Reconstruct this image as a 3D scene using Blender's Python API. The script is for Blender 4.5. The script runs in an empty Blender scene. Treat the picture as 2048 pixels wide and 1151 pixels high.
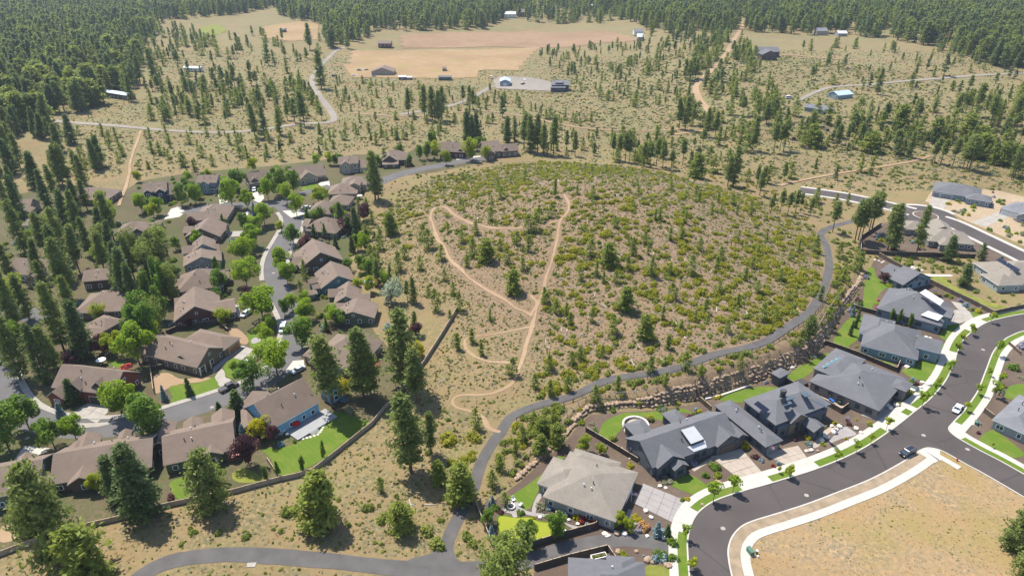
import bpy, math, random
import numpy as np
from mathutils import Vector, Matrix
R = math.radians
SC = bpy.context.scene
COL = SC.collection

# ------------------------------------------------------------------ camera, sky, sun, exposure
CAM_H, PITCH, FPX, CX, CY = 120.0, R(27.5), 1365.0, 1024.0, 575.5
cam_d = bpy.data.cameras.new('camera'); cam = bpy.data.objects.new('camera', cam_d); COL.objects.link(cam)
cam.location = (0, 0, CAM_H); cam.rotation_euler = (math.pi/2 - PITCH, 0, 0)
cam_d.sensor_fit = 'HORIZONTAL'; cam_d.sensor_width = 36.0; cam_d.lens = 36.0*FPX/2048.0
cam_d.clip_start = 1.0; cam_d.clip_end = 20000.0
SC.camera = cam
SUN_EL, SUN_AZ = R(62), R(-45)          # azimuth from +Y towards +X: the sun stands behind the scene on the left
w = bpy.data.worlds.new('World'); SC.world = w; w.use_nodes = True
nt = w.node_tree; bg = nt.nodes['Background']
sky = nt.nodes.new('ShaderNodeTexSky'); sky.sky_type = 'NISHITA'; sky.sun_disc = False
sky.sun_elevation = SUN_EL; sky.sun_rotation = SUN_AZ; sky.altitude = 1100; sky.dust_density = 1.2
nt.links.new(sky.outputs[0], bg.inputs[0]); bg.inputs[1].default_value = 0.15
sd = bpy.data.lights.new('sun', 'SUN'); sun = bpy.data.objects.new('sun', sd); COL.objects.link(sun)
sd.energy = 5.0; sd.angle = R(0.55); sd.color = (1.0, 0.95, 0.87)
sv = Vector((math.sin(SUN_AZ)*math.cos(SUN_EL), math.cos(SUN_AZ)*math.cos(SUN_EL), math.sin(SUN_EL)))
sun.rotation_euler = sv.to_track_quat('Z', 'Y').to_euler(); sun.location = sv*500
SC.view_settings.view_transform = 'Standard'; SC.view_settings.look = 'None'
SC.view_settings.exposure = 0.85; SC.view_settings.gamma = 1.0
SC.render.engine = 'CYCLES'
cy = SC.cycles
cy.max_bounces = 5; cy.diffuse_bounces = 3; cy.glossy_bounces = 2; cy.transmission_bounces = 3
cy.volume_bounces = 0; cy.transparent_max_bounces = 6; cy.caustics_reflective = False; cy.caustics_refractive = False

# ------------------------------------------------------------------ photograph pixels -> places on the ground
sp_, cp_ = math.sin(PITCH), math.cos(PITCH)
def ray(px, py):
    a = (px-CX)/FPX; b = (CY-py)/FPX
    return np.array([a, cp_ + b*sp_, -sp_ + b*cp_])
def P(px, py, z=0.0):                     # the point at height z that is seen there
    d = ray(px, py); t = (z-CAM_H)/d[2]
    return np.array([d[0]*t, d[1]*t, z])
def proj(x, y, z):
    w_ = z-CAM_H; dep = y*cp_ - w_*sp_; up = y*sp_ + w_*cp_
    return CX + FPX*x/dep, CY - FPX*up/dep, dep
def z_at(x, y, ty):                       # height of the point above (x, y) seen on picture row ty
    k = (CY-ty)/FPX
    return CAM_H + y*(k*cp_ - sp_)/(cp_ + k*sp_)
def sstep(a, b, x):
    t = np.clip((x-a)/(b-a), 0, 1); return t*t*(3-2*t)
WALLPX = [(1033,959),(1066,930),(1098,901),(1130,872),(1152,846),(1178,822),(1228,817),(1316,812),(1385,801),(1443,783),(1502,765),
          (1541,751),(1598,726),(1645,689),(1662,658),(1677,632),(1700,598),(1718,572),(1728,544)]
WALL = np.array([P(*p)[:2] for p in WALLPX])
_wl = np.concatenate([[0], np.cumsum(np.linalg.norm(np.diff(WALL, axis=0), axis=1))])
def wall_h(s): return np.interp(s/_wl[-1], [0, .12, .25, .32, .7, .8, .92, 1], [.9, 1.2, 2.2, 4.4, 4.5, 3.2, 2.0, .8])
def wall_dist(X, Y):
    """signed distance to the boulder wall (positive uphill) and the run along it"""
    X = np.asarray(X, float); Y = np.asarray(Y, float)
    best = np.full(X.shape, 1e9); sgn = np.ones(X.shape); run = np.zeros(X.shape); over = np.zeros(X.shape)
    for i in range(len(WALL)-1):
        a = WALL[i]; d = WALL[i+1]-a; L = np.hypot(*d); d = d/L
        tx = (X-a[0])*d[0] + (Y-a[1])*d[1]; t = np.clip(tx, 0, L)
        qx = X-a[0]-t*d[0]; qy = Y-a[1]-t*d[1]; q = np.hypot(qx, qy)
        s = np.sign(d[0]*(Y-a[1]) - d[1]*(X-a[0])); s[s == 0] = 1
        m = q < best
        best = np.where(m, q, best); sgn = np.where(m, s, sgn); run = np.where(m, _wl[i]+t, run)
        ov = np.zeros(X.shape)
        if i == 0: ov = np.maximum(0, -tx)
        if i == len(WALL)-2: ov = np.maximum(0, tx-L)
        over = np.where(m, ov, over)
    return best*sgn, run, over
def terrain(X, Y):
    X = np.atleast_1d(np.asarray(X, float)); Y = np.atleast_1d(np.asarray(Y, float))
    dx = (X-40)/112.0; dy = (Y-290)/np.where(Y < 290, 152.0, 115.0)
    r = np.sqrt(dx*dx+dy*dy)
    h = 17.0*np.where(r < 1, 0.5+0.5*np.cos(np.pi*np.minimum(r, 1)), 0)
    h = h*(1+0.05*np.sin(X/17+1)*np.sin(Y/23))
    d = np.full(X.shape, 500.0); run = np.zeros(X.shape); over = np.zeros(X.shape)
    nw = (X > -20) & (X < 330) & (Y > 60) & (Y < 360)
    if nw.any(): d[nw], run[nw], over[nw] = wall_dist(X[nw], Y[nw])
    S = np.where((d < 2.4) & (X > -2), sstep(0.1, 2.4, d), 1.0)
    st = wall_h(run)*sstep(0.1, 2.4, d)*np.exp(-(np.maximum(d-4, 0)/42)**2)*np.exp(-(over/7)**2)
    h = h*S + np.where(d > 0, st, 0)
    ramp = sstep(470, 850, Y)
    h = h + ramp*(3.5*np.sin(X/170+1)*np.sin(Y/210) + 2*np.sin(X/67+2)*np.sin(Y/91+1))
    h = h + 7.0*sstep(120, 190, X)*sstep(425, 475, Y+0.12*(X-240)+6*np.sin(X/31)) + 5.0*sstep(60, 120, X)*sstep(560, 640, Y)
    wild = sstep(395, 440, Y) * 0.5
    h = h + wild*np.sin(X/19)*np.sin(Y/16)
    return h
def tz(x, y): return float(terrain([x], [y])[0])
def Gm(pts):
    """pixels -> terrain points (ray march)"""
    pts = np.asarray(pts, float).reshape(-1, 2)
    a = (pts[:, 0]-CX)/FPX; b = (CY-pts[:, 1])/FPX
    D = np.stack([a, cp_+b*sp_, -sp_+b*cp_], 1)
    t0 = (26.0-CAM_H)/D[:, 2]; t1 = (-8.0-CAM_H)/D[:, 2]
    n = 22; lo = t0.copy(); hi = t1.copy(); found = np.zeros(len(pts), bool)
    for k in range(n):
        ta = t0+(t1-t0)*k/n; tb = t0+(t1-t0)*(k+1)/n
        below = (CAM_H+D[:, 2]*tb) <= terrain(D[:, 0]*tb, D[:, 1]*tb)
        m = below & ~found
        lo[m] = ta[m]; hi[m] = tb[m]; found |= below
    for _ in range(15):
        mid = (lo+hi)/2
        below = (CAM_H+D[:, 2]*mid) <= terrain(D[:, 0]*mid, D[:, 1]*mid)
        hi = np.where(below, mid, hi); lo = np.where(below, lo, mid)
    x = D[:, 0]*hi; y = D[:, 1]*hi
    return np.stack([x, y, terrain(x, y)], 1)
def G(px, py): return Gm([(px, py)])[0]
def zz(x0, y0, pts, k=5.115): return [(x0+x/k, y0+y/k) for x, y in pts]
def inpoly(X, Y, poly):
    X = np.asarray(X); Y = np.asarray(Y); c = np.zeros(X.shape, bool); n = len(poly)
    for i in range(n):
        x1, y1 = poly[i][:2]; x2, y2 = poly[(i+1) % n][:2]
        if y1 == y2: continue
        m = ((y1 > Y) != (y2 > Y)) & (X < (x2-x1)*(Y-y1)/(y2-y1)+x1)
        c ^= m
    return c
def polydist(X, Y, line):
    X = np.asarray(X, float); Y = np.asarray(Y, float); best = np.full(X.shape, 1e9)
    for i in range(len(line)-1):
        a = line[i][:2]; d = line[i+1][:2]-a; L = max(np.hypot(*d), 1e-6); d = d/L
        t = np.clip((X-a[0])*d[0]+(Y-a[1])*d[1], 0, L)
        best = np.minimum(best, np.hypot(X-a[0]-t*d[0], Y-a[1]-t*d[1]))
    return best
def smooth(pts, n=6, closed=False):
    pts = np.asarray(pts, float); N = len(pts); out = []
    rng_ = range(N if closed else N-1)
    for i in rng_:
        if closed: p0, p1, p2, p3 = pts[(i-1) % N], pts[i], pts[(i+1) % N], pts[(i+2) % N]
        else: p0, p1, p2, p3 = pts[max(i-1, 0)], pts[i], pts[i+1], pts[min(i+2, N-1)]
        for k in range(n):
            t = k/n
            out.append(0.5*((2*p1)+(-p0+p2)*t+(2*p0-5*p1+4*p2-p3)*t*t+(-p0+3*p1-3*p2+p3)*t**3))
    if not closed: out.append(pts[-1])
    return np.array(out)
def resample(pts, step):
    pts = np.asarray(pts, float); s = np.concatenate([[0], np.cumsum(np.linalg.norm(np.diff(pts[:, :2], axis=0), axis=1))])
    n = max(2, int(round(s[-1]/step))+1); q = np.linspace(0, s[-1], n)
    return np.stack([np.interp(q, s, pts[:, i]) for i in range(pts.shape[1])], 1)
def offset(line, d):
    """shift a ground polyline sideways: positive = to the left of travel"""
    line = np.asarray(line, float)[:, :2]; t = np.gradient(line, axis=0); t /= np.maximum(np.linalg.norm(t, axis=1), 1e-9)[:, None]
    return line + np.stack([-t[:, 1], t[:, 0]], 1)*(np.asarray(d).reshape(-1, 1) if np.ndim(d) else d)

# ------------------------------------------------------------------ objects
def tag(o, label=None, cat=None, group=None, kind=None):
    if label: o['label'] = label
    if cat: o['category'] = cat
    if group: o['group'] = group
    if kind: o['kind'] = kind
    return o
def empty(name, loc=(0, 0, 0), rz=0.0):
    o = bpy.data.objects.new(name, None); COL.objects.link(o); o.empty_display_size = 0.5
    o.location = loc; o.rotation_euler = (0, 0, rz); return o
def link(name, me, parent=None, loc=None, rz=None, scale=None):
    o = bpy.data.objects.new(name, me); COL.objects.link(o)
    if parent is not None: o.parent = parent
    if loc is not None: o.location = loc
    if rz is not None: o.rotation_euler = (0, 0, rz)
    if scale is not None: o.scale = scale
    return o
def np_mesh(name, V, F, mats, midx=None, smooth_=False):
    """V (n,3); F list of (k,m) index arrays"""
    me = bpy.data.meshes.new(name); V = np.asarray(V, np.float32)
    if not isinstance(F, list): F = [F]
    F = [np.asarray(f, np.int32) for f in F if len(f)]
    loops = np.concatenate([f.ravel() for f in F]); tot = np.concatenate([np.full(len(f), f.shape[1], np.int32) for f in F])
    start = np.concatenate([[0], np.cumsum(tot)[:-1]]).astype(np.int32)
    me.vertices.add(len(V)); me.vertices.foreach_set('co', V.ravel())
    me.loops.add(len(loops)); me.loops.foreach_set('vertex_index', loops)
    me.polygons.add(len(tot)); me.polygons.foreach_set('loop_start', start)
    for m in mats: me.materials.append(m)
    if midx is not None: me.polygons.foreach_set('material_index', np.asarray(midx, np.int32))
    me.polygons.foreach_set('use_smooth', np.full(len(tot), smooth_, bool))
    me.update(calc_edges=True)
    return me
class MB:
    def __init__(s): s.v = []; s.f = []; s.m = []
    def add(s, vs, fs, m=0):
        o = len(s.v); s.v += [tuple(map(float, p)) for p in vs]
        for f in fs: s.f.append(tuple(i+o for i in f)); s.m.append(m)
        return s
    def box(s, x0, x1, y0, y1, z0, z1, m=0, top=None):
        s.add([(x0,y0,z0),(x1,y0,z0),(x1,y1,z0),(x0,y1,z0),(x0,y0,z1),(x1,y0,z1),(x1,y1,z1),(x0,y1,z1)],
              [(0,3,2,1),(0,1,5,4),(1,2,6,5),(2,3,7,6),(3,0,4,7)], m)
        o = len(s.v)-8; s.f.append((o+4,o+5,o+6,o+7)); s.m.append(m if top is None else top); return s
    def extrude(s, poly, z0, z1, m=0, top=None):
        n = len(poly); vs = [(p[0],p[1],z0) for p in poly]+[(p[0],p[1],z1) for p in poly]
        a = sum(poly[i][0]*poly[(i+1)%n][1]-poly[(i+1)%n][0]*poly[i][1] for i in range(n))
        rng_ = list(range(n)) if a > 0 else list(range(n))[::-1]
        s.add(vs, [tuple(n+i for i in rng_)], m if top is None else top)
        o = len(s.v)-2*n
        for i in range(n):
            j = (i+1) % n
            s.f.append((o+i,o+j,o+n+j,o+n+i) if a > 0 else (o+j,o+i,o+n+i,o+n+j)); s.m.append(m)
        s.f.append(tuple(o+i for i in rng_[::-1])); s.m.append(m); return s
    def cyl(s, x, y, z0, z1, r0, r1=None, n=8, m=0, axis='z'):
        r1 = r0 if r1 is None else r1; vs = []
        for z, r in ((z0, r0), (z1, r1)):
            for k in range(n):
                a = 2*math.pi*k/n; c, q = r*math.cos(a), r*math.sin(a)
                vs.append((x+c, y+q, z) if axis == 'z' else ((x+c, z, y+q) if axis == 'y' else (z, x+c, y+q)))
        fs = [(k,(k+1)%n,n+(k+1)%n,n+k) for k in range(n)]+[tuple(range(n))[::-1], tuple(range(n,2*n))]
        return s.add(vs, fs, m)
    def mesh(s, name, mats):
        me = bpy.data.meshes.new(name); me.from_pydata(s.v, [], s.f)
        for m in (mats if isinstance(mats, (list, tuple)) else [mats]): me.materials.append(m)
        me.polygons.foreach_set('material_index', s.m); me.update(); return me
    def build(s, name, mats, parent=None, loc=None, rz=None): return link(name, s.mesh(name, mats), parent, loc, rz)

# ------------------------------------------------------------------ materials
_mats = {}
def new_mat(name):
    m = bpy.data.materials.new(name); m.use_nodes = True; n = m.node_tree.nodes; return m, n, m.node_tree.links, n['Principled BSDF']
def noise(n, l, vec, scale, detail=4, rough=0.55):
    t = n.new('ShaderNodeTexNoise'); t.inputs['Scale'].default_value = scale; t.inputs['Detail'].default_value = detail
    t.inputs['Roughness'].default_value = rough; l.new(vec, t.inputs['Vector']); return t.outputs['Fac']
def ramp(n, l, fac, stops):
    r = n.new('ShaderNodeValToRGB'); e = r.color_ramp.elements
    while len(e) < len(stops): e.new(0.5)
    for i, (p, c) in enumerate(stops): e[i].position = p; e[i].color = (*c, 1)
    l.new(fac, r.inputs[0]); return r.outputs[0]
def mixc(n, l, fac, a, b, mode='MIX'):
    x = n.new('ShaderNodeMix'); x.data_type = 'RGBA'; x.blend_type = mode
    if isinstance(fac, (int, float)): x.inputs[0].default_value = fac
    else: l.new(fac, x.inputs[0])
    for i, c in ((6, a), (7, b)):
        if isinstance(c, tuple): x.inputs[i].default_value = (*c, 1)
        else: l.new(c, x.inputs[i])
    return x.outputs[2]
def mrange(n, l, v, a, b, c=0.0, d=1.0):
    x = n.new('ShaderNodeMapRange'); x.inputs[1].default_value = a; x.inputs[2].default_value = b
    x.inputs[3].default_value = c; x.inputs[4].default_value = d; l.new(v, x.inputs[0]); return x.outputs[0]
def bump(n, l, bs, h, dist, strength=0.6):
    b = n.new('ShaderNodeBump'); b.inputs['Strength'].default_value = strength; b.inputs['Distance'].default_value = dist
    l.new(h, b.inputs['Height']); l.new(b.outputs[0], bs.inputs['Normal'])
def wpos(n): return n.new('ShaderNodeNewGeometry').outputs['Position']
def surf(name, c, rough=0.85, var=0.25, scale=0.6, fine=6.0, spec=0.25, bmp=0.0, metal=0.0, obj=False):
    """plain weathered surface: two noises over one base colour"""
    if name in _mats: return _mats[name]
    m, n, l, b = new_mat(name)
    v = n.new('ShaderNodeTexCoord').outputs['Object'] if obj else wpos(n)
    a = noise(n, l, v, scale, 4); f = noise(n, l, v, fine, 3)
    lo = tuple(x*(1-var) for x in c); hi = tuple(min(1, x*(1+var)) for x in c)
    col = ramp(n, l, a, [(0.3, lo), (0.7, hi)])
    col = mixc(n, l, mrange(n, l, f, 0.35, 0.7, 0.0, 0.5*min(1, var*3)), col, lo)
    l.new(col, b.inputs['Base Color']); b.inputs['Roughness'].default_value = rough; b.inputs['Specular IOR Level'].default_value = spec
    b.inputs['Metallic'].default_value = metal
    if bmp: bump(n, l, b, f, bmp)
    _mats[name] = m; return m
def ground_mat(name, tan, light, sage, sage_amt, speck, green=None, hill=None):
    m, n, l, b = new_mat(name); v = wpos(n)
    big = noise(n, l, v, 0.012, 5, 0.6); mid = noise(n, l, v, 0.09, 5, 0.65); sm = noise(n, l, v, 0.9, 4, 0.7); ti = noise(n, l, v, 3.5, 3, 0.7)
    col = mixc(n, l, mrange(n, l, mid, 0.35, 0.65), tan, light)
    col = mixc(n, l, mrange(n, l, big, 0.45, 0.62, 0, 0.65), col, tuple(x*0.86 for x in tan))
    sg = mrange(n, l, sm, 0.62-sage_amt*0.3, 0.72-sage_amt*0.2, 0, 0.85)
    area = mrange(n, l, mid, 0.38, 0.6, 0.15, 1.0)
    mm = n.new('ShaderNodeMath'); mm.operation = 'MULTIPLY'; l.new(sg, mm.inputs[0]); l.new(area, mm.inputs[1])
    col = mixc(n, l, mm.outputs[0], col, sage)
    if green: col = mixc(n, l, mrange(n, l, noise(n, l, v, 0.05, 4), 0.5, 0.7, 0, 0.7), col, green)
    if hill:                                  # the hill's own greyer, stonier soil
        sx = n.new('ShaderNodeSeparateXYZ'); l.new(v, sx.inputs[0]); hz_ = mrange(n, l, sx.outputs[2], 0.8, 5.0, 0, 0.8); far = mrange(n, l, sx.outputs[1], 370, 430, 0, 1); nf = mrange(n, l, sx.outputs[1], 370, 430, 1, 0)
        mz = n.new('ShaderNodeMath'); mz.operation = 'MULTIPLY'; l.new(hz_, mz.inputs[0]); l.new(nf, mz.inputs[1]); hz = mz.outputs[0]
        mf = n.new('ShaderNodeMath'); mf.operation = 'MULTIPLY'; l.new(far, mf.inputs[0]); l.new(mrange(n, l, noise(n, l, v, 0.03, 5, 0.65), 0.40, 0.64, 0.0, 0.75), mf.inputs[1]); col = mixc(n, l, mf.outputs[0], col, (0.150, 0.138, 0.064))
        col = mixc(n, l, hz, col, mixc(n, l, mrange(n, l, sm, 0.35, 0.65), hill, tuple(x*0.62 for x in hill)))
    col = mixc(n, l, mrange(n, l, ti, 0.58, 0.75, 0, speck), col, (0.09, 0.075, 0.05))
    l.new(col, b.inputs['Base Color']); b.inputs['Roughness'].default_value = 0.95; b.inputs['Specular IOR Level'].default_value = 0.1
    bump(n, l, b, sm, 0.25, 0.7); return m
def leaf_mat(name, c1, c2, trans=0.35, c3=None):
    """foliage: colour differs from plant to plant and leaf to leaf, light passes through the leaves"""
    if name in _mats: return _mats[name]
    m, n, l, b = new_mat(name)
    oi = n.new('ShaderNodeObjectInfo'); v = n.new('ShaderNodeTexCoord').outputs['Object']
    a = noise(n, l, v, 3.0, 3, 0.7)
    rnd = mrange(n, l, oi.outputs['Random'], 0, 1, 0, 1)
    col = mixc(n, l, rnd, c1, c2)
    c3 = c3 or tuple(min(1, x*1.5) for x in c2)
    col = mixc(n, l, mrange(n, l, a, 0.4, 0.7, 0, 0.6), col, c3)
    l.new(col, b.inputs['Base Color']); b.inputs['Roughness'].default_value = 0.6; b.inputs['Specular IOR Level'].default_value = 0.25
    t = n.new('ShaderNodeBsdfTranslucent'); l.new(col, t.inputs[0])
    mx = n.new('ShaderNodeMixShader'); mx.inputs[0].default_value = trans
    l.new(b.outputs[0], mx.inputs[1]); l.new(t.outputs[0], mx.inputs[2]); l.new(mx.outputs[0], n['Material Output'].inputs[0])
    _mats[name] = m; return m
def roof_mat(name, c, var=0.16):
    m, n, l, b = new_mat(name); v = wpos(n)
    sep = n.new('ShaderNodeSeparateXYZ'); l.new(v, sep.inputs[0])
    wv = n.new('ShaderNodeMath'); wv.operation = 'FRACT'
    mu = n.new('ShaderNodeMath'); mu.operation = 'MULTIPLY'; mu.inputs[1].default_value = 7.5; l.new(sep.outputs[2], mu.inputs[0]); l.new(mu.outputs[0], wv.inputs[0])
    a = noise(n, l, v, 0.5, 4); f = noise(n, l, v, 5.0, 3, 0.8)
    col = ramp(n, l, f, [(0.3, tuple(x*(1-1.6*var) for x in c)), (0.5, c), (0.72, tuple(x*(1+1.6*var) for x in c))])
    col = mixc(n, l, mrange(n, l, a, 0.35, 0.7, 0, 0.45), col, tuple(x*0.72 for x in c))
    st = noise(n, l, v, 0.16, 5, 0.7); col = mixc(n, l, mrange(n, l, st, 0.5, 0.68, 0, 0.4), col, tuple(min(1, x*1.35) for x in c))
    oi = n.new('ShaderNodeObjectInfo'); col = mixc(n, l, mrange(n, l, oi.outputs['Random'], 0, 1, 0, 0.22), col, tuple(x*0.7 for x in c))
    col = mixc(n, l, mrange(n, l, wv.outputs[0], 0.0, 0.14, 0.35, 0.0), col, tuple(x*0.45 for x in c))
    l.new(col, b.inputs['Base Color']); b.inputs['Roughness'].default_value = 0.9; b.inputs['Specular IOR Level'].default_value = 0.2
    bump(n, l, b, f, 0.05, 0.5); return m
def glass_mat(name, c=(0.03, 0.045, 0.055)):
    m, n, l, b = new_mat(name); b.inputs['Base Color'].default_value = (*c, 1); b.inputs['Roughness'].default_value = 0.08
    b.inputs['Specular IOR Level'].default_value = 0.6; return m

M = {}
M['ground'] = ground_mat('dry_ground', (0.195, 0.135, 0.068), (0.262, 0.185, 0.098), (0.098, 0.092, 0.042), 0.9, 0.6, (0.175, 0.15, 0.062), (0.208, 0.142, 0.092))
M['lot'] = ground_mat('vacant_lot_ground', (0.245, 0.157, 0.074), (0.325, 0.222, 0.115), (0.155, 0.125, 0.08), 0.85, 0.5, (0.20, 0.158, 0.05))
M['field_brown'] = ground_mat('ploughed_field', (0.20, 0.128, 0.076), (0.235, 0.155, 0.093), (0.19, 0.13, 0.08), 0.0, 0.15)
M['field_tan'] = ground_mat('dry_pasture', (0.235, 0.152, 0.08), (0.275, 0.19, 0.105), (0.19, 0.145, 0.07), 0.3, 0.2, (0.2, 0.165, 0.055))
M['yard'] = ground_mat('yard_soil', (0.085, 0.066, 0.04), (0.13, 0.098, 0.06), (0.055, 0.07, 0.022), 0.7, 0.4, (0.055, 0.075, 0.02))
M['mulch'] = ground_mat('bark_mulch', (0.085, 0.06, 0.045), (0.12, 0.088, 0.065), (0.07, 0.055, 0.04), 0.3, 0.5)
M['trail'] = ground_mat('trail_dirt', (0.255, 0.172, 0.103), (0.30, 0.21, 0.13), (0.21, 0.145, 0.09), 0.2, 0.1)
M['farroad'] = ground_mat('gravel_road', (0.20, 0.175, 0.145), (0.24, 0.21, 0.178), (0.175, 0.152, 0.12), 0.1, 0.1)
M['path'] = surf('path_gravel', (0.088, 0.082, 0.078), 0.95, 0.18, 0.25, 4.0, 0.15, 0.03)
M['asphalt'] = surf('new_asphalt', (0.046, 0.039, 0.037), 0.85, 0.14, 0.12, 9.0, 0.3, 0.01)
def asphalt(name, c):
    m, n, l, b = new_mat(name); v = wpos(n); a = noise(n, l, v, 0.06, 5, 0.6); f = noise(n, l, v, 7.0, 3, 0.7); w2 = noise(n, l, v, 0.5, 4, 0.75)
    col = ramp(n, l, a, [(0.3, tuple(x*0.82 for x in c)), (0.7, tuple(x*1.22 for x in c))]); col = mixc(n, l, mrange(n, l, w2, 0.56, 0.72, 0, 0.35), col, tuple(x*0.7 for x in c)); col = mixc(n, l, mrange(n, l, f, 0.55, 0.75, 0, 0.3), col, tuple(x*1.6 for x in c))
    vo = n.new('ShaderNodeTexVoronoi'); vo.feature = 'DISTANCE_TO_EDGE'; vo.inputs['Scale'].default_value = 0.055; l.new(v, vo.inputs['Vector'])
    col = mixc(n, l, mrange(n, l, vo.outputs['Distance'], 0.0, 0.012, 0.55, 0.0), col, tuple(x*0.5 for x in c))
    l.new(col, b.inputs['Base Color']); b.inputs['Roughness'].default_value = 0.88; b.inputs['Specular IOR Level'].default_value = 0.25; return m
M['asphalt'] = asphalt('street_asphalt', (0.060, 0.050, 0.046))
M['asphalt_old'] = surf('old_asphalt', (0.098, 0.092, 0.089), 0.9, 0.12, 0.15, 8.0, 0.2, 0.01)
M['concrete'] = surf('pale_concrete', (0.375, 0.345, 0.30), 0.85, 0.07, 0.4, 7.0)
M['concrete_old'] = surf('old_concrete', (0.27, 0.245, 0.21), 0.88, 0.12, 0.5, 6.0)
M['paver'] = surf('tan_pavers', (0.30, 0.25, 0.2), 0.88, 0.14, 0.5, 5.0)
M['slab_grey'] = surf('grey_slab', (0.235, 0.215, 0.2), 0.88, 0.1, 0.4, 6.0)
M['lawn'] = surf('lawn_grass', (0.085, 0.135, 0.014), 0.9, 0.25, 0.35, 5.0, 0.1, 0.05)
def lawn_mat(name, c, dry):
    m, n, l, b = new_mat(name); v = wpos(n); a = noise(n, l, v, 0.22, 5, 0.65); f = noise(n, l, v, 3.0, 3, 0.7)
    wv = n.new('ShaderNodeTexWave'); wv.inputs['Scale'].default_value = 0.32; wv.inputs['Distortion'].default_value = 1.2; wv.bands_direction = 'DIAGONAL'; l.new(v, wv.inputs['Vector'])
    col = mixc(n, l, mrange(n, l, wv.outputs['Fac'], 0.3, 0.7), c, tuple(x*1.07 for x in c)); col = mixc(n, l, mrange(n, l, a, 0.45, 0.7, 0, 0.8), col, dry); col = mixc(n, l, mrange(n, l, f, 0.45, 0.75, 0, 0.45), col, tuple(x*0.6 for x in c))
    l.new(col, b.inputs['Base Color']); b.inputs['Roughness'].default_value = 0.9; b.inputs['Specular IOR Level'].default_value = 0.1; bump(n, l, b, f, 0.05); return m
M['lawn'] = lawn_mat('mown_lawn', (0.078, 0.125, 0.014), (0.135, 0.150, 0.03))
M['lawn_dry'] = surf('dry_lawn_grass', (0.15, 0.16, 0.032), 0.9, 0.3, 0.3, 4.0, 0.1, 0.05)
M['putting'] = surf('putting_turf', (0.195, 0.215, 0.022), 0.9, 0.06, 0.3, 4.0, 0.1)
M['fringe'] = surf('fringe_turf', (0.06, 0.1, 0.008), 0.9, 0.2, 0.5, 4.0, 0.1)
M['strip_dirt'] = surf('strip_soil', (0.235, 0.18, 0.12), 0.95, 0.25, 0.4, 3.0, 0.1)
M['roof_brown'] = roof_mat('brown_shingles', (0.172, 0.128, 0.098))
M['roof_dark'] = roof_mat('charcoal_shingles', (0.116, 0.115, 0.121), 0.16)
M['roof_tan'] = roof_mat('tan_shingles', (0.205, 0.178, 0.145), 0.26)
M['roof_grey'] = roof_mat('grey_shingles', (0.15, 0.15, 0.16))
M['metal_white'] = surf('white_metal_roofing', (0.46, 0.46, 0.45), 0.45, 0.05, 0.5, 3.0, 0.5)
M['metal_blue'] = surf('blue_grey_metal', (0.34, 0.42, 0.48), 0.5, 0.08, 0.5, 3.0, 0.5)
M['trim_cream'] = surf('cream_trim', (0.62, 0.54, 0.42), 0.7, 0.06)
M['trim_white'] = surf('white_trim', (0.75, 0.74, 0.71), 0.6, 0.04)
M['trim_dark'] = surf('dark_trim', (0.055, 0.055, 0.06), 0.7, 0.1)
M['glass'] = glass_mat('window_glass'); M['panel'] = glass_mat('solar_cell', (0.012, 0.014, 0.025)); M['glass_teal'] = glass_mat('teal_glass', (0.06, 0.16, 0.17))
M['fence_tan'] = surf('weathered_tan_boards', (0.30, 0.235, 0.17), 0.9, 0.2, 0.8, 5)
M['fence_dark'] = surf('dark_stained_boards', (0.085, 0.066, 0.05), 0.9, 0.2, 0.8, 5)
M['fence_edge'] = surf('pale_cut_wood', (0.36, 0.28, 0.19), 0.9, 0.15, 0.8, 5)
M['post'] = surf('dark_post', (0.05, 0.04, 0.032), 0.9, 0.2)
M['bark_pine'] = surf('pine_bark', (0.13, 0.085, 0.06), 0.95, 0.3, 1.0, 8, 0.1, 0.0, 0, True)
M['bark_grey'] = surf('grey_bark', (0.16, 0.135, 0.11), 0.95, 0.3, 1.0, 8, 0.1, 0.0, 0, True)
M['rock'] = surf('tan_boulder', (0.29, 0.205, 0.14), 0.92, 0.35, 1.2, 4.0, 0.2, 0.12)
M['rock_dark'] = surf('lava_rock', (0.10, 0.085, 0.075), 0.95, 0.4, 0.8, 3.0, 0.2, 0.15)
M['rock_white'] = surf('pale_landscape_rock', (0.52, 0.48, 0.42), 0.9, 0.15, 1.0, 4.0)
M['log'] = surf('grey_deadwood', (0.40, 0.36, 0.31), 0.9, 0.25, 1.0, 5)
M['rubber'] = surf('tyre_rubber', (0.02, 0.02, 0.02), 0.9, 0.1); M['rim'] = surf('wheel_rim', (0.45, 0.45, 0.46), 0.35, 0.05, metal=0.6)
M['lamp'] = surf('headlight_lens', (0.75, 0.75, 0.72), 0.2, 0.02); M['tail'] = surf('tail_light', (0.35, 0.02, 0.015), 0.3, 0.02)
L = {}
L['pine'] = leaf_mat('pine_needles', (0.152, 0.192, 0.05), (0.208, 0.243, 0.058), 0.53)
L['fir'] = leaf_mat('fir_needles', (0.115, 0.162, 0.052), (0.152, 0.196, 0.056), 0.52)
L['young'] = leaf_mat('young_pine_needles', (0.185, 0.228, 0.042), (0.245, 0.28, 0.048), 0.54)
L['maple'] = leaf_mat('maple_leaves', (0.185, 0.285, 0.016), (0.255, 0.345, 0.018), 0.58)
L['green'] = leaf_mat('broad_leaves', (0.118, 0.205, 0.024), (0.165, 0.25, 0.028), 0.55)
L['lime'] = leaf_mat('lime_leaves', (0.260, 0.320, 0.018), (0.320, 0.355, 0.020), 0.58)
L['gold'] = leaf_mat('golden_leaves', (0.40, 0.37, 0.016), (0.46, 0.41, 0.018), 0.55)
L['poplar'] = leaf_mat('poplar_leaves', (0.160, 0.205, 0.040), (0.200, 0.240, 0.048), 0.55)
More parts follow.
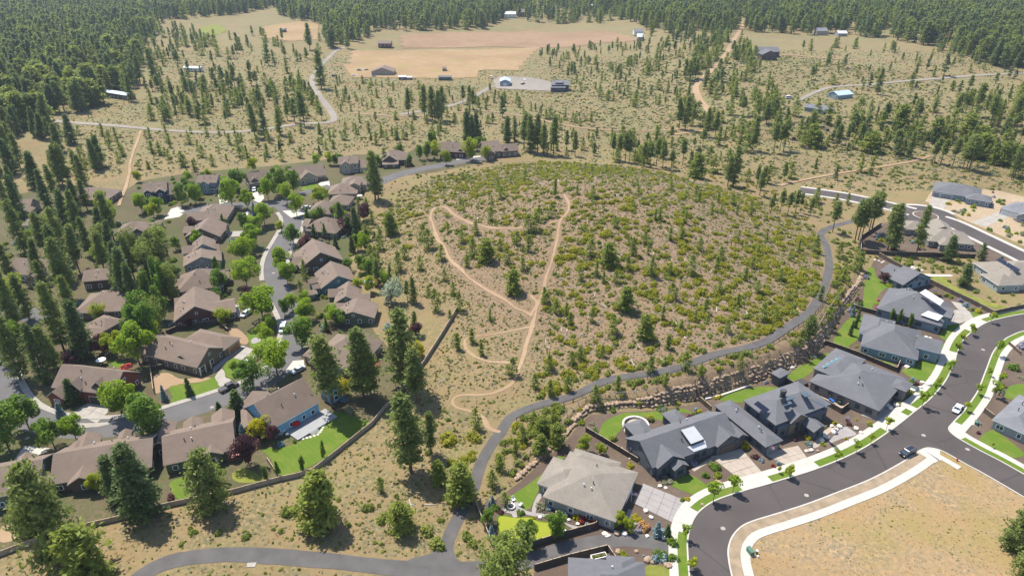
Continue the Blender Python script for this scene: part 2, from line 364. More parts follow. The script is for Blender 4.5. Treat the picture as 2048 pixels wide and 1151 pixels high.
L['plum'] = leaf_mat('plum_leaves', (0.070, 0.026, 0.030), (0.105, 0.038, 0.040), 0.32)
L['red'] = leaf_mat('red_leaves', (0.20, 0.030, 0.020), (0.26, 0.042, 0.028), 0.3)
L['olive'] = leaf_mat('silver_leaves', (0.30, 0.33, 0.21), (0.34, 0.37, 0.24), 0.3)
L['blue'] = leaf_mat('blue_spruce_needles', (0.16, 0.235, 0.235), (0.21, 0.285, 0.29), 0.22)
L['manz'] = leaf_mat('manzanita_leaves', (0.225, 0.240, 0.016), (0.290, 0.285, 0.014), 0.45, (0.36, 0.31, 0.014))
L['brush'] = leaf_mat('brush_leaves', (0.150, 0.190, 0.030), (0.205, 0.235, 0.034), 0.45)
L['sage'] = leaf_mat('sage_leaves', (0.205, 0.205, 0.115), (0.265, 0.250, 0.150), 0.4)
L['straw'] = leaf_mat('dry_grass_blades', (0.42, 0.31, 0.15), (0.50, 0.38, 0.19), 0.5)
L['orange'] = leaf_mat('rust_grass', (0.46, 0.26, 0.10), (0.54, 0.32, 0.13), 0.4)
L['pink'] = leaf_mat('pink_flowers', (0.50, 0.05, 0.20), (0.55, 0.08, 0.25), 0.3)
L['lav'] = leaf_mat('lavender', (0.24, 0.22, 0.28), (0.28, 0.27, 0.32), 0.25)

# ------------------------------------------------------------------ the land
def seg(a, b, st): return np.arange(a, b, st)
xs = np.concatenate([np.linspace(-5000, -760, 10), seg(-700, -260, 20), seg(-260, 260, 2.5), seg(260, 700, 20), np.linspace(760, 5000, 10)])
ys = np.concatenate([seg(-300, 40, 20), seg(40, 480, 2.5), seg(480, 900, 8), seg(900, 1900, 25), np.linspace(1950, 9000, 12)])
XX, YY = np.meshgrid(xs, ys); ZZ = np.concatenate([terrain(XX[i:i+40].ravel(), YY[i:i+40].ravel()) for i in range(0, len(ys), 40)])
V = np.stack([XX.ravel(), YY.ravel(), ZZ], 1); nx = len(xs); ny = len(ys)
idx = (np.arange(ny-1)[:, None]*nx+np.arange(nx-1)[None]).ravel()
tag(link('ground', np_mesh('ground', V, np.stack([idx, idx+1, idx+nx+1, idx+nx], 1), [M['ground']], None, True)),
    'dry tan scrubland rising into a low rounded hill', 'ground', None, 'structure')

EXCL = []            # world polygons where nothing wild grows
LINES = []           # (world polyline, half width) kept clear
def W0(pts): return [P(x, y)[:2] for x, y in pts]
SHZ = [0]
def sheet(name, pts, mat, z=0.05, sm=0, label=None, cat=None, kind='structure', excl=True, parent=None, thick=0.0):
    w_ = np.array(W0(pts)); SHZ[0] += 1; z = z+0.0004*(SHZ[0] % 23)
    if sm: w_ = smooth(w_, sm, True)
    if excl: EXCL.append(w_)
    mb = MB()
    if thick: mb.extrude([tuple(p) for p in w_], z-thick, z)
    else:
        a = np.sum(w_[:, 0]*np.roll(w_[:, 1], -1)-np.roll(w_[:, 0], -1)*w_[:, 1])
        mb.add([(p[0], p[1], z) for p in w_], [tuple(range(len(w_))) if a > 0 else tuple(range(len(w_)))[::-1]])
    o = mb.build(name, mat, parent)
    if parent is None: tag(o, label, cat, None, kind)
    return o
def strip_mesh(line, w_, mat, dz, name, jit=0.0, seed=0, cross=3, step=1.5):
    line = resample(line, step); rg = np.random.default_rng(seed); n = len(line)
    jl = np.convolve(rg.normal(0, 1, n+8), np.ones(5)/5, 'same')[4:-4]*jit; jr = np.convolve(rg.normal(0, 1, n+8), np.ones(5)/5, 'same')[4:-4]*jit
    a = offset(line, w_/2+jl); b = offset(line, -w_/2+jr); V = []
    for k in range(cross):
        q = a+(b-a)*k/(cross-1); z = terrain(q[:, 0], q[:, 1])+dz; V.append(np.column_stack([q, z]))
    V = np.stack(V, 1).reshape(-1, 3); i = (np.arange(n-1)[:, None]*cross+np.arange(cross-1)[None]).ravel()
    return np_mesh(name, V, np.stack([i, i+1, i+cross+1, i+cross], 1), [mat], None, True)
def strip(name, pts, w_, mat, dz, label, cat, jit=0.15, seed=1, sm=6, clear=0.6, step=1.5, group=None):
    line = smooth(Gm(pts), sm); LINES.append((line[:, :2], w_/2+clear))
    o = link(name, strip_mesh(line, w_, mat, dz, name, jit, seed, step=step)); tag(o, label, cat, group, 'structure'); return o, line
def band(line, d0, d1, z0, z1, mat, name, parent=None):
    a = offset(line, d0); b = offset(line, d1); n = len(a)
    V = np.concatenate([np.column_stack([a, np.full(n, z1)]), np.column_stack([b, np.full(n, z1)]), np.column_stack([a, np.full(n, z0)]), np.column_stack([b, np.full(n, z0)])])
    i = np.arange(n-1); F = [np.stack([i, i+n, i+n+1, i+1], 1), np.stack([i+2*n, i, i+1, i+2*n+1], 1), np.stack([i+n, i+3*n, i+3*n+1, i+n+1], 1),
                             np.array([[0, 2*n, 3*n, n], [n-1, 2*n-1, 4*n-1, 3*n-1]])]
    return link(name, np_mesh(name, V, F, [mat]), parent)
def runof(line, px):
    p = P(*px)[:2]; best = None; s = 0
    for i in range(len(line)-1):
        a = line[i]; d = line[i+1]-a; Ln = np.hypot(*d); t = np.clip(np.dot(p-a, d)/max(Ln*Ln, 1e-9), 0, 1); q = np.hypot(*(a+d*t-p))
        if best is None or q < best[0]: best = (q, s+t*Ln)
        s += Ln
    return best[1]
def sub(line, s0, s1, step=0.8):
    s = np.concatenate([[0], np.cumsum(np.linalg.norm(np.diff(line, axis=0), axis=1))]); n = max(2, int((s1-s0)/step)+1); q = np.linspace(s0, s1, n)
    return np.stack([np.interp(q, s, line[:, 0]), np.interp(q, s, line[:, 1])], 1), s[-1]
def slabs(line, d0, d1, z0, z1, mat, parent, step=1.6, gap=0.03, limit=300):
    line = resample(np.asarray(line)[:, :2], 0.4); t_ = np.gradient(line, axis=0); t_ /= np.linalg.norm(t_, axis=1)[:, None]
    k_ = np.ones(5)/5; t_ = np.stack([np.convolve(np.pad(t_[:, i], 2, 'edge'), k_, 'valid') for i in (0, 1)], 1); t_ /= np.linalg.norm(t_, axis=1)[:, None]
    nr = np.stack([-t_[:, 1], t_[:, 0]], 1); A = line+nr*d0; B = line+nr*d1
    s_ = np.concatenate([[0], np.cumsum(np.linalg.norm(np.diff(line, axis=0), axis=1))]); tot = s_[-1]; n = min(max(1, int(tot/step)), limit); st = tot/n
    for k in range(n):
        q = np.linspace(k*st+gap/2, (k+1)*st-gap/2, 3)
        a = np.stack([np.interp(q, s_, A[:, i]) for i in (0, 1)], 1); b = np.stack([np.interp(q, s_, B[:, i]) for i in (0, 1)], 1)
        m_ = MB(); m_.extrude([tuple(p) for p in a]+[tuple(p) for p in b[::-1]], z0, z1); m_.build('slab', mat, parent)

# yards of the two housing areas
YARD_L = [(-300,1125),(0,1112),(90,1078),(226,1043),(342,1012),(472,985),(561,961),(627,944),(700,886),(745,850),(805,780),(850,726),(916,632),(905,622),(800,596),(760,565),
          (740,520),(722,470),(708,430),(722,400),(735,378),(765,362),(800,352),(870,345),(930,332),(985,319),(1042,313),(1036,292),(960,284),(880,285),(800,300),(730,305),(660,318),
          (540,332),(380,345),(280,362),(232,392),(225,410),(120,372),(0,395),(-300,430)]
sheet('yard', YARD_L, M['yard'], 0.02, 0, 'brown and green planted yards among the brown-roofed houses', 'yard')
YARD_R = [(951,1011),(1040,962),(1072,934),(1102,908),(1135,878),(1156,852),(1180,829),(1228,824),(1316,819),(1385,808),(1443,790),(1502,772),(1541,758),(1600,733),(1648,697),(1668,664),
          (1684,634),(1706,602),(1724,575),(1736,545),(1748,520),(1760,512),(1800,533),(1849,561),(1900,586),(1952,610),(1986,630),(2006,632),(1972,641),(1943,659),(1924,677),(1910,700),
          (1900,726),(1884,760),(1855,800),(1783,852),(1721,893),(1641,928),(1547,958),(1487,975),(1430,993),(1398,1015),(1380,1040),(1368,1076),(1366,1092),(1290,1076),(1202,1080),(1044,1106),(984,1094)]
sheet('garden_bed', YARD_R, M['mulch'], 0.02, 0, 'dark bark mulch beds around the grey-roofed houses', 'garden bed')
YARD_T = [(1720,506),(1718,480),(1740,462),(1762,448),(1800,436),(1860,428),(1960,470),(2060,515),(2060,545),(1949,514)]
sheet('garden_bed', YARD_T, M['mulch'], 0.02, 0, 'dark mulched yard of the tan angled house inside its fence', 'garden bed')
sheet('garden_bed', [(1930,860),(1905,845),(1931,822),(1958,788),(1975,752),(1988,715),(2006,690),(2030,676),(2120,655),(2120,985),(1998,912),(1961,893)], M['mulch'], 0.02, 0, 'mulched corner yard across the dark street', 'garden bed')
sheet('garden_bed', [(1069,1140),(1215,1098),(1240,1085),(1300,1082),(1352,1094),(1358,1130),(1375,1220),(1060,1220)], M['mulch'], 0.02, 0, 'mulched yard below the gravel lane', 'garden bed')
sheet('garden_bed', [(1850,402),(1876,412),(1930,440),(2000,470),(2080,505),(2080,400),(1990,380),(1870,372)], ground_mat('rocky_bed', (0.27,0.2,0.13),(0.33,0.25,0.17),(0.15,0.14,0.06),0.4,0.4), 0.02, 0, 'rocky planted yards beyond the round island', 'garden bed')

# the new street on the right
RL = smooth(np.array(W0([(1385,1220),(1380,1150),(1377,1110),(1377,1076),(1387,1041),(1404,1019),(1434,1000),(1487,982),(1547,965),(1641,935),(1721,900),(1783,860),(1829,824),(1863,796),(1891,763),(1909,726),(1916,702),(1926,682),(1943,665),(1972,646),(2006,636),(2048,628),(2100,622)])), 6)
RR1 = smooth(np.array(W0([(1478,1220),(1462,1150),(1456,1120),(1455,1096),(1463,1072),(1481,1052),(1506,1040),(1555,1025),(1614,1006),(1672,984),(1740,957),(1800,925),(1833,903),(1851,895),(1868,896),(1889,903),(1932,927),(1973,949),(2048,993),(2110,1030)])), 6)
RR2 = smooth(np.array(W0([(2110,985),(2048,949),(1998,921),(1961,902),(1920,879),(1902,866),(1896,856),(1903,846),(1927,820),(1951,787),(1960,767),(1972,736),(1986,702),(2006,680),(2025,669),(2048,661),(2100,652)])), 6)
road_poly = np.concatenate([RL, RR2[::-1], RR1[::-1]]); EXCL.append(road_poly)
mb = MB(); a_ = np.sum(road_poly[:, 0]*np.roll(road_poly[:, 1], -1)-np.roll(road_poly[:, 0], -1)*road_poly[:, 1])
mb.add([(p[0], p[1], 0.04) for p in road_poly], [tuple(range(len(road_poly))) if a_ > 0 else tuple(range(len(road_poly)))[::-1]])
tag(mb.build('road', M['asphalt']), 'curving street of fresh dark asphalt with a side street', 'road', None, 'structure')
def kerb(line, d, label):
    o = band(line, 0, d, -0.1, 0.15, M['concrete'], 'kerb'); tag(o, label, 'kerb', None, 'structure'); return o
kerb(RL, 0.34, 'pale concrete kerb along the house side of the dark street')
kerb(RR1, -0.34, 'pale concrete kerb round the vacant lot corner')
kerb(RR2, -0.34, 'pale concrete kerb round the far corner of the side street')
sw = tag(empty('sidewalk'), 'white concrete sidewalk in front of the grey-roofed houses', 'sidewalk', None, 'structure')
slabs(RL, 2.35, 4.25, -0.1, 0.14, M['concrete'], sw, 1.7)
EXCL.append(np.concatenate([RL, offset(RL, 4.4)[::-1]]))
APR = [((1377,1068),(1399,1025)),((1487,982),(1547,965)),((1587,952),(1641,935)),((1777,864),(1820,833)),((1829,825),(1837,818)),((1906,730),(1915,706)),((1945,664),(1976,645))]
runs = [(runof(RL, a), runof(RL, b)) for a, b in APR]; prev = 0.0
aw = tag(empty('driveway_apron'), 'white concrete driveway crossings along the dark street', 'pavement', None, 'structure')
for i, (a, b) in enumerate(runs+[(1e9, 0)]):
    Ltot = np.sum(np.linalg.norm(np.diff(RL, axis=0), axis=1)); e = min(a, Ltot)
    if e-prev > 0.6:
        l_, _ = sub(RL, prev, e); tag(band(l_, 0.345, 2.345, -0.1, 0.12, M['lawn'], 'lawn'), ['narrow green verge below the first driveway by the lane', 'green verge between the slab driveway and the wide paved driveway', 'short green verge between the two tan driveways', 'long green verge beside the rock garden', 'tiny green wedge of verge between driveway crossings', 'long green verge above the white parked sedan', 'green verge by the round bend', 'green verge at the far end of the bend'][min(i, 7)], 'lawn', None, 'structure')
    if a < 1e8:
        l_, _ = sub(RL, a, b); slabs(l_, 0.345, 2.345, -0.1, 0.13, M['concrete'], aw, 2.2)
        prev = b
sw = tag(empty('sidewalk'), 'white concrete sidewalk curving round the vacant lot', 'sidewalk', None, 'structure')
LotLine, _ = sub(RR1, 0, runof(RR1, (1835,902)))
slabs(LotLine, -2.75, -4.75, -0.1, 0.14, M['concrete'], sw, 1.7)
dl = band(LotLine, -0.345, -2.745, -0.1, 0.10, M['strip_dirt'], 'verge'); tag(dl, 'strip of bare tan soil between kerb and vacant lot sidewalk', 'verge', None, 'structure')
cs, _ = sub(RR1, runof(RR1, (1868,896)), runof(RR1, (1932,927)))
sw = tag(empty('sidewalk'), 'short white sidewalk turning the corner by the hydrant', 'sidewalk', None, 'structure')
slabs(cs, -2.2, -4.0, -0.1, 0.14, M['concrete'], sw, 1.7)
cc, _ = sub(RR1, runof(RR1, (1833,903)), runof(RR1, (1880,899)))
sw = tag(empty('corner_ramp'), 'pale corner ramp at the tip of the vacant lot', 'pavement', None, 'structure'); slabs(cc, -0.345, -4.9, -0.1, 0.135, M['concrete'], sw, 2.0)
u1, _ = sub(RR2, 0, runof(RR2, (1920,879))); u2, _ = sub(RR2, runof(RR2, (1906,842)), 1e3); u2 = u2[:int(len(u2)*1.0)]
Lr2 = np.sum(np.linalg.norm(np.diff(RR2, axis=0), axis=1)); u2, _ = sub(RR2, runof(RR2, (1906,842)), Lr2); u3, _ = sub(RR2, runof(RR2, (1920,879)), runof(RR2, (1906,842)))
for ln, lb in ((u1, 'white sidewalk along the far kerb of the side street'), (u2, 'white sidewalk along the far side of the curving street')):
    sw = tag(empty('sidewalk'), lb, 'sidewalk', None, 'structure'); slabs(ln, -2.1, -3.9, -0.1, 0.14, M['concrete'], sw, 1.7)
    tag(band(ln, -0.345, -2.095, -0.1, 0.12, M['lawn'], 'lawn'), 'green verge of ' + lb.replace('white ', 'the '), 'lawn', None, 'structure')
sw = tag(empty('corner_ramp'), 'pale corner ramp opposite the vacant lot', 'pavement', None, 'structure'); slabs(u3, -0.345, -3.9, -0.1, 0.135, M['concrete'], sw, 2.0)
EXCL.append(np.concatenate([RR2, offset(RR2, -4.1)[::-1]])); EXCL.append(np.concatenate([LotLine, offset(LotLine, -5.0)[::-1]]))
lot_out = offset(LotLine, -4.8); lot_r, _ = sub(RR1, runof(RR1, (1868,896)), np.sum(np.linalg.norm(np.diff(RR1, axis=0), axis=1))); lot_r = offset(lot_r, -0.4)
lp = np.concatenate([lot_out, lot_r, np.array(W0([(2300,1300),(1480,1300)]))]); mb = MB(); mb.add([(p[0], p[1], 0.03) for p in lp], [tuple(range(len(lp)))[::-1]])
tag(mb.build('vacant_lot', M['lot']), 'vacant building lot of dry tan grass inside the street bend', 'vacant lot', None, 'structure'); LOT = lp
# the round street end with its island (upper right)
up = smooth(np.array(W0([(1600,380),(1650,387),(1700,395),(1760,408),(1810,420),(1850,430),(1900,445),(1950,468),(2000,492),(2048,515),(2110,548)])), 6)
LINES.append((up, 7.5))
tag(link('road', strip_mesh(up, 9.0, M['asphalt'], 0.045, 'road')), 'dark street running past the round planted island', 'road', None, 'structure')
ci = P(1851, 431)[:2]; ring = [(ci[0]+13.5*math.cos(t), ci[1]+13.5*math.sin(t)) for t in np.linspace(0, 2*math.pi, 40, endpoint=False)]
mb = MB(); mb.add([(x, y, 0.05) for x, y in ring], [tuple(range(40))]); tag(mb.build('road', M['asphalt']), 'round dark turning circle about the planted island', 'road', None, 'structure'); EXCL.append(np.array(ring))
il = empty('traffic_island', (ci[0], ci[1], 0)); tag(il, 'round planted island with pale kerb in the turning circle', 'traffic island')
mb = MB(); mb.extrude([(5.6*math.cos(t), 5.6*math.sin(t)) for t in np.linspace(0, 2*math.pi, 32, endpoint=False)], 0, 0.18); mb.build('kerb', M['concrete'], il)
mb = MB(); mb.extrude([(5.1*math.cos(t), 5.1*math.sin(t)) for t in np.linspace(0, 2*math.pi, 32, endpoint=False)], 0.1, 0.24); mb.build('soil', M['mulch'], il)
upA, _ = sub(up, 0, runof(up, (1825,424))); upB, _ = sub(up, runof(up, (1880,438)), np.sum(np.linalg.norm(np.diff(up, axis=0), axis=1)))
for ln, sg_, lb in ((upA, 1, 'pale sidewalk beyond the street leading to the round island'), (upA, -1, 'pale sidewalk on the hill side of the street before the round island'),
                 (upB, 1, 'pale sidewalk below the dark hip-roofed house'), (upB, -1, 'pale sidewalk behind the tan angled house')):
    sw = tag(empty('sidewalk'), lb, 'sidewalk', None, 'structure'); slabs(ln, sg_*4.6, sg_*6.6, -0.1, 0.14, M['concrete'], sw, 2.4)
sw = tag(empty('sidewalk'), 'curved sidewalk round the turning circle', 'sidewalk', None, 'structure')
arc = np.array([(ci[0]+13.6*math.cos(t), ci[1]+13.6*math.sin(t)) for t in np.linspace(R(150), R(5), 30)]); slabs(arc, 0.0, 2.0, -0.1, 0.14, M['concrete'], sw, 2.4)

# the older street on the left
STZ = [0.05]
def street(name, pts, wd, label, walk=True):
    STZ[0] += 0.006
    line = smooth(np.array(W0(pts)), 8); LINES.append((line, wd/2+2.2))
    tag(link(name, strip_mesh(line, wd, M['asphalt_old'], STZ[0], name)), label, 'road', None, 'structure'); return line
S1 = street('road', [(548,402),(566,412),(583,432),(584,452),(571,478),(556,505),(549,532),(552,560),(562,588),(578,615),(589,642),(591,672),(582,705),(556,742),(510,772),(450,795),(380,818),(300,842),(220,856),(140,856),(80,845),(35,822),(8,785),(-2,745),(2,700)], 8.2, 'winding grey street between the brown-roofed houses')
S2 = street('road', [(560,410),(520,408),(480,410),(440,412),(400,416),(372,428)], 7.0, 'short grey street end in front of the two-storey houses')
S3 = street('road', [(560,410),(590,392),(630,380),(660,372)], 6.0, 'short grey street spur beside the two-storey pine-shaded lawn')
S4 = street('road', [(742,372),(790,352),(830,341),(870,333),(900,327),(930,322),(985,315)], 8.0, 'grey street end below the pines on the far side of the hill')
S5 = street('road', [(-60,606),(0,615),(50,627),(90,640)], 8.0, 'shaded grey street corner under the tall pines')
for (a, b, sg_, lb) in ((0.06, 0.33, -1, 'pale sidewalk on the inner side of the winding grey street'), (0.10, 0.30, 1, 'pale sidewalk below the right row of brown-roofed houses'),
                        (0.40, 0.52, -1, 'pale sidewalk beside the parked white van and front lawn'), (0.53, 0.95, -1, 'pale sidewalk along the lawn where the pickup is parked')):
    T = np.sum(np.linalg.norm(np.diff(S1, axis=0), axis=1)); l_, _ = sub(S1, a*T, b*T)
    sw = tag(empty('sidewalk'), lb, 'sidewalk', None, 'structure'); slabs(l_, sg_*4.15, sg_*5.9, -0.1, 0.14, M['concrete_old'], sw, 1.9)
# paths and trails
strip('gravel_path', [(250,1175),(300,1140),(350,1120),(420,1110),(520,1110),(650,1120),(760,1132),(830,1137),(900,1138),(960,1136),(1050,1122),(1120,1100),(1190,1085),(1260,1078),(1330,1090),(1362,1098)], 4.1, M['path'], 0.06, 'grey gravel path crossing the bottom of the slope', 'path', 0.18, 3)
_, PATH = strip('gravel_path', [(860,1139),(885,1105),(900,1070),(918,1032),(938,998),(950,965),(962,925),(985,885),(1003,862),(1018,838),(1045,822),(1085,808),(1130,797),(1170,781),(1205,764),(1260,752),(1330,742),(1380,727),(1434,708),(1519,688),(1571,657),(1622,620),(1646,578),(1658,534),(1653,493),(1641,468),(1662,454),(1697,444),(1730,436)], 3.0, M['path'], 0.07, 'grey gravel path climbing round the foot of the hill', 'path', 0.12, 4)
sheet('gravel_path', zz(670,757,[(700,790),(650,880),(610,970),(560,1020),(450,1048),(430,1085),(700,1120),(900,1110),(800,1078),(725,1062),(692,1000),(700,910),(765,800)],2.921), M['path'], 0.08, 3, 'wide grey gravel junction where the two paths meet', 'path')
TR = [('dirt_trail', [(1001,863),(978,856),(961,834),(937,822),(912,815),(904,803),(912,792),(935,788),(978,788),(1012,774),(1033,752),(1045,715),(1057,671),(1067,635),(1077,606),(1091,558),(1105,517),(1115,472),(1120,445),(1137,420),(1136,402),(1128,390)], 1.0, 'tan dirt trail climbing straight up the hill from the path'),
      ('dirt_trail', [(1036,728),(1005,724),(978,722),(944,709),(930,692),(932,677),(954,672),(1012,664),(1060,654)], 1.0, 'tan dirt trail loop beside the long board fence'),
      ('dirt_trail', [(1064,632),(1050,623),(1033,616),(1005,596),(978,582),(951,565),(923,541),(899,517),(889,493),(875,476),(865,448),(862,430),(871,415),(889,414),(906,427),(925,438),(944,447),(978,455),(1012,457),(1047,455),(1090,448),(1122,440)], 1.1, 'tan dirt trail winding along the left shoulder of the hill'),
      ('dirt_trail', [(1063,630),(1075,607),(1060,590)], 1.2, 'stub of dirt trail above the fork')]
TRL = []
for k, (nm, pts, wd, lb) in enumerate(TR): TRL.append(strip(nm, pts, wd, M['trail'], 0.08+0.008*k, lb, 'trail', 0.42, 10+k, clear=0.9)[1])
for k, (pts, wd, lb, mt) in enumerate([
    ([(90,240),(150,246),(275,256),(365,263),(440,265),(520,260),(600,248),(650,246),(668,238),(658,218),(636,188),(624,160),(640,135),(668,105),(690,95)], 5.0, 'pale gravel road winding past the forest edge', 'farroad'),
    ([(282,262),(272,290),(262,320),(258,352),(248,385),(238,412)], 1.6, 'pale footpath from the gravel road to the houses', 'trail'),
    ([(800,230),(860,220),(900,212),(940,198),(965,184),(990,172),(1040,168),(1080,172)], 4.5, 'grey driveway leading to the blue metal shop', 'farroad'),
    ([(700,226),(780,232),(860,232),(960,222),(1080,240),(1180,258),(1300,262),(1370,258)], 2.2, 'faint dirt track behind the hill', 'trail'),
    ([(1490,40),(1485,51),(1471,75),(1444,120),(1416,147),(1394,170),(1392,182),(1404,207),(1425,228)], 5.0, 'pale dirt road running down the valley', 'trail'),
    ([(1588,206),(1600,200),(1622,189),(1656,176),(1700,172),(1759,168),(1896,156),(1998,149),(2080,146)], 4.0, 'gravel lane running to the low grey ranch house', 'farroad'),
    ([(1560,372),(1581,366),(1656,351),(1745,337),(1827,323),(1860,312)], 2.0, 'dirt track through the scrub before the rocky ridge', 'trail'),
    ([(1560,110),(1600,112),(1660,118),(1720,122)], 3.0, 'dirt lane beside the dark gabled ranch house', 'trail'),
    ([(1350,270),(1420,262),(1500,275)], 2.0, 'short dirt track among the valley pines', 'trail')]):
    strip('dirt_road', pts, wd, M[mt], 0.25+0.012*k, lb, 'road', 0.3, 30+k, clear=1.5, step=4)
def drape(name, pts, mat, dz, label, cat, n=26):
    w_ = Gm(pts)[:, :2]; EXCL.append(w_)
    x0, y0 = w_.min(0); x1, y1 = w_.max(0); gx = np.linspace(x0, x1, n*2); gy = np.linspace(y0, y1, n*2)
    A, B = np.meshgrid(gx, gy); ins = inpoly(A.ravel(), B.ravel(), w_).reshape(A.shape); z = terrain(A.ravel(), B.ravel())+dz
    nx_ = len(gx); i = np.arange(len(gx)-1); F = []
    for r in range(len(gy)-1):
        k = ins[r, :-1] & ins[r, 1:] & ins[r+1, :-1] & ins[r+1, 1:]; q = r*nx_+i[k]; F.append(np.stack([q, q+1, q+nx_+1, q+nx_], 1))
    tag(link(name, np_mesh(name, np.column_stack([A.ravel(), B.ravel(), z]), np.concatenate(F), [mat])), label, cat, None, 'structure')
drape('field', [(795,68),(900,64),(1060,62),(1215,62),(1290,78),(1230,86),(1170,92),(1000,94),(800,98)], M['field_brown'], 0.3, 'wide brown ploughed field before the far forest', 'field')
drape('field', [(700,100),(800,101),(1000,97),(1085,94),(1060,118),(1040,142),(900,144),(760,143),(690,140)], M['field_tan'], 0.3, 'pale tan pasture below the brown field', 'field')
drape('field', [(520,55),(600,42),(640,48),(640,80),(580,84),(515,76)], M['field_tan'], 0.3, 'small tan paddock at the forest edge', 'field')
drape('field', [(400,55),(440,48),(455,62),(430,72),(405,70)], M['lawn_dry'], 0.3, 'small green paddock among the far pines', 'field')
drape('field', [(985,160),(1000,152),(1060,155),(1080,158),(1135,176),(1130,184),(1040,180),(990,178)], M['farroad'], 0.28, 'grey gravel yard around the blue metal shop', 'yard')
drape('field', [(680,128),(740,130),(880,136),(960,140),(960,156),(880,158),(700,156)], M['field_tan'], 0.33, 'bare tan farmyard by the tan gabled barn', 'yard')
# lawns
Zp = zz
LAWNS = [
 (Zp(950,880,[(340,590),(430,530),(640,380),(760,280),(850,165),(920,180),(880,200),(800,300),(745,300),(640,440),(660,490),(610,600),(565,690),(500,710),(440,640)]), 'lawn', 'long green lawn strip behind the tan-roofed house'),
 (Zp(950,880,[(222,800),(260,755),(340,765),(420,785),(560,780),(660,820),(780,830),(900,850),(945,920),(950,985),(800,1025),(600,1055),(400,1060),(320,1030),(235,930)]), 'fringe', 'dark green fringe around the putting green'),
 (Zp(1150,740,[(1190,440),(1130,395),(1000,400),(700,430),(500,440),(330,510),(270,580),(240,690),(330,740),(380,700),(460,620),(560,500),(760,480),(900,520),(1010,480),(1090,430)]), 'lawn', 'curved green lawn below the boulder wall'),
 (Zp(1340,900,[(0,340),(60,290),(200,250),(300,300),(395,380),(390,430),(300,475),(150,420),(30,370)]), 'lawn', 'green front lawn of the house with the white metal dormer'),
 (Zp(1350,740,[(460,290),(620,220),(850,170),(1000,170),(1130,200),(1110,250),(1000,320),(800,330),(640,330),(480,310)]), 'lawn', 'green back lawn with the coloured play set'),
 (Zp(1520,640,[(290,560),(400,480),(560,400),(660,340),(740,350),(620,430),(540,520),(430,600),(340,620),(300,590)]), 'lawn', 'green lawn strip beside the small garden pavilion'),
 (Zp(1620,510,[(230,890),(330,720),(400,650),(480,625),(590,635),(590,670),(520,690),(500,780),(500,850),(400,930),(380,970),(300,940)]), 'lawn', 'green back lawn crossed by three thin shadows'),
 (Zp(1520,640,[(960,330),(1150,370),(1350,440),(1390,480),(1370,505),(1200,450),(1080,390)]), 'lawn', 'thin green side lawn inside the dark fence'),
 (Zp(1620,510,[(590,140),(650,130),(680,220),(780,300),(830,340),(760,350),(690,430),(740,470),(650,500),(620,560),(490,540),(540,460),(560,300)]), 'lawn', 'tall green back lawn reaching up to the small grey annex'),
 (Zp(1520,640,[(1450,510),(1600,450),(1690,370),(1860,420),(1750,610),(1700,620),(1560,590)]), 'lawn', 'broad green front lawn by the round bend of the sidewalk'),
 (Zp(1520,640,[(1730,220),(1800,210),(1920,260),(1905,320),(1830,290)]), 'lawn', 'small green lawn between two pale driveways'),
 (Zp(1520,640,[(1840,150),(1960,30),(2046,60),(2046,110),(1980,170),(1920,215)]), 'lawn', 'striped green front lawn of the house with two white metal roofs'),
 (Zp(1620,510,[(1650,590),(1700,590),(1800,620),(1690,665)]), 'lawn', 'little green lawn at the end of the curved driveway'),
 (Zp(1620,510,[(1160,240),(1370,215),(1430,290),(1560,360),(1700,430),(1900,500),(2046,530),(2046,560),(1850,540),(1600,420),(1300,300)]), 'lawn_dry', 'patchy green lawn behind the long dark fence'),
 (Zp(1748,780,[(1430,680),(1570,550),(1700,580),(2040,860),(1860,920),(1700,840),(1590,790)],6.81), 'lawn', 'green front lawn of the corner house across the street'),
 (Zp(1700,600,[(1840,1050),(1900,1000),(2060,990),(2060,1150),(1830,1150)],5.874), 'lawn', 'round green lawn at the picture edge across the street'),
 (Zp(1050,1000,[(1620,960),(1650,900),(1750,880),(1900,900),(2000,980),(2030,1060),(1640,1060)],6.827), 'lawn_dry', 'round olive lawn below the gravel lane'),
 (Zp(250,620,[(450,790),(560,760),(760,740),(920,680),(930,720),(970,780),(740,880),(540,955),(470,930),(490,880)]), 'lawn', 'bright green front lawn beside the parked pickup'),
 (Zp(250,620,[(1010,590),(1050,530),(1120,490),(1220,510),(1225,610),(1110,695),(1020,660)]), 'lawn', 'small bright lawn with one tree by the flagstone path'),
 (Zp(250,620,[(1250,230),(1330,180),(1500,170),(1530,200),(1500,330),(1440,400),(1290,380),(1270,330)]), 'lawn', 'bright lawn with a gravel oval by the white van'),
 (Zp(350,740,[(900,800),(1100,790),(1350,690),(1480,600),(1560,480),(1650,420),(1900,500),(1980,560),(1700,760),(1480,930),(1100,1080),(990,920),(960,880)]), 'lawn', 'large bright lawn behind the blue house'),
 (Zp(350,740,[(590,1050),(700,1000),(860,1070),(900,1130),(700,1151),(600,1120)]), 'lawn_dry', 'yellowish lawn patch inside the tan fence'),
 (Zp(0,860,[(1740,530),(1960,480),(1980,640),(1900,690),(1800,690)]), 'lawn', 'lawn strip below the long brown roof'),
 (Zp(500,600,[(1540,100),(1720,110),(1900,200),(2000,300),(1880,340),(1720,270),(1560,220)]), 'lawn_dry', 'yellow dry lawn at the top end of the tan fence'),
 (Zp(500,260,[(530,590),(660,545),(690,590),(570,625)]), 'lawn', 'small green lawn before the long cream house'),
 (Zp(0,540,[(1120,930),(1320,940),(1330,980),(1200,1000)]), 'lawn', 'little shaded lawn behind the red-brown house'),
 (zz(250,320,[(1210,590),(1300,560),(1320,640),(1220,660)]), 'lawn', 'small green lawn by the street trees'),
]
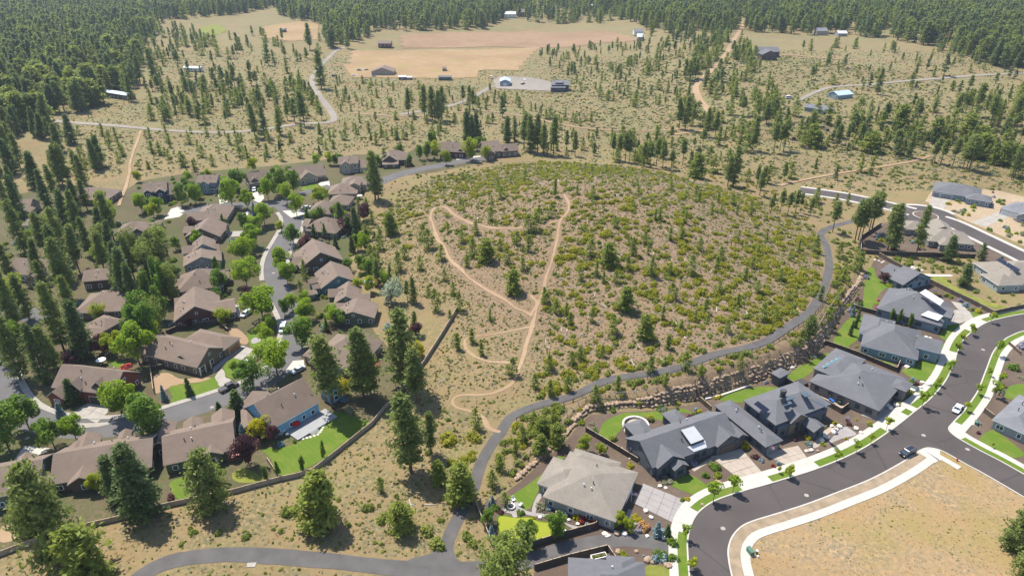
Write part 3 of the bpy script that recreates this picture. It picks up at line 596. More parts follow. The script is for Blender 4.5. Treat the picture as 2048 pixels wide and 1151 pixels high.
for pts, mt, lb in LAWNS: sheet('lawn', pts, M[mt], 0.05, 4, lb, 'lawn')
sheet('putting_green', Zp(950,880,[(240,800),(290,775),(420,795),(560,790),(650,830),(760,845),(880,860),(920,920),(925,970),(800,1005),(600,1035),(400,1040),(330,1010),(252,925)]), M['putting'], 0.075, 4, 'smooth yellow-green putting green by the tan-roofed house', 'putting green')
sheet('gravel_bed', Zp(250,620,[(290,680),(440,640),(560,700),(740,690),(880,690),(760,735),(560,755),(440,800),(300,850)]), M['trail'], 0.035, 3, 'pale gravel bed under the porch of the brown corner house', 'garden bed')
sheet('gravel_bed', Zp(250,620,[(1000,180),(1150,190),(1260,290),(1240,350),(1150,320)]), M['trail'], 0.035, 3, 'pale gravel bed beside the wooden garage doors', 'garden bed')
sheet('gravel_bed', Zp(0,860,[(0,1000),(90,970),(220,980),(160,1110),(0,1140)]), M['trail'], 0.035, 3, 'bare reddish bed at the left corner inside the fence', 'garden bed')
sheet('gravel_bed', Zp(1350,740,[(1560,750),(1720,580),(1820,620),(1850,660),(1700,700)]), M['slab_grey'], 0.035, 3, 'grey gravel patch in the rock garden', 'garden bed')
# driveways: each a set of slabs
def driveway(pts, mat, label, nu=3, nv=3, z=0.07):
    """four-cornered drive split into slabs with open joints"""
    q = np.array(W0(pts)); EXCL.append(q); o = tag(empty('driveway'), label, 'driveway', None, 'structure')
    f = lambda s, t: (q[0]*(1-s)+q[1]*s)*(1-t)+(q[3]*(1-s)+q[2]*s)*t
    g = 0.012
    for i in range(nu):
        for j in range(nv):
            c = [f((i+g)/nu, (j+g)/nv), f((i+1-g)/nu, (j+g)/nv), f((i+1-g)/nu, (j+1-g)/nv), f((i+g)/nu, (j+1-g)/nv)]
            m_ = MB(); m_.extrude([tuple(p) for p in c], -0.05, z); m_.build('slab', mat, o)
driveway(Zp(950,880,[(1620,640),(1720,440),(2180,625),(2100,880)]), M['slab_grey'], 'grey jointed slab driveway beside the tan-roofed house', 4, 4)
driveway(Zp(1150,740,[(1380,880),(1700,800),(1930,1060),(1715,1140)]), M['paver'], 'tan paved driveway below the two brown garage doors', 3, 3)
driveway(Zp(1350,740,[(880,850),(1260,770),(1370,920),(1190,990)]), M['paver'], 'tan paved driveway before the solar-panelled house', 3, 2)
driveway(Zp(1520,640,[(1030,970),(1290,800),(1420,950),(1250,1040)]), M['concrete_old'], 'pale driveway below the wide grey low-pitched house', 3, 3)
driveway(Zp(1520,640,[(1590,340),(1690,240),(1905,320),(1870,412)]), M['concrete_old'], 'pale driveway of the blue-grey hip-roofed house', 3, 3)
driveway(Zp(1620,510,[(1350,730),(1430,560),(1600,560),(1690,665)]), M['concrete_old'], 'pale forecourt beside the white metal porch roof', 3, 3)
sheet('driveway', Zp(1620,510,[(1440,470),(1540,490),(1640,590),(1690,670),(1600,700),(1570,600),(1500,540)]), M['concrete_old'], 0.06, 0, 'pale curved driveway arm hugging the dark fence', 'driveway')
driveway(Zp(1648,350,[(1105,218),(1300,250),(1225,350),(1065,325)]), M['concrete_old'], 'pale driveway of the dark house beyond the round island', 2, 2)
driveway(Zp(1648,350,[(1500,490),(1790,370),(1920,415),(1650,530)]), M['concrete_old'], 'wide pale driveway of the grey house at the picture edge', 3, 2)
driveway(Zp(0,680,[(745,740),(895,640),(1160,680),(990,850)]), M['concrete_old'], 'bright white driveway of the red-brown gabled house', 2, 2)
sheet('driveway', Zp(0,680,[(640,850),(745,790),(745,850),(990,845),(1240,830),(1000,885),(840,895),(700,885)]), M['concrete_old'], 0.065, 0, 'pale apron curving to the white driveway', 'driveway')
driveway(Zp(250,620,[(1110,490),(1240,375),(1420,430),(1270,525)]), M['concrete_old'], 'pale driveway before the wooden garage doors', 2, 2)
sheet('driveway', zz(250,320,[(1300,340),(1400,310),(1425,390),(1380,440),(1310,410)]), M['concrete'], 0.06, 0, 'white driveway with a parked white car', 'driveway')
sheet('driveway', zz(250,320,[(950,360),(1030,350),(1050,430),(970,450)]), M['concrete'], 0.06, 0, 'white driveway before the small maroon garage door', 'driveway')
sheet('driveway', zz(250,320,[(1610,520),(1880,505),(1870,545),(1700,590)]), M['concrete'], 0.06, 0, 'white driveway under the parked silver car', 'driveway')
sheet('driveway', zz(250,320,[(1010,730),(1240,725),(1245,775),(1070,785)]), M['concrete_old'], 0.06, 0, 'tan driveway between the left row houses and street trees', 'driveway')
sheet('driveway', zz(250,320,[(1190,550),(1270,520),(1290,545),(1220,580)]), M['concrete'], 0.06, 0, 'white driveway below the blue spruce', 'driveway')
sheet('driveway', zz(250,320,[(470,500),(560,470),(620,530),(560,580),(400,610)]), M['concrete'], 0.06, 0, 'white driveway behind the plum tree', 'driveway')
sheet('driveway', zz(300,500,[(870,560),(910,550),(920,640),(1010,660),(1000,690),(900,690)]), M['concrete'], 0.06, 0, 'white driveway with the silver hatchback', 'driveway')
sheet('driveway', zz(500,260,[(700,540),(810,520),(820,580),(720,600)]), M['concrete'], 0.06, 0, 'white driveway before the long cream house', 'driveway')
sheet('driveway', zz(500,600,[(440,620),(550,610),(560,690),(350,740)]), M['concrete'], 0.06, 0, 'white driveway below the hip-roofed house by the tall pines', 'driveway')
sheet('driveway', zz(0,860,[(250,160),(520,185),(440,235),(120,340)]), M['concrete'], 0.06, 0, 'white driveway behind the long row of brown roofs', 'driveway')
sheet('driveway', zz(670,0,[(700,915),(850,910),(860,945),(720,950)],2.921), M['concrete'], 0.06, 0, 'pale driveway of the gabled houses at the street end', 'driveway')
sheet('patio', Zp(950,880,[(275,680),(300,640),(380,615),(450,640),(490,700),(560,730),(640,745),(720,750),(830,780),(940,850),(1100,890),(1180,900),(1090,930),(960,880),(880,820),(780,785),(600,775),(500,750),(430,740),(430,785),(390,785),(370,750),(300,730)]), M['slab_grey'], 0.065, 3, 'grey round patio with a path curving past the putting green', 'patio')
sheet('garden_path', Zp(950,880,[(650,545),(700,560),(640,640),(620,740),(580,740),(600,640)]), M['slab_grey'], 0.06, 2, 'short grey path from patio to the covered corner', 'path')
sheet('garden_path', Zp(950,880,[(1570,700),(1610,715),(1560,815),(1525,805)]), M['slab_grey'], 0.06, 0, 'grey front walk of the tan-roofed house', 'path')
sheet('garden_path', Zp(250,620,[(920,680),(990,600),(1020,640),(1030,690),(1090,715),(980,785),(950,740)]), M['concrete_old'], 0.06, 2, 'white flagstone walk splitting the two front lawns', 'path')
sheet('garden_path', Zp(250,620,[(900,650),(1040,520),(1240,370),(1190,360),(1030,480),(900,590)]), M['slab_grey'], 0.055, 0, 'grey walk along the porch of the brown corner house', 'path')
sheet('garden_path', Zp(1350,740,[(1400,780),(1500,640),(1620,560),(1640,590),(1530,680),(1470,780)]), M['paver'], 0.055, 2, 'tan curved walk beside the rock garden', 'path')
sheet('garden_path', Zp(1150,740,[(1190,1010),(1380,900),(1500,850),(1520,880),(1390,930),(1220,1035)]), M['paver'], 0.055, 0, 'tan front walk of the house with white metal dormer', 'path')
sheet('garden_path', Zp(1520,640,[(380,690),(480,700),(870,880),(830,930),(640,830)]), M['paver'], 0.055, 0, 'tan side walk beneath the wide grey low-pitched house', 'path')
sheet('gravel_bed', Zp(250,620,[(1290,310),(1330,280),(1385,290),(1380,320),(1310,345)]), M['slab_grey'], 0.075, 3, 'gravel oval in the lawn by the white van', 'garden bed')
sheet('garden_path', Zp(1648,350,[(840,960),(930,950),(1010,1010),(1290,1020),(1290,1035),(1000,1030),(900,990)]), M['rock_white'], 0.06, 2, 'white rock channel behind the small grey annex', 'path')

# ------------------------------------------------------------------ houses
LAND = []            # landmarks for describing the plants: (phrase, x, y)
_unit = {}
def unit_box(name, mat):
    k = (name, mat.name)
    if k not in _unit: _unit[k] = MB().box(-0.5, 0.5, -0.5, 0.5, -0.5, 0.5).mesh(name, mat)
    return _unit[k]
def ubox(name, mat, parent, c, s, rz=0.0):
    o = link(name, unit_box(name, mat), parent, c, rz, s); return o
hr = random.Random(5)
WALLC = {'brown': (0.155, 0.115, 0.08), 'darkbrown': (0.10, 0.072, 0.055), 'green': (0.10, 0.12, 0.075), 'navy': (0.045, 0.06, 0.095), 'bluegrey': (0.20, 0.25, 0.29),
         'cream': (0.34, 0.29, 0.22), 'tan': (0.29, 0.24, 0.18), 'red': (0.17, 0.05, 0.036), 'blue': (0.17, 0.32, 0.43), 'teal': (0.08, 0.15, 0.165), 'slate': (0.17, 0.22, 0.25),
         'charcoal': (0.085, 0.088, 0.095), 'taupe': (0.19, 0.165, 0.145), 'grey': (0.23, 0.23, 0.22), 'white': (0.62, 0.61, 0.58), 'maroon': (0.11, 0.05, 0.045), 'sage': (0.27, 0.30, 0.27)}
def wall_mat(k): return surf('siding_'+k, WALLC[k], 0.85, 0.09, 0.4, 5.0)
def roof_geo(mb, u0, u1, v0, v1, h, p, t, typ):
    """solid roof slab; material 0 shingles, 1 fascia and soffit"""
    if typ in ('gu', 'gv'):
        if typ == 'gu':
            m = (v0+v1)/2; hr_ = h+p*(v1-v0)/2; f = lambda s, a, z: (s, a, z); a0, am, a1, s0, s1 = v0, m, v1, u0, u1
        else:
            m = (u0+u1)/2; hr_ = h+p*(u1-u0)/2; f = lambda s, a, z: (a, s, z); a0, am, a1, s0, s1 = u0, m, u1, v0, v1
        V = []
        for s in (s0, s1): V += [f(s, a0, h), f(s, am, hr_), f(s, a1, h), f(s, a1, h-t), f(s, am, hr_-t), f(s, a0, h-t)]
        fl = (lambda q: q) if typ == 'gu' else (lambda q: q[::-1])
        mb.add(V, [fl((0, 6, 7, 1)), fl((1, 7, 8, 2))], 0)
        o = len(mb.v)-12
        for q in ((2, 8, 9, 3), (3, 9, 10, 4), (4, 10, 11, 5), (5, 11, 6, 0), (0, 1, 4, 5), (1, 2, 3, 4), (6, 11, 10, 7), (7, 10, 9, 8)):
            mb.f.append(tuple(i+o for i in fl(q))); mb.m.append(1)
    elif typ == 'shed':
        dz = p*(v1-v0)
        mb.add([(u0,v0,h),(u1,v0,h),(u1,v1,h+dz),(u0,v1,h+dz),(u0,v0,h-t),(u1,v0,h-t),(u1,v1,h+dz-t),(u0,v1,h+dz-t)], [(0,1,2,3)], 0)
        o = len(mb.v)-8
        for q in ((4,7,6,5),(0,4,5,1),(1,5,6,2),(2,6,7,3),(3,7,4,0)): mb.f.append(tuple(i+o for i in q)); mb.m.append(1)
    else:
        du, dv = u1-u0, v1-v0; k = min(du, dv)/2; z = h+p*k
        A = [(u0,v0,h),(u1,v0,h),(u1,v1,h),(u0,v1,h)]
        if du >= dv: r = [(u0+k,(v0+v1)/2,z),(u1-k,(v0+v1)/2,z)]; F = [(0,1,5,4),(1,2,5),(2,3,4,5),(3,0,4)]
        else: r = [((u0+u1)/2,v0+k,z),((u0+u1)/2,v1-k,z)]; F = [(0,1,4),(1,2,5,4),(2,3,5),(3,0,4,5)]
        B = [(a,b,c-t) for a, b, c in A]
        if abs(du-dv) < 0.05: r[1] = (r[1][0]+0.02, r[1][1]+0.02, r[1][2])
        mb.add(A+r+B, F, 0); o = len(mb.v)-10
        for q in ((0,6,7,1),(1,7,8,2),(2,8,9,3),(3,9,6,0),(6,9,8,7)): mb.f.append(tuple(i+o for i in q)); mb.m.append(1)
def wall_geo(mb, u0, u1, v0, v1, h, p, t, typ, o=0.45):
    a0, a1, b0, b1 = u0+o, u1-o, v0+o, v1-o
    if typ == 'gu':
        m = (v0+v1)/2; e = h-t+p*o-0.01; r = h-t+p*(v1-v0)/2-0.01; pr = [(b0,-0.4),(b1,-0.4),(b1,e),(m,r),(b0,e)]
        V = [(a0,y,z) for y, z in pr]+[(a1,y,z) for y, z in pr]
    elif typ == 'gv':
        m = (u0+u1)/2; e = h-t+p*o-0.01; r = h-t+p*(u1-u0)/2-0.01; pr = [(a0,-0.4),(a1,-0.4),(a1,e),(m,r),(a0,e)]
        V = [(x,b1,z) for x, z in pr]+[(x,b0,z) for x, z in pr]
    elif typ == 'shed':
        e0 = h-t+p*o-0.01; e1 = h-t+p*(v1-v0-o)-0.01
        V = [(a0,b0,-.4),(a1,b0,-.4),(a1,b1,-.4),(a0,b1,-.4),(a0,b0,e0),(a1,b0,e0),(a1,b1,e1),(a0,b1,e1)]
        mb.add(V, [(0,1,5,4),(1,2,6,5),(2,3,7,6),(3,0,4,7),(4,5,6,7)]); return
    else:
        mb.box(a0, a1, b0, b1, -0.4, h-t-0.01); return
    mb.add(V, [(0,1,6,5),(1,2,7,6),(2,3,8,7),(3,4,9,8),(4,0,5,9),(4,3,2,1,0),(5,6,7,8,9)])
HOUSES = []; HPOLY = []
class House: pass
def house(label, nick, ax, wings, wall='brown', roof='roof_brown', trim='trim_cream', doors=(), detail=2, name='house', cat='house', vents=4, glass='glass', z0=None):
    x1, y1, x2, y2, zz_, kind = ax
    a, b = P(x1, y1, zz_), P(x2, y2, zz_); d = (b-a)[:2]; ang = math.atan2(d[1], d[0]) - (math.pi/2 if kind == 'v' else 0)
    while ang > math.pi/2: ang -= math.pi
    while ang < -math.pi/2: ang += math.pi
    w0 = wings[0]; g0 = G(*w0[0][0]) if z0 is None else [0, 0, z0]; z0 = float(g0[2]) if abs(g0[2]) > 0.3 else 0.0
    U = np.array([math.cos(ang), math.sin(ang)]); Vv = np.array([-U[1], U[0]])
    rects = []
    for w_ in wings:
        pts, dd, h, typ, p = w_[:5]
        if pts[0] == 'rel':
            m = rects[0]; u0, u1, v0, v1 = m[0]+pts[1], m[0]+pts[2], m[2]+pts[3], m[2]+pts[4]
        else:
            q = np.array([P(x, y, z0+h)[:2] for x, y in pts]); uu = q@U; vv = q@Vv
            u0, u1, v0, v1 = uu.min(), uu.max(), vv.min(), vv.max()
            if dd: v0 = (vv[0]+vv[1])/2 if len(pts) > 1 else vv[0]; v1 = v0+dd
        rects.append([u0, u1, v0, v1, h, typ, p])
    m = rects[0]; cu, cv = (m[0]+m[1])/2, (m[2]+m[3])/2; O = U*cu+Vv*cv
    root = empty(name, (O[0], O[1], z0), ang); tag(root, label, cat)
    H = House(); H.root = root; H.O = O; H.ang = ang; H.z0 = z0; H.U = U; H.V = Vv; H.label = label
    H.w = [[r[0]-cu, r[1]-cu, r[2]-cv, r[3]-cv]+r[4:] for r in rects]
    H.roofs = []; wm = wall_mat(wall); rm = M[roof]; tm = M[trim]; t = 0.22
    for i, (u0, u1, v0, v1, h, typ, p) in enumerate(H.w):
        if len(wings[i]) > 5: wmi = wall_mat(wings[i][5])
        else: wmi = wm
        rmi = M[wings[i][6]] if len(wings[i]) > 6 else rm
        mb = MB(); wall_geo(mb, u0, u1, v0, v1, h, p, t, typ); mb.build('wall', wmi, root)
        mb = MB(); roof_geo(mb, u0, u1, v0, v1, h+0.003*i, p, t, typ); H.roofs.append(mb.build('roof', [rmi, tm], root))
        wp = O+U*((u0+u1)/2)+Vv*((v0+v1)/2)
        c = [(u0,v0),(u1,v0),(u1,v1),(u0,v1)]; EXCL.append(np.array([O+U*x+Vv*y for x, y in c])); HPOLY.append(EXCL[-1])
    def inside(u, v, skip):
        return any(j != skip and r[0]+0.3 < u < r[1]-0.3 and r[2]+0.3 < v < r[3]-0.3 for j, r in enumerate(H.w))
    used = []
    gm = {}
    def put(wi, side, s, zc, wd, ht, nm, fm, pm):
        u0, u1, v0, v1, h, typ, p = H.w[wi]; o = 0.45
        if side == 'f': c = (u0+s*(u1-u0), v0+o-0.03); rz = 0
        elif side == 'b': c = (u0+s*(u1-u0), v1-o+0.03); rz = 0
        elif side == 'l': c = (u0+o-0.03, v0+s*(v1-v0)); rz = math.pi/2
        else: c = (u1-o+0.03, v0+s*(v1-v0)); rz = math.pi/2
        fr = ubox(nm, fm, root, (c[0], c[1], zc), (wd, 0.10, ht), rz)
        # the pane is a child of the frame: undo the frame's stretch
        sgn = -1 if side in 'fr' else 1
        ins = (max(0.1, (wd-0.28)/wd), max(0.1, (ht-0.26)/ht))
        if nm == 'garage_door':
            n = 4
            for k in range(n): ubox('panel', pm, fr, (0, sgn*0.25, -0.5+(k+0.5)*ins[1]/n+(1-ins[1])*0.4), (ins[0], 0.9, ins[1]/n*0.92))
        elif wd > 1.6:
            for k in (-1, 1): ubox('pane', pm, fr, (k*ins[0]*0.26, sgn*0.25, 0), (ins[0]*0.46, 0.9, ins[1]))
        else: ubox('pane', pm, fr, (0, sgn*0.25, 0), (ins[0], 0.9, ins[1]))
    for (wi, side, s, wd, cm) in doors:
        u0, u1, v0, v1 = H.w[wi][:4]; put(wi, side, s, 1.15, wd, 2.45, 'garage_door', tm, surf('door_'+cm, {'wood': (0.30, 0.13, 0.055), 'dark': (0.045, 0.04, 0.038), 'brown': (0.12, 0.085, 0.06), 'grey': (0.16, 0.165, 0.17), 'white': (0.6, 0.59, 0.56), 'maroon': (0.13, 0.03, 0.03)}[cm], 0.6, 0.06))
        used.append((wi, side, s, wd))
    if detail:
        camdir = np.array([-O[0], -O[1]]); camdir /= np.linalg.norm(camdir)
        for wi, (u0, u1, v0, v1, h, typ, p) in enumerate(H.w):
            for side, nn, ln in (('f', -Vv, u1-u0), ('r', U, v1-v0), ('l', -U, v1-v0)):
                if nn@camdir < 0.05 or ln < 3.2: continue
                n = max(1, int(ln/(3.6 if detail == 2 else 5)))
                for k in range(n):
                    s = (k+0.5)/n+hr.uniform(-0.04, 0.04); wd = hr.choice([1.1, 1.3, 1.9])
                    if side in 'f': cu_, cv_ = u0+s*(u1-u0), v0
                    else: cu_, cv_ = (u1 if side == 'r' else u0), v0+s*(v1-v0)
                    if inside(cu_, cv_, wi): continue
                    if any(w_ == wi and sd_ == side and abs(ss-s)*ln < (ww+wd)/2+0.3 for w_, sd_, ss, ww in used): continue
                    zw = [1.55] if h < 4.6 else [1.5, h-1.45]
                    if h < 2.5: zw = [h-0.9]
                    for z_ in zw: put(wi, side, s, z_, wd, 1.45 if h >= 2.6 else 0.9, 'window', M['trim_white'] if trim != 'trim_dark' else tm, M[glass])
                if detail == 2 and ((typ == 'gv' and side == 'f' and u1-u0 > 7) or (typ == 'gu' and side in 'rl' and v1-v0 > 7)):
                    span = (u1-u0) if typ == 'gv' else (v1-v0)
                    cu_, cv_ = ((u0+u1)/2, v0) if side == 'f' else ((u1 if side == 'r' else u0), (v0+v1)/2)
                    if not inside(cu_, cv_, wi) and p*span/2 > 1.6: put(wi, side, 0.5, h+p*span*0.17, 0.9, 0.9, 'window', M['trim_white'] if trim != 'trim_dark' else tm, M[glass])
    if vents:
        for k in range(vents):
            u0, u1, v0, v1, h, typ, p = H.w[0]
            side = hr.choice('fb'); uu = u0+(u1-u0)*hr.uniform(0.3, 0.7); q = hr.uniform(0.3, 0.8)
            if typ in ('gu', 'h'): vv = v0+(v1-v0)*0.5*q if side == 'f' else v1-(v1-v0)*0.5*q; z_ = h+p*min((v1-v0)*0.5*q, (min(u1-u0, v1-v0)/2 if typ == 'h' else 1e9))
            else: vv = v0+(v1-v0)*hr.uniform(0.2, 0.8); uu = u0+(u1-u0)*0.5*q; z_ = h+p*(u1-u0)*0.5*q
            m_ = MB(); m_.cyl(0, 0, -0.3, 0.55, 0.11); m_.cyl(0, 0, 0.55, 0.7, 0.2, 0.17); link('vent_pipe', m_.mesh('vent_pipe', M['metal_white'] if k % 2 == 0 else M['trim_dark']), H.roofs[0], (uu, vv, z_))
    LAND.append((nick, O[0], O[1])); HOUSES.append(H); return H
def on_slope(H, wi, side, quad, thick, mat, name, lift=0.0, extra=None):
    """a slab lying on one slope of a roof, its corners taken where they are seen"""
    u0, u1, v0, v1, h, typ, p = H.w[wi]
    n = {'f': (0, -p, 1, -(h-p*v0)), 'b': (0, p, 1, -(h+p*v1)), 'l': (-p, 0, 1, -(h-p*u0)), 'r': (p, 0, 1, -(h+p*u1))}[side]
    ca, sa = math.cos(-H.ang), math.sin(-H.ang); C = np.array([-H.O[0], -H.O[1], CAM_H-H.z0]); C = np.array([C[0]*ca-C[1]*sa, C[0]*sa+C[1]*ca, C[2]])
    pts = []
    for q in quad:
        d = ray(*q); d = np.array([d[0]*ca-d[1]*sa, d[0]*sa+d[1]*ca, d[2]])
        t_ = -(n[0]*C[0]+n[1]*C[1]+n[2]*C[2]+n[3]-lift-thick)/(n[0]*d[0]+n[1]*d[1]+n[2]*d[2]); pts.append(C+d*t_)
    N = len(pts); V = [tuple(q) for q in pts]+[(q[0], q[1], q[2]-thick) for q in pts]
    a = sum(pts[i][0]*pts[(i+1) % N][1]-pts[(i+1) % N][0]*pts[i][1] for i in range(N)); r_ = list(range(N)) if a > 0 else list(range(N))[::-1]
    mb = MB(); mb.add(V, [tuple(r_), tuple(N+i for i in r_[::-1])], 0); o = len(mb.v)-2*N
    for i in range(N):
        j, k = r_[i], r_[(i+1) % N]; mb.f.append((N+j, N+k, k, j)); mb.m.append(1)
    return mb.build(name, [mat, M['trim_dark'] if extra is None else extra], H.roofs[wi])

# --- brown-roofed houses on the left
h = house('brown-roofed hip house with green walls and an arched window among pines', 'the green hip-roofed house', (227,471,299,466,3,'u'), [([(227,471),(299,466)],13,3.2,'h',.55), ([(258,470),(293,464)],8,3.3,'gv',.75), ([(296,462),(321,449)],9,3,'h',.6)], 'green')
house('navy two-storey house with two small front gables', 'the navy two-storey house', (284,366,327,362,8,'u'), [([(285,384),(334,381)],10,5.6,'gu',.62), ([(333,389),(357,388)],10,3.4,'gu',.7), ([(286,386),(304,385)],6,5.5,'gv',.7), ([(309,385),(331,384)],6,5.5,'gv',.7), (('rel',13,16.5,1,6),None,4.8,'gv',.7)], 'navy', doors=[(1,'f',.5,3.2,'dark')])
house('pale blue-grey two-storey house with a maroon garage door', 'the house with the maroon garage', (390,349,433,349,8,'u'), [([(390,366),(434,364)],9,5.6,'gu',.6), ([(433,377),(465,374)],10,3.1,'gu',.62), ([(397,369),(418,367)],6,5.4,'gv',.65), ([(432,379),(450,378)],6,3.2,'gv',.8), ([(414,378),(434,377)],3,2.6,'shed',.2)], 'bluegrey', doors=[(3,'f',.5,2.8,'maroon')])
house('long brown-roofed house with two dormers behind the leafy street trees', 'the twin-dormer house', (500,342,547,335,8,'u'), [([(496,367),(548,361)],11,3.6,'gu',.75), (('rel',1.5,5.5,1,7),None,4.6,'gv',.8), (('rel',7,11,1,7),None,4.6,'gv',.8)], 'brown', doors=[(0,'f',.3,4.6,'dark')])
house('long cream house with one big front gable below the scrub', 'the long cream house', (582,333,653,323,8,'u'), [([(582,357),(655,351)],14,3.2,'gu',.62), ([(599,357),(637,353)],10,3.3,'gv',.62), (('rel',3,8,-2.5,5),None,3.0,'gv',.62)], 'cream', doors=[(0,'f',.85,4.5,'brown')])
house('cream two-storey house with a lower garage wing beside it', 'the cream two-storey house', (677,312,714,310,8,'u'), [([(676,328),(717,326)],10,5.6,'gu',.55), ([(717,336),(742,334)],10,3,'gu',.6), ([(680,330),(702,329)],6,5.4,'gv',.65)], 'cream')
house('brown shingled house with a dark front gable near the street end', 'the dark-gabled house', (770,300,801,299,8,'u'), [([(757,322),(818,318)],13,3.4,'h',.62), ([(763,324),(795,319)],8,3.8,'gv',.72), ([(764,331),(797,326)],4,2.6,'shed',.25)], 'darkbrown')
house('brick-coloured house with two steep gables at the street end', 'the twin-gabled brick house', (889,277,913,278,9,'u'), [([(878,306),(932,301)],11,4,'gu',.8), ([(877,308),(895,307)],7,4.4,'gv',.95), ([(909,307),(933,304)],6,3.4,'gv',.8), ([(892,307),(911,306)],3,2.8,'shed',.3)], 'maroon', doors=[(2,'f',.5,3.4,'wood')])
house('big brown house with a long right wing at the end of the street', 'the last house of the street end', (1009,289,1033,287,6,'u'), [([(968,304),(1005,302)],15,4,'gu',.62), ([(1003,303),(1038,300)],9,3.8,'gu',.7), (('rel',12,15,0,6),None,4.6,'gv',.9), ([(973,309),(992,307)],7,4,'gv',.7)], 'brown')
house('sprawling brown house with a raised rear gable beside the tall lone pine', 'the house by the lone tall pine', (656,388,715,386,3,'u'), [([(655,387),(714,388)],13,3.0,'h',.55), ([(680,371),(733,369)],12,3.6,'h',.5), (('rel',10,16,6,13),None,5,'gv',.5)], 'tan')
house('brown hip-roofed house with the silver car in its drive', 'the hip house with the silver car', (613,427,669,428,3,'u'), [([(613,427),(669,428)],14,3,'h',.62), ([(650,412),(699,407)],12,3,'h',.55)], 'tan')
house('brown house with a small porch gable behind two slim poplars', 'the house behind the slim poplars', (606,460,668,466,3,'u'), [([(608,461),(672,466)],14,3,'h',.62), ([(604,460),(636,459)],9,3,'gv',.6), ([(602,452),(616,452)],8,3,'gu',.5)], 'brown')
house('steep brown gabled house with a wide dark gable wall above the round pine', 'the wide dark-gabled house', (644,502,626,472,7,'v'), [([(598,533),(690,524)],15,3.2,'gv',.62), (('rel',-2.5,6,4,11),None,3.1,'gu',.55)], 'darkbrown')
house('teal-gabled house with small stepped front roofs', 'the teal-gabled house', (665,550,651,522,7,'v'), [([(640,572),(717,568)],14,3.4,'gv',.6), (('rel',-2.8,3,1.5,5),None,3,'gu',.6), (('rel',-3.4,2,6.5,10),None,3,'gu',.6), (('rel',-6,-1.5,-1.5,2.5),None,2.4,'h',.5)], 'teal')
house('compact brown house with crossing gables and a patio', 'the cross-gabled house', (667,607,718,604,3.5,'u'), [([(667,607),(719,604)],12,3.5,'gv',.62), ([(655,594),(690,592)],6,3.5,'gu',.6), ([(708,606),(740,604)],7,3.3,'gu',.5), ([(656,618),(672,617)],3,2.6,'shed',.3)], 'green')
house('low wide brown gable with dark wall above the clipped shrubs', 'the low wide gable', (664,636,749,635,3,'u'), [([(664,636),(749,636)],10,3,'gv',.36), ([(655,622),(690,621)],6,2.9,'gu',.5)], 'green')
h = house('large angled brown hip house with a red deck under the tall pines', 'the house with the red deck', (670,690,699,661,5,'v'), [([(618,722),(690,738),(768,682)],None,3.2,'h',.6), (('rel',-4,5,3,12),None,3,'h',.55), (('rel',8,15,8,17),None,3.4,'gv',.6)], 'brown')
u0, u1, v0, v1 = h.w[0][:4]
dk = MB(); dk.box(u1-0.4, u1+2.6, v0+2, v0+9, 0.5, 0.7); dk.build('deck', surf('red_deck', (0.32, 0.07, 0.03), 0.7, 0.1), h.root)
for k in range(5): ubox('railing_post', surf('red_deck', (0.32, 0.07, 0.03)), h.root, (u1+2.55, v0+2.1+k*1.7, 1.2), (0.1, 0.1, 1.0))
ubox('railing', surf('red_deck', (0.32, 0.07, 0.03)), h.root, (u1+2.55, v0+5.5, 1.7), (0.12, 7.0, 0.12))
house('broad brown hip-roofed house at the corner of the short street end', 'the broad hip house by the plum', (385,441,452,438,3,'u'), [([(384,441),(453,438)],17,3,'h',.55), ([(376,436),(400,445)],9,3,'gu',.55)], 'brown')
house('brown gabled house with a small side porch, top of the left row', 'the top house of the left row', (367,474,440,472,3,'u'), [([(368,475),(440,473)],14,3,'gv',.55), ([(364,466),(384,465)],7,3,'gu',.5), ([(436,462),(451,461)],7,3,'gu',.5)], 'brown')
house('narrow two-storey house with a slate-blue gable wall', 'the slate-blue gable', (402,488,402,470,8,'v'), [([(384,503),(432,499)],10,4.4,'gv',.66), ([(364,507),(392,505)],7,3.6,'gu',.55), ([(424,505),(440,503)],8,3.2,'gu',.5)], 'bluegrey')
house('low brown gable with wide eaves in the middle of the left row', 'the wide-eaved middle house', (400,517,400,505,6,'v'), [([(366,530),(444,524)],10,3,'gv',.42), ([(405,518),(444,515)],6,3,'gu',.4)], 'grey')
house('steep brown hip house with a clipped side wing in the left row', 'the clipped-wing house', (354,584,447,571,3,'u'), [([(354,585),(447,571)],15,3,'h',.68), ([(349,573),(374,569)],6,3,'gu',.55), (('rel',9,18,6,12),None,3.2,'gu',.5)], 'darkbrown')
house('big brown gable with a maroon end wall and a flat garage wing', 'the maroon-gabled house', (391,609,391,567,7,'v'), [([(347,642),(442,629)],16,3.2,'gv',.62,'maroon'), ([(428,629),(473,625)],11,3.1,'gu',.4), ([(349,610),(375,607)],6,3,'gu',.5)], 'brown', doors=[(1,'r',.5,4.6,'brown')])
h = house('brown corner house with a columned porch and wooden garage doors', 'the corner house with the porch', (309,714,394,735,3.2,'u'), [([(309,714),(394,735),(334,668)],None,3.3,'gu',.62), ([(446,700),(482,675),(366,680)],None,3.2,'h',.5), (('rel',13,19,1.5,8),None,3.4,'gv',.6)], 'brown', doors=[(1,'r',.6,4.9,'wood')])
u0, u1, v0, v1 = h.w[0][:4]
for k in range(3): ubox('porch_column', M['trim_cream'], h.root, (u1+0.3, v0+0.5+k*2.2, 1.5), (0.28, 0.28, 3.0))
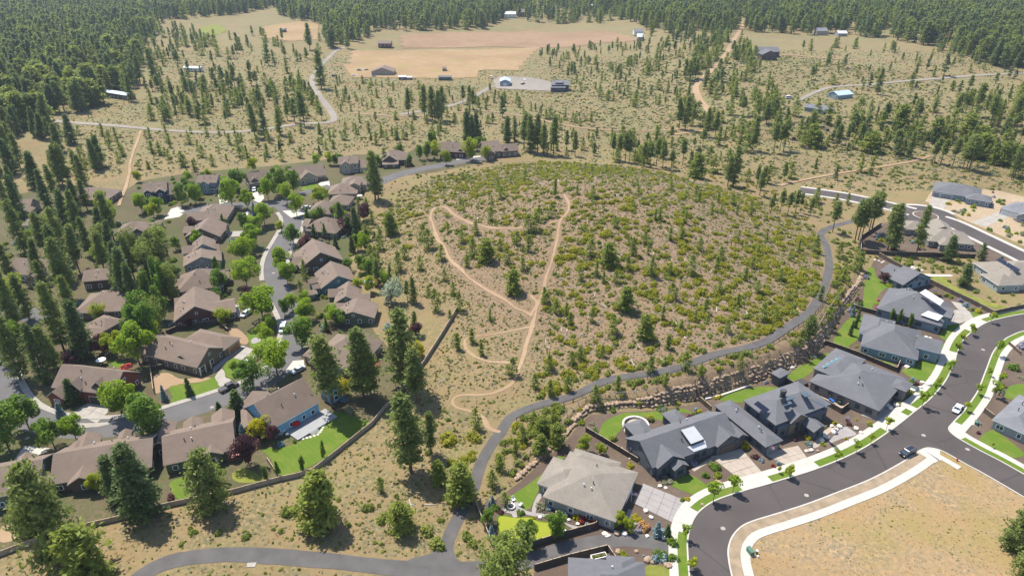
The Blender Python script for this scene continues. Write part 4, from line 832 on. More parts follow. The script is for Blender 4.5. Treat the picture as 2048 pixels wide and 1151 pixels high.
h = house('red-brown house with steep dormers and a white driveway', 'the red-brown dormer house', (137,728,247,741,8,'u'), [([(225,789),(280,743),(104,772)],None,4.2,'gu',.72,'red'), (('rel',5.5,10,-.5,6),None,4.8,'gv',.95,'maroon'), (('rel',12.5,16.5,1,6.5),None,5.2,'gv',.95,'maroon'), (('rel',0.5,6,-3,3),None,3,'gv',.8)], 'red', doors=[(0,'f',.68,4.8,'dark'), (0,'f',.9,2.7,'dark')])
h = house('pale blue house with a long brown roof and a rear deck', 'the pale blue house', (545,851,604,818,3.8,'u'), [([(545,851),(485,816),(640,803)],None,3.8,'gu',.72), (('rel',0.5,9,8,16),None,3.6,'gv',.6), (('rel',19,24,0.5,6),None,4.6,'gv',.6)], 'blue', trim='trim_white')
on_slope(h, 0, 'b', [(525,787),(542,783),(536,790),(519,794)], 0.15, M['glass'], 'skylight')
u0, u1, v0, v1 = h.w[0][:4]
dk = MB(); dk.box(u0+4, u0+17, v0-5.2, v0+0.4, 0.15, 0.45); dkm = surf('grey_deck', (0.24, 0.24, 0.235), 0.8, 0.08); dk.build('deck', dkm, h.root)
for k in range(3): ubox('step', dkm, h.root, (u0+9+0.0*k, v0-5.4-0.35*k, 0.34-0.12*k), (2.4, 0.36, 0.12))
BLUEH = h
house('long brown roof with a purple plum tree at its right end', 'the long roof by the plum tree', (326,930,472,897,3.5,'u'), [([(326,930),(472,898)],14,3.3,'gu',.52), (('rel',4,9,7.5,16.5),None,3.3,'gv',.6), (('rel',11,17,7.5,17),None,3.3,'gv',.62), (('rel',18.5,22,7.5,16.5),None,3.3,'gv',.6), (('rel',8.5,14,-.6,4),None,3.2,'gv',.55)], 'green')
house('long brown roof behind the dark firs with a gabled porch', 'the long roof behind the firs', (98,970,300,934,3.3,'u'), [([(98,970),(304,932)],14,3.3,'gu',.52), (('rel',2,8,7,17),None,3.3,'gv',.6), (('rel',12,15.5,8,16.5),None,3.3,'gv',.62), (('rel',20,26,7,17),None,3.3,'gv',.6), (('rel',4,10,-1.2,4.5),None,3.2,'gv',.6)], 'darkbrown')
house('brown-roofed house with a dark green end wall at the picture edge', 'the dark green house at the left edge', (0,931,59,920,7,'u'), [([(-70,1010),(82,972)],13,4.3,'gu',.55), (('rel',9,16,-1.5,5),None,4.4,'gv',.62), (('rel',17,22,9,16),None,3.3,'gv',.6), (('rel',6,10,9,15.5),None,3.3,'gv',.6)], 'green')
house('brown-roofed house with a small gable window beside the shaded corner', 'the house at the shaded corner', (41,518,80,520,7,'u'), [([(8,550),(92,548)],13,3.4,'gu',.6), ([(46,561),(84,561)],9,3.4,'gv',.65)], 'tan')
house('large brown hip roof ringed by tall pines', 'the pine-ringed hip roof', (155,627,240,622,3,'u'), [([(146,626),(243,622)],15,3,'h',.5), ([(183,603),(254,601)],9,3.2,'h',.5)], 'brown')
house('smaller brown hip roof with a white vent below the pine-ringed roof', 'the small vented hip roof', (168,648,211,659,3,'u'), [([(168,650),(211,660),(229,634)],None,3.1,'h',.5), (('rel',1,9,-6,2),None,2.8,'h',.4)], 'brown')
house('brown hip roof by the footpath at the forest edge', 'the forest-edge hip roof', (125,400,205,400,3,'u'), [([(124,401),(216,398)],15,3.2,'h',.5)], 'brown')
house('brown house half hidden by pines at the left edge', 'the half-hidden house', (8,420,58,418,3,'u'), [([(4,421),(59,418)],11,3.6,'gu',.6), ([(36,426),(60,424)],6,3.4,'gv',.6)], 'tan', doors=[])
house('small brown garage roof deep among the pines', 'the hidden garage roof', (42,450,72,450,3,'u'), [([(42,451),(73,450)],8,2.9,'gu',.4)], 'tan', detail=1)
house('dark brown house in deep shade below three bare trunks', 'the deeply shaded house', (165,562,232,556,3,'u'), [([(163,563),(234,557)],10,4,'gu',.5)], 'darkbrown')
house('corner of a brown roof at the far left beside the street', 'the roof corner at the left street', (-40,716,14,706,3,'u'), [([(-60,722),(15,706)],9,3,'gu',.4)], 'tan', detail=1)
# --- newer houses on the right
h = house('tan hip-roofed house with grey walls beside the putting green', 'the tan-roofed house', (1085,992,1220,1039,3.2,'u'), [([(1085,992),(1220,1039),(1277,944)],None,3.2,'h',.36), ([(1073,966),(1122,917),(1150,990)],None,3.1,'h',.36), ([(1136,920),(1166,900),(1240,930)],None,3.15,'h',.36)], 'grey', 'roof_tan', doors=[(0,'r',.68,4.9,'white')], vents=4)
R1 = h
h = house('charcoal-roofed house with a white metal dormer and three front gables', 'the white-dormer house', (1312,932,1478,873,3.2,'u'), [([(1249,876),(1312,933),(1474,871)],None,3.3,'gu',.62), (('rel',1,9.5,-.8,8),None,3.35,'gv',.6), (('rel',4.5,9,-3,2),None,3.1,'gv',.6), (('rel',19.5,27.5,-.8,8),None,3.35,'gv',.6), (('rel',25.5,30,-.6,6),None,3.2,'gv',.6), (('rel',3,9,9,17.5),None,3.1,'h',.45), (('rel',15,20,10,17),None,3.1,'h',.45)], 'charcoal', 'roof_dark', 'trim_dark', doors=[(3,'f',.5,5,'brown'), (4,'f',.6,2.8,'brown')])
R2 = h
on_slope(h, 0, 'f', [(1362,859),(1388,851),(1408,877),(1382,887)], 0.9, M['metal_white'], 'metal_dormer', 0.15)
on_slope(h, 0, 'f', [(1374,893),(1410,880),(1414,894),(1388,903)], 0.15, M['metal_white'], 'metal_porch_roof', 0.05)
h = house('charcoal house with solar panels, a round black chimney and timber gables', 'the solar-panelled house', (1530,893,1428,810,3.3,'v'), [([(1428,810),(1530,893),(1567,880)],None,3.3,'h',.36), ([(1486,800),(1556,848),(1652,800)],None,5.2,'h',.36), ([(1556,858),(1612,838),(1660,826)],8,3.9,'h',.4), (('rel',11.5,18,3,12),None,4.6,'gv',.6,'brown'), (('rel',16,21,-1,4),None,3.0,'gv',.45)], 'charcoal', 'roof_dark', 'trim_dark', doors=[(0,'f',.5,4.2,'grey')])
R3 = h
for q in ([(1516,801),(1539,818),(1531,825),(1508,807)],): on_slope(h, 1, 'f', q, 0.12, M['panel'], 'solar_panel')
for q in ([(1560,798),(1582,791),(1590,795),(1567,803)], [(1562,806),(1580,801),(1585,806),(1568,811)], [(1600,784),(1612,783),(1622,790),(1610,793)], [(1620,797),(1648,806),(1660,818),(1640,808)]): on_slope(h, 1, 'b', q, 0.12, M['panel'], 'solar_panel')
u0, u1, v0, v1, hh, _, p = h.w[1]; m_ = MB(); cu_, cv_ = u0+(u1-u0)*.42, (v0+v1)/2+0.6
m_.cyl(cu_, cv_, hh+0.6, hh+p*(v1-v0)/2+1.7, 0.75, n=14); m_.cyl(cu_, cv_, hh+p*(v1-v0)/2+1.7, hh+p*(v1-v0)/2+2.1, 0.95, 0.8, n=14); m_.build('chimney', M['trim_dark'], h.roofs[1])
R4 = house('wide low grey-roofed house with four small skylights', 'the four-skylight house', (1618,762,1728,809,3.2,'u'), [([(1618,762),(1728,809),(1815,757)],None,3.2,'h',.3), ([(1626,736),(1696,708),(1731,718),(1690,760)],None,4.3,'h',.28), (('rel',4,15,7,17),None,4.3,'h',.3), (('rel',17,22,14,20),None,3.6,'h',.3)], 'taupe', 'roof_dark', 'trim_dark', doors=[(0,'r',.25,5,'grey')])
for q in ([(1645,731),(1652,729),(1655,732),(1648,734)], [(1653,725.5),(1660,724),(1663,727),(1656,728.5)], [(1662,720.5),(1669,719),(1672,722),(1665,723.5)], [(1671,715.5),(1678,714),(1681,717),(1674,718.5)]): on_slope(R4, 1, 'l', q, 0.14, M['glass_teal'], 'skylight', extra=M['trim_white'])
R5 = house('blue-grey walled house with a dark hip roof and side lawn', 'the blue-grey hip-roofed house', (1721,690,1817,714,3.2,'u'), [([(1721,690),(1817,714),(1843,661)],None,3.2,'h',.5), (('rel',15,22,6,14),None,4,'gu',.6), ([(1717,665),(1741,630),(1790,650)],None,3.2,'h',.45)], 'slate', 'roof_dark', 'trim_white', doors=[(1,'r',.5,4.8,'grey')], vents=3)
R6 = house('dark-roofed house with two bright white metal roof panels', 'the two-white-roofs house', (1755,615,1870,647,3.2,'u'), [([(1752,616),(1868,648),(1904,607)],None,3.2,'h',.55), (('rel',2,11,9,20),None,3.2,'gv',.45), (('rel',12,22,5,13),None,4.6,'gu',.5)], 'slate', 'roof_dark', 'trim_dark', doors=[(0,'r',.7,4.6,'grey')])
on_slope(R6, 0, 'f', [(1851,578),(1888,601),(1880,611),(1839,585)], 0.35, M['metal_white'], 'metal_roof', 1.4)
on_slope(R6, 0, 'f', [(1856,621),(1887,631),(1876,641),(1841,629)], 0.25, M['metal_white'], 'metal_porch_roof', 0.5)
R7 = house('small grey annex with a plain dark gable roof by the fence', 'the small grey annex', (1765,543,1816,568,3,'u'), [([(1765,543),(1816,568),(1795,532)],None,3,'gu',.45), ([(1806,570),(1848,556),(1832,540)],None,3,'gu',.45)], 'slate', 'roof_dark', 'trim_dark')
R8 = house('tan-roofed pale house with a long dark solar strip at the right edge', 'the house with the solar strip', (1945,524,2013,567,3.2,'u'), [([(1945,524),(2013,567),(2085,535)],None,3.2,'h',.42), (('rel',10,20,-4,6),None,3.2,'h',.42)], 'sage', 'roof_tan', 'trim_white')
on_slope(R8, 0, 'f', [(2000,515),(2041,539),(2033,544),(1992,519)], 0.12, M['panel'], 'solar_panel')
R9 = house('tan-roofed house with angled wings behind the dark fence', 'the tan angled house', (1857,480,1951,488,3,'u'), [([(1857,482),(1951,489)],14,3,'h',.5), ([(1803,452),(1866,468)],10,3,'h',.5), ([(1880,489),(1912,492)],10,3,'h',.5), ([(1866,462),(1908,462)],10,3.3,'gv',.5)], 'taupe', 'roof_tan')
R10 = house('dark hip-roofed house with two garage doors beyond the round island', 'the dark house beyond the island', (1864,381,1961,397,3,'u'), [([(1864,381),(1961,397)],17,3.1,'h',.4), (('rel',15,26,-3,6),None,3.1,'h',.4)], 'slate', 'roof_dark', 'trim_white', doors=[(0,'f',.11,3,'grey'), (0,'f',.32,5.2,'grey')])
R11 = house('grey-roofed house with a white garage at the right edge', 'the grey house at the right edge', (2000,414,2050,428,3,'u'), [([(2000,415),(2075,437)],15,3.1,'h',.5), (('rel',9,15,-4,5),None,3.2,'gv',.6)], 'grey', 'roof_grey', 'trim_white', doors=[(0,'f',.15,3,'white'), (0,'f',.4,4.8,'white')])
R12 = house('dark hip roof cut off by the bottom of the picture', 'the roof at the bottom edge', (1165,1135,1285,1143,3,'u'), [([(1135,1226),(1300,1228)],13,3,'h',.5), (('rel',8,14,6,14),None,3.2,'h',.5)], 'charcoal', 'roof_dark', 'trim_dark')
R13 = house('grey corner house with a tan hip roof across the dark street', 'the corner house across the street', (1984,838,2050,868,3,'u'), [([(1984,838),(2050,868),(2110,818)],None,3.1,'h',.42), (('rel',10,18,-5,5),None,3,'h',.42)], 'grey', 'roof_grey', 'trim_white')
# --- scattered places farther out
FH = dict(detail=1, vents=0)
house('tan gabled barn-like house beside the dry pasture', 'the tan pasture house', (742,143,787,143,4,'u'), [([(742,143),(787,144)],15,3.6,'gv',.35)], 'tan', 'roof_brown', **FH)
house('blue-grey metal shop with one big door on a gravel yard', 'the blue metal shop', (999,163,1021,163,4,'u'), [([(999,163),(1021,163)],14,4.2,'gv',.35)], 'bluegrey', 'metal_blue', 'trim_white', doors=[(0,'f',.5,3.6,'white')], **FH)
house('dark two-level house with decks and a small green lawn', 'the decked dark house', (1103,166,1139,166,5,'u'), [([(1103,170),(1139,170)],12,4.6,'gu',.4), (('rel',3,10,1,9),None,6.2,'gu',.4), (('rel',-1,12,-3,1),None,3,'shed',.1)], 'charcoal', 'roof_grey', 'trim_dark', **FH)
house('red-roofed barn at the edge of the brown field', 'the red barn', (755,86,782,86,4,'u'), [([(755,87),(782,87)],12,4,'gu',.4)], 'maroon', 'roof_brown', **FH)
house('low shed with a white roof in the tan farmyard', 'the white-roofed shed', (795,153,816,153,3,'u'), [([(796,154),(812,154)],8,3.2,'gu',.2), ([(813,155),(824,155)],6,2.8,'gu',.2)], 'darkbrown', 'metal_white', 'trim_white', name='shed', cat='shed', **FH)
house('long dark green shed in the farmyard', 'the dark green shed', (876,153,903,153,3,'u'), [([(876,154),(903,155)],7,3,'gu',.25)], 'green', 'roof_dark', 'trim_dark', name='shed', cat='shed', **FH)
house('tiny red-brown shed standing alone on the pasture', 'the tiny lone shed', (883,135,894,135,3,'u'), [([(884,137),(893,137)],6,3,'gu',.4)], 'maroon', 'roof_brown', name='shed', cat='shed', **FH)
house('dark gabled ranch house by the valley dirt road', 'the dark ranch house', (1520,105,1560,105,5,'u'), [([(1520,104),(1561,104)],18,5,'gu',.4), ([(1524,110),(1556,110)],14,4.6,'gv',.5)], 'darkbrown', 'roof_dark', 'trim_dark', **FH)
house('long low grey ranch house with a white deck', 'the low grey ranch house', (1608,213,1666,219,3,'u'), [([(1608,214),(1667,220)],9,3.2,'gu',.35), (('rel',8,14,-5,4),None,3.1,'gv',.35)], 'bluegrey', 'roof_grey', 'trim_white', **FH)
house('blue-grey garage beside the gravel lane', 'the lane garage', (1677,190,1707,187,3,'u'), [([(1677,191),(1708,188)],11,3.2,'gu',.4)], 'bluegrey', 'metal_blue', 'trim_white', name='garage', cat='garage', **FH)
house('grey house at the foot of the right-hand forest', 'the forest-foot house', (1634,62,1656,62,4,'u'), [([(1634,62),(1657,62)],14,5,'gu',.4)], 'tan', 'roof_grey', **FH)
house('small grey house next to the forest-foot house', 'the small forest-foot house', (1677,66,1696,66,4,'u'), [([(1677,67),(1696,67)],12,4,'gu',.4)], 'grey', 'metal_white', **FH)
house('long shed with a pale blue metal roof inside the pine forest', 'the blue-roofed forest shed', (205,182,255,190,4,'u'), [([(205,184),(255,191)],8,4,'gu',.3)], 'charcoal', 'metal_blue', 'trim_white', name='shed', cat='shed', **FH)
house('white barn roof at the back of the left forest', 'the white forest barn', (131,34,146,34,4,'u'), [([(131,36),(146,36)],16,5,'gu',.4)], 'white', 'metal_white', 'trim_white', name='barn', cat='barn', **FH)
house('white house in the far clearing', 'the white clearing house', (1008,28,1032,28,4,'u'), [([(1008,29),(1032,28)],16,5,'gu',.4)], 'white', 'metal_white', 'trim_white', **FH)
house('dark house beside the white clearing house', 'the dark clearing house', (1034,24,1048,24,4,'u'), [([(1034,25),(1049,24)],16,6,'gu',.5)], 'darkbrown', 'roof_brown', **FH)
house('pale house at the upper end of the brown field', 'the field-end house', (1266,62,1310,62,4,'u'), [([(1268,63),(1288,63)],12,4,'gu',.4)], 'white', 'roof_grey', 'trim_white', **FH)
house('white farmhouse among the trees right of the field', 'the white farmhouse', (1338,42,1360,42,4,'u'), [([(1338,42),(1356,42)],13,5,'gu',.4)], 'white', 'metal_white', 'trim_white', **FH)
house('red barn below the right-hand forest', 'the far red barn', (1900,72,1930,72,4,'u'), [([(1903,73),(1926,73)],14,5,'gu',.45)], 'red', 'roof_brown', **FH)
house('pale house in the far right forest', 'the far right forest house', (1836,20,1860,20,4,'u'), [([(1836,22),(1850,22)],16,5,'gu',.4)], 'white', 'metal_white', 'trim_white', **FH)
for lb_, nk_, x_, y_, w_, wl_, rf_ in [('pale-roofed house deep in the upper right forest', 'the pale forest roof', 1905, 30, 12, 'white', 'metal_white'), ('grey house in a gap of the upper right forest', 'the grey gap house', 1790, 34, 14, 'grey', 'roof_grey'), ('white house at the top edge of the right forest', 'the top-edge white house', 1700, 16, 12, 'white', 'metal_white'),
    ('brown house at the far right forest edge', 'the far right brown house', 1985, 88, 16, 'brown', 'roof_brown'), ('blue-roofed house in the right forest', 'the blue forest roof', 1680, 36, 12, 'bluegrey', 'metal_blue'), ('white house left of the valley road top', 'the valley-top white house', 1430, 30, 14, 'white', 'metal_white'), ('pale shed right of the brown field', 'the pale field shed', 1275, 74, 14, 'tan', 'metal_white'), ('long pale barn beyond the far clearing', 'the long pale barn', 1180, 12, 18, 'white', 'metal_white')]:
    house(lb_, nk_, (x_, y_, x_+w_, y_, 4, 'u'), [([(x_, y_), (x_+w_, y_)], 13, 5, 'gu', .45)], wl_, rf_, 'trim_white', **FH)
house('dark cabin in the left paddock', 'the paddock cabin', (560,57,575,57,4,'u'), [([(558,60),(570,60)],8,4,'gu',.4)], 'maroon', 'roof_dark', name='cabin', cat='cabin', **FH)
house('pale long house behind the left pines', 'the pale house behind the pines', (305,28,335,28,4,'u'), [([(305,29),(332,28)],14,5,'gu',.35)], 'tan', 'roof_grey', **FH)
house('long white stable in the left clearing', 'the white stable', (362,134,412,136,3,'u'), [([(366,135),(398,137)],7,3,'gu',.3)], 'white', 'metal_blue', 'trim_white', name='stable', cat='stable', **FH)
pv = house('small garden pavilion with a dark square roof beside the fence', 'the garden pavilion', (1544,744,1562,754,2.6,'u'), [([(1543,744),(1560,756),(1574,741)],None,2.8,'h',.25)], 'charcoal', 'roof_dark', 'trim_dark', detail=0, vents=0, name='pavilion', cat='pavilion')

# ------------------------------------------------------------------ plants
def rhombs(rng, C, size, out=None, asp=0.55, up=0.0):
    """leaf-sized faces at the points C; returns vertices and quads"""
    n = len(C); d = rng.normal(size=(n, 3))
    if out is not None: d = d*0.75+out
    d[:, 2] += up
    d /= np.linalg.norm(d, axis=1)[:, None]+1e-9
    a = np.cross(d, rng.normal(size=(n, 3))); a /= np.linalg.norm(a, axis=1)[:, None]+1e-9; b = np.cross(d, a)
    s = (size*rng.uniform(0.65, 1.3, n))[:, None]; a = a*s; b = b*s*asp
    V = np.stack([C+a, C+b, C-a, C-b], 1).reshape(-1, 3); i = np.arange(n)*4
    return V, np.stack([i, i+1, i+2, i+3], 1)
def tube(pts, rad, n=6):
    V = []; F = []
    for k, (p, r) in enumerate(zip(pts, rad)):
        for j in range(n):
            a = 2*math.pi*j/n; V.append((p[0]+r*math.cos(a), p[1]+r*math.sin(a), p[2]))
        if k:
            for j in range(n): F.append(((k-1)*n+j, (k-1)*n+(j+1) % n, k*n+(j+1) % n, k*n+j))
    return V, F
def cat(parts):
    V = []; F = []; o = 0
    for v, f in parts: V.append(np.asarray(v, float).reshape(-1, 3)); F.append(np.asarray(f, int).reshape(-1, 4)+o); o += len(V[-1])
    return np.concatenate(V), np.concatenate(F)
def pine(seed, base=0.2, rad=0.17, levels=26, per=6, clumps=4, leaf=0.017, k=7, spread=0.022, power=0.8, droop=-0.1, bulge=0.25, ragged=0.35):
    """ponderosa of height 1: tapered trunk, limbs, needle clumps along the branches"""
    rng = np.random.default_rng(seed); bend = rng.normal(0, 0.012, 2)
    ax = lambda z: np.array([bend[0]*z*z*2, bend[1]*z*z*2, z])
    tp = [tube([ax(z) for z in np.linspace(-0.02, 0.97, 7)], [0.0135*(1-z)**0.8+0.0016 for z in np.linspace(0, 0.97, 7)], 7)]
    C = []; D = []
    for lv in range(levels):
        t = (lv+rng.uniform(-.4, .4))/levels; t = min(max(t, 0), 1); z = base+(1-base)*0.985*t
        r = rad*((1-t)**power)*(0.55+0.45*min(1, t/bulge)) + 0.012
        for b in range(per):
            a = rng.uniform(0, 2*math.pi); ln = r*rng.uniform(1-ragged*1.6, 1+ragged*0.6); rise = droop*ln+rng.uniform(-.1, .25)*ln+0.35*ln*t
            p0 = ax(z); dr = np.array([math.cos(a), math.sin(a), 0]); p1 = p0+dr*ln+np.array([0, 0, rise])
            if ln > 0.05 and b % 2 == 0: tp.append(tube([p0, (p0+p1)/2+np.array([0, 0, 0.004]), p1], [0.0032, 0.002, 0.0007], 3))
            for c in range(clumps):
                f = 0.3+0.7*(c+rng.uniform(0.2, 1))/clumps; q = p0+(p1-p0)*f
                C.append(q+rng.normal(0, spread, (k, 3))*np.array([1, 1, 0.6])*(0.6+0.5*f)); D.append(np.tile(dr*0.35+np.array([0, 0, 0.45]), (k, 1)))
    C.append(ax(0.985)+rng.normal(0, 0.008, (k*2, 3))*np.array([1, 1, 2])); D.append(np.tile([0, 0, 0.3], (k*2, 1)))
    C = np.concatenate(C); D = np.concatenate(D)
    return cat(tp), rhombs(rng, C, leaf, D)
def broad(seed, rx=0.36, zc=0.6, rz=0.4, lobes=14, n=2600, leaf=0.03, trunk=0.018, stems=1):
    """broad-leaved tree of height 1: forked trunk and a lumpy crown of leaves"""
    rng = np.random.default_rng(seed); tp = []; L_ = []
    for i in range(lobes):
        d = rng.normal(size=3); d /= np.linalg.norm(d); f = rng.uniform(0.38, 1.0)
        L_.append((np.array([d[0]*rx*f, d[1]*rx*f, zc+d[2]*rz*f]), rng.uniform(0.2, 0.5)))
    L_.append((np.array([0, 0, zc+rz*0.55]), 0.42)); L_.append((np.array([0, 0, zc]), 0.5))
    top = np.array([0, 0, zc])
    for s in range(stems):
        o = rng.normal(0, 0.012 if stems > 1 else 0, 2)
        tp.append(tube([(o[0], o[1], -0.02), (o[0]*1.5, o[1]*1.5, (zc-rz)*0.6+0.03), (rng.normal(0, .01), rng.normal(0, .01), zc), (0, 0, zc+rz*0.55)], [trunk, trunk*0.8, trunk*0.5, trunk*0.15], 7))
    C = []; D = []
    for c, r in L_:
        z0 = max(0.03, (zc-rz)*0.75); tp.append(tube([(0, 0, z0+0.25*(c[2]-z0)), tuple((np.array([0, 0, c[2]*.85])+c)/2), tuple(c)], [trunk*.45, trunk*.3, trunk*.1], 4))
        m = int(n/len(L_)); q = rng.normal(size=(m, 3)); q /= np.linalg.norm(q, axis=1)[:, None]
        rr = rng.uniform(0.55, 1.05, m)**0.6; pts = c+q*rr[:, None]*np.array([rx*r*1.1, rx*r*1.1, rz*r])
        C.append(pts); D.append(q*0.8+np.array([0, 0, 0.3]))
    C = np.concatenate(C); D = np.concatenate(D); ok = C[:, 2] > max(0.04, zc-rz*1.05); C = C[ok]; D = D[ok]
    return cat(tp), rhombs(rng, C, leaf, D, 0.62)
def bush(seed, n=420, leaf=0.11, lumps=7, flat=0.6, spread=0.55):
    """low shrub about 1 wide and 0.6 high, uneven domes of leaves on short stems"""
    rng = np.random.default_rng(seed); C = []; D = []; tp = []
    for i in range(lumps):
        a = rng.uniform(0, 6.28); r = spread*0.62*math.sqrt(rng.uniform(0, 1)); c = np.array([r*math.cos(a), r*math.sin(a), 0.0]); R_ = rng.uniform(0.18, 0.32)
        m = n//lumps; q = rng.normal(size=(m, 3)); q[:, 2] = np.abs(q[:, 2]); q /= np.linalg.norm(q, axis=1)[:, None]
        C.append(c+q*rng.uniform(.6, 1.05, m)[:, None]*np.array([R_, R_, R_*flat*2.4])); D.append(q+np.array([0, 0, 0.4]))
        tp.append(tube([(0, 0, -0.05), tuple(c*0.7+np.array([0, 0, R_*flat])), tuple(c+np.array([0, 0, R_*flat*1.6]))], [0.02, 0.012, 0.004], 3))
    return cat(tp), rhombs(rng, np.concatenate(C), leaf*0.62, np.concatenate(D), 0.7)
KINDS = {}
def kind(name, gens, bark, leaf):
    out = []
    for i, (t, c) in enumerate(gens):
        out.append((np_mesh(name+'_trunk', t[0], t[1], [bark]), np_mesh(name+'_crown', c[0], c[1], [leaf])))
    KINDS[name] = out
BP, BG = M['bark_pine'], M['bark_grey']
P_big = [pine(s, base=b, rad=r, levels=24, per=6, clumps=4, k=7, leaf=0.0175) for s, b, r in ((1,.24,.18),(2,.14,.20),(3,.30,.17),(4,.10,.21),(5,.2,.185))]
kind('pine', P_big, BP, L['pine'])
kind('fir', [pine(s, base=.05, rad=.20, levels=26, per=7, clumps=4, k=7, leaf=0.019, ragged=.25, power=.9) for s in (11, 12, 13)], BP, L['fir'])
kind('young', [pine(s, base=.03, rad=r, levels=15, per=8, clumps=3, k=10, leaf=0.036, spread=0.04, power=.7, ragged=.4) for s, r in ((21,.32),(22,.37),(23,.28),(24,.40))], BP, L['young'])
kind('roundpine', [pine(s, base=.04, rad=.36, levels=18, per=8, clumps=4, k=8, leaf=0.026, spread=0.035, power=.55, bulge=.3, ragged=.35) for s in (31, 32)], BP, L['pine'])
kind('bare', [pine(s, base=.45, rad=.15, levels=16, per=6, clumps=4, k=8, leaf=0.02, spread=0.028, power=.5, bulge=.3, ragged=.5) for s in (36, 37, 38)], BP, L['pine'])
kind('spruce', [pine(s, base=.02, rad=.27, levels=18, per=9, clumps=4, k=7, leaf=0.03, spread=.02, power=1.0, bulge=.02, ragged=.12, droop=-.15) for s in (41, 42)], BG, L['blue'])
kind('darkspruce', [pine(s, base=.02, rad=.20, levels=18, per=9, clumps=4, k=7, leaf=0.03, spread=.02, power=.9, bulge=.05, ragged=.15, droop=-.15) for s in (43, 44)], BG, L['fir'])
kind('maple', [broad(s, .36, .58, .41, 14, 3600, .028) for s in (51, 52, 53)], BG, L['maple'])
kind('green', [broad(s, .34, .58, .42, 13, 3600, .028) for s in (54, 55, 56)], BG, L['green'])
kind('lime', [broad(s, .34, .57, .42, 12, 3200, .028) for s in (57, 58)], BG, L['lime'])
kind('gold', [broad(s, .42, .5, .48, 12, 2600, .036) for s in (59, 60)], BG, L['gold'])
kind('cottonwood', [broad(s, .29, .53, .47, 18, 4600, .022) for s in (61, 62)], BG, L['poplar'])
kind('column', [broad(s, .13, .52, .48, 14, 2400, .024) for s in (63, 64)], BG, L['green'])
kind('plum', [broad(s, .48, .53, .46, 14, 3400, .032) for s in (65, 66)], BG, L['plum'])
kind('olive', [broad(s, .46, .53, .46, 14, 3400, .03) for s in (67,)], BG, L['olive'])
kind('sapling', [broad(s, .24, .64, .34, 7, 520, .045, .012) for s in (68, 69, 70)], BG, L['maple'])
kind('saplingy', [broad(s, .24, .64, .34, 7, 520, .045, .012) for s in (71, 72)], BG, L['lime'])
kind('manz', [bush(s, 560, .10, 9) for s in (81, 82, 83, 84)], BG, L['manz'])
kind('brush', [bush(s, 520, .11, 8, .75) for s in (85, 86, 87)], BG, L['brush'])
kind('sage', [bush(s, 260, .12, 6, .5) for s in (88, 89, 90)], BG, L['sage'])
for nm, lf in (('g_green','green'),('g_lime','lime'),('g_gold','gold'),('g_red','red'),('g_lav','lav'),('g_blue','blue'),('g_pink','pink'),('g_plum','plum'),('g_orange','orange')):
    kind(nm, [bush(s, 420, .11, 5, .8, .45) for s in (91, 92)], BG, L[lf])
pr = random.Random(11)
PLANTS = []          # (root object, description, x, y, group)
CATS = {'pine':'pine tree','fir':'fir tree','young':'pine tree','roundpine':'pine tree','bare':'pine tree','spruce':'spruce tree','darkspruce':'conifer','maple':'tree','green':'tree','lime':'tree','gold':'tree','cottonwood':'tree',
        'column':'tree','plum':'plum tree','olive':'tree','sapling':'sapling','saplingy':'sapling'}
NAMES = {'pine':'pine_tree','fir':'fir_tree','young':'pine_tree','roundpine':'pine_tree','bare':'pine_tree','spruce':'spruce_tree','darkspruce':'conifer_tree','maple':'maple_tree','green':'leafy_tree','lime':'leafy_tree','gold':'leafy_tree',
         'cottonwood':'cottonwood_tree','column':'poplar_tree','plum':'plum_tree','olive':'olive_tree','sapling':'street_sapling','saplingy':'street_sapling'}
def plant(kd, x, y, z, h, wf=1.0, desc=None, group=None, name=None, cat_=None, var=None, lean=0.0):
    vs = KINDS[kd]; t, c = vs[pr.randrange(len(vs))] if var is None else vs[var % len(vs)]
    r = empty(name or NAMES.get(kd, 'shrub'), (x, y, z), pr.uniform(0, 6.28)); r.scale = (h*wf, h*wf, h); r.empty_display_size = 0.1
    if lean: r.rotation_euler = (pr.uniform(-lean, lean), pr.uniform(-lean, lean), r.rotation_euler[2])
    link('trunk' if kd in NAMES else 'stems', t, r); link('crown' if kd in NAMES else 'foliage', c, r)
    r['category'] = cat_ or CATS.get(kd, 'shrub')
    if group: r['group'] = group
    PLANTS.append((r, desc or kd, x, y)); return r
PINES = []           # (x, y, z, height, kind, width factor)
def pine_px(lst, kd='pine', wf=1.0):
    b = Gm([(e[0], e[1]) for e in lst])
    for e, g in zip(lst, b):
        h = max(1.5, z_at(g[0], g[1], e[2])-g[2]); PINES.append((g[0], g[1], g[2], min(h, 34), e[3] if len(e) > 3 else kd, e[4] if len(e) > 4 else wf))
def tree_px(kd, lst, desc, group=None, wf=1.0):
    b = Gm([(e[0], e[1]) for e in lst])
    for e, g in zip(lst, b):
        h = max(1.0, z_at(g[0], g[1], e[2])-g[2])
        for _ in range(10):
            near_ = [hp for hp in HPOLY if abs(hp[0][0]-g[0]) < 45 and abs(hp[0][1]-g[1]) < 45]
            if any(inpoly(np.array([g[0]]), np.array([g[1]]), hp)[0] for hp in near_): g[1] -= 1.0
            else: break
        plant(kd, g[0], g[1], g[2], h, e[3] if len(e) > 3 else wf, desc, group)
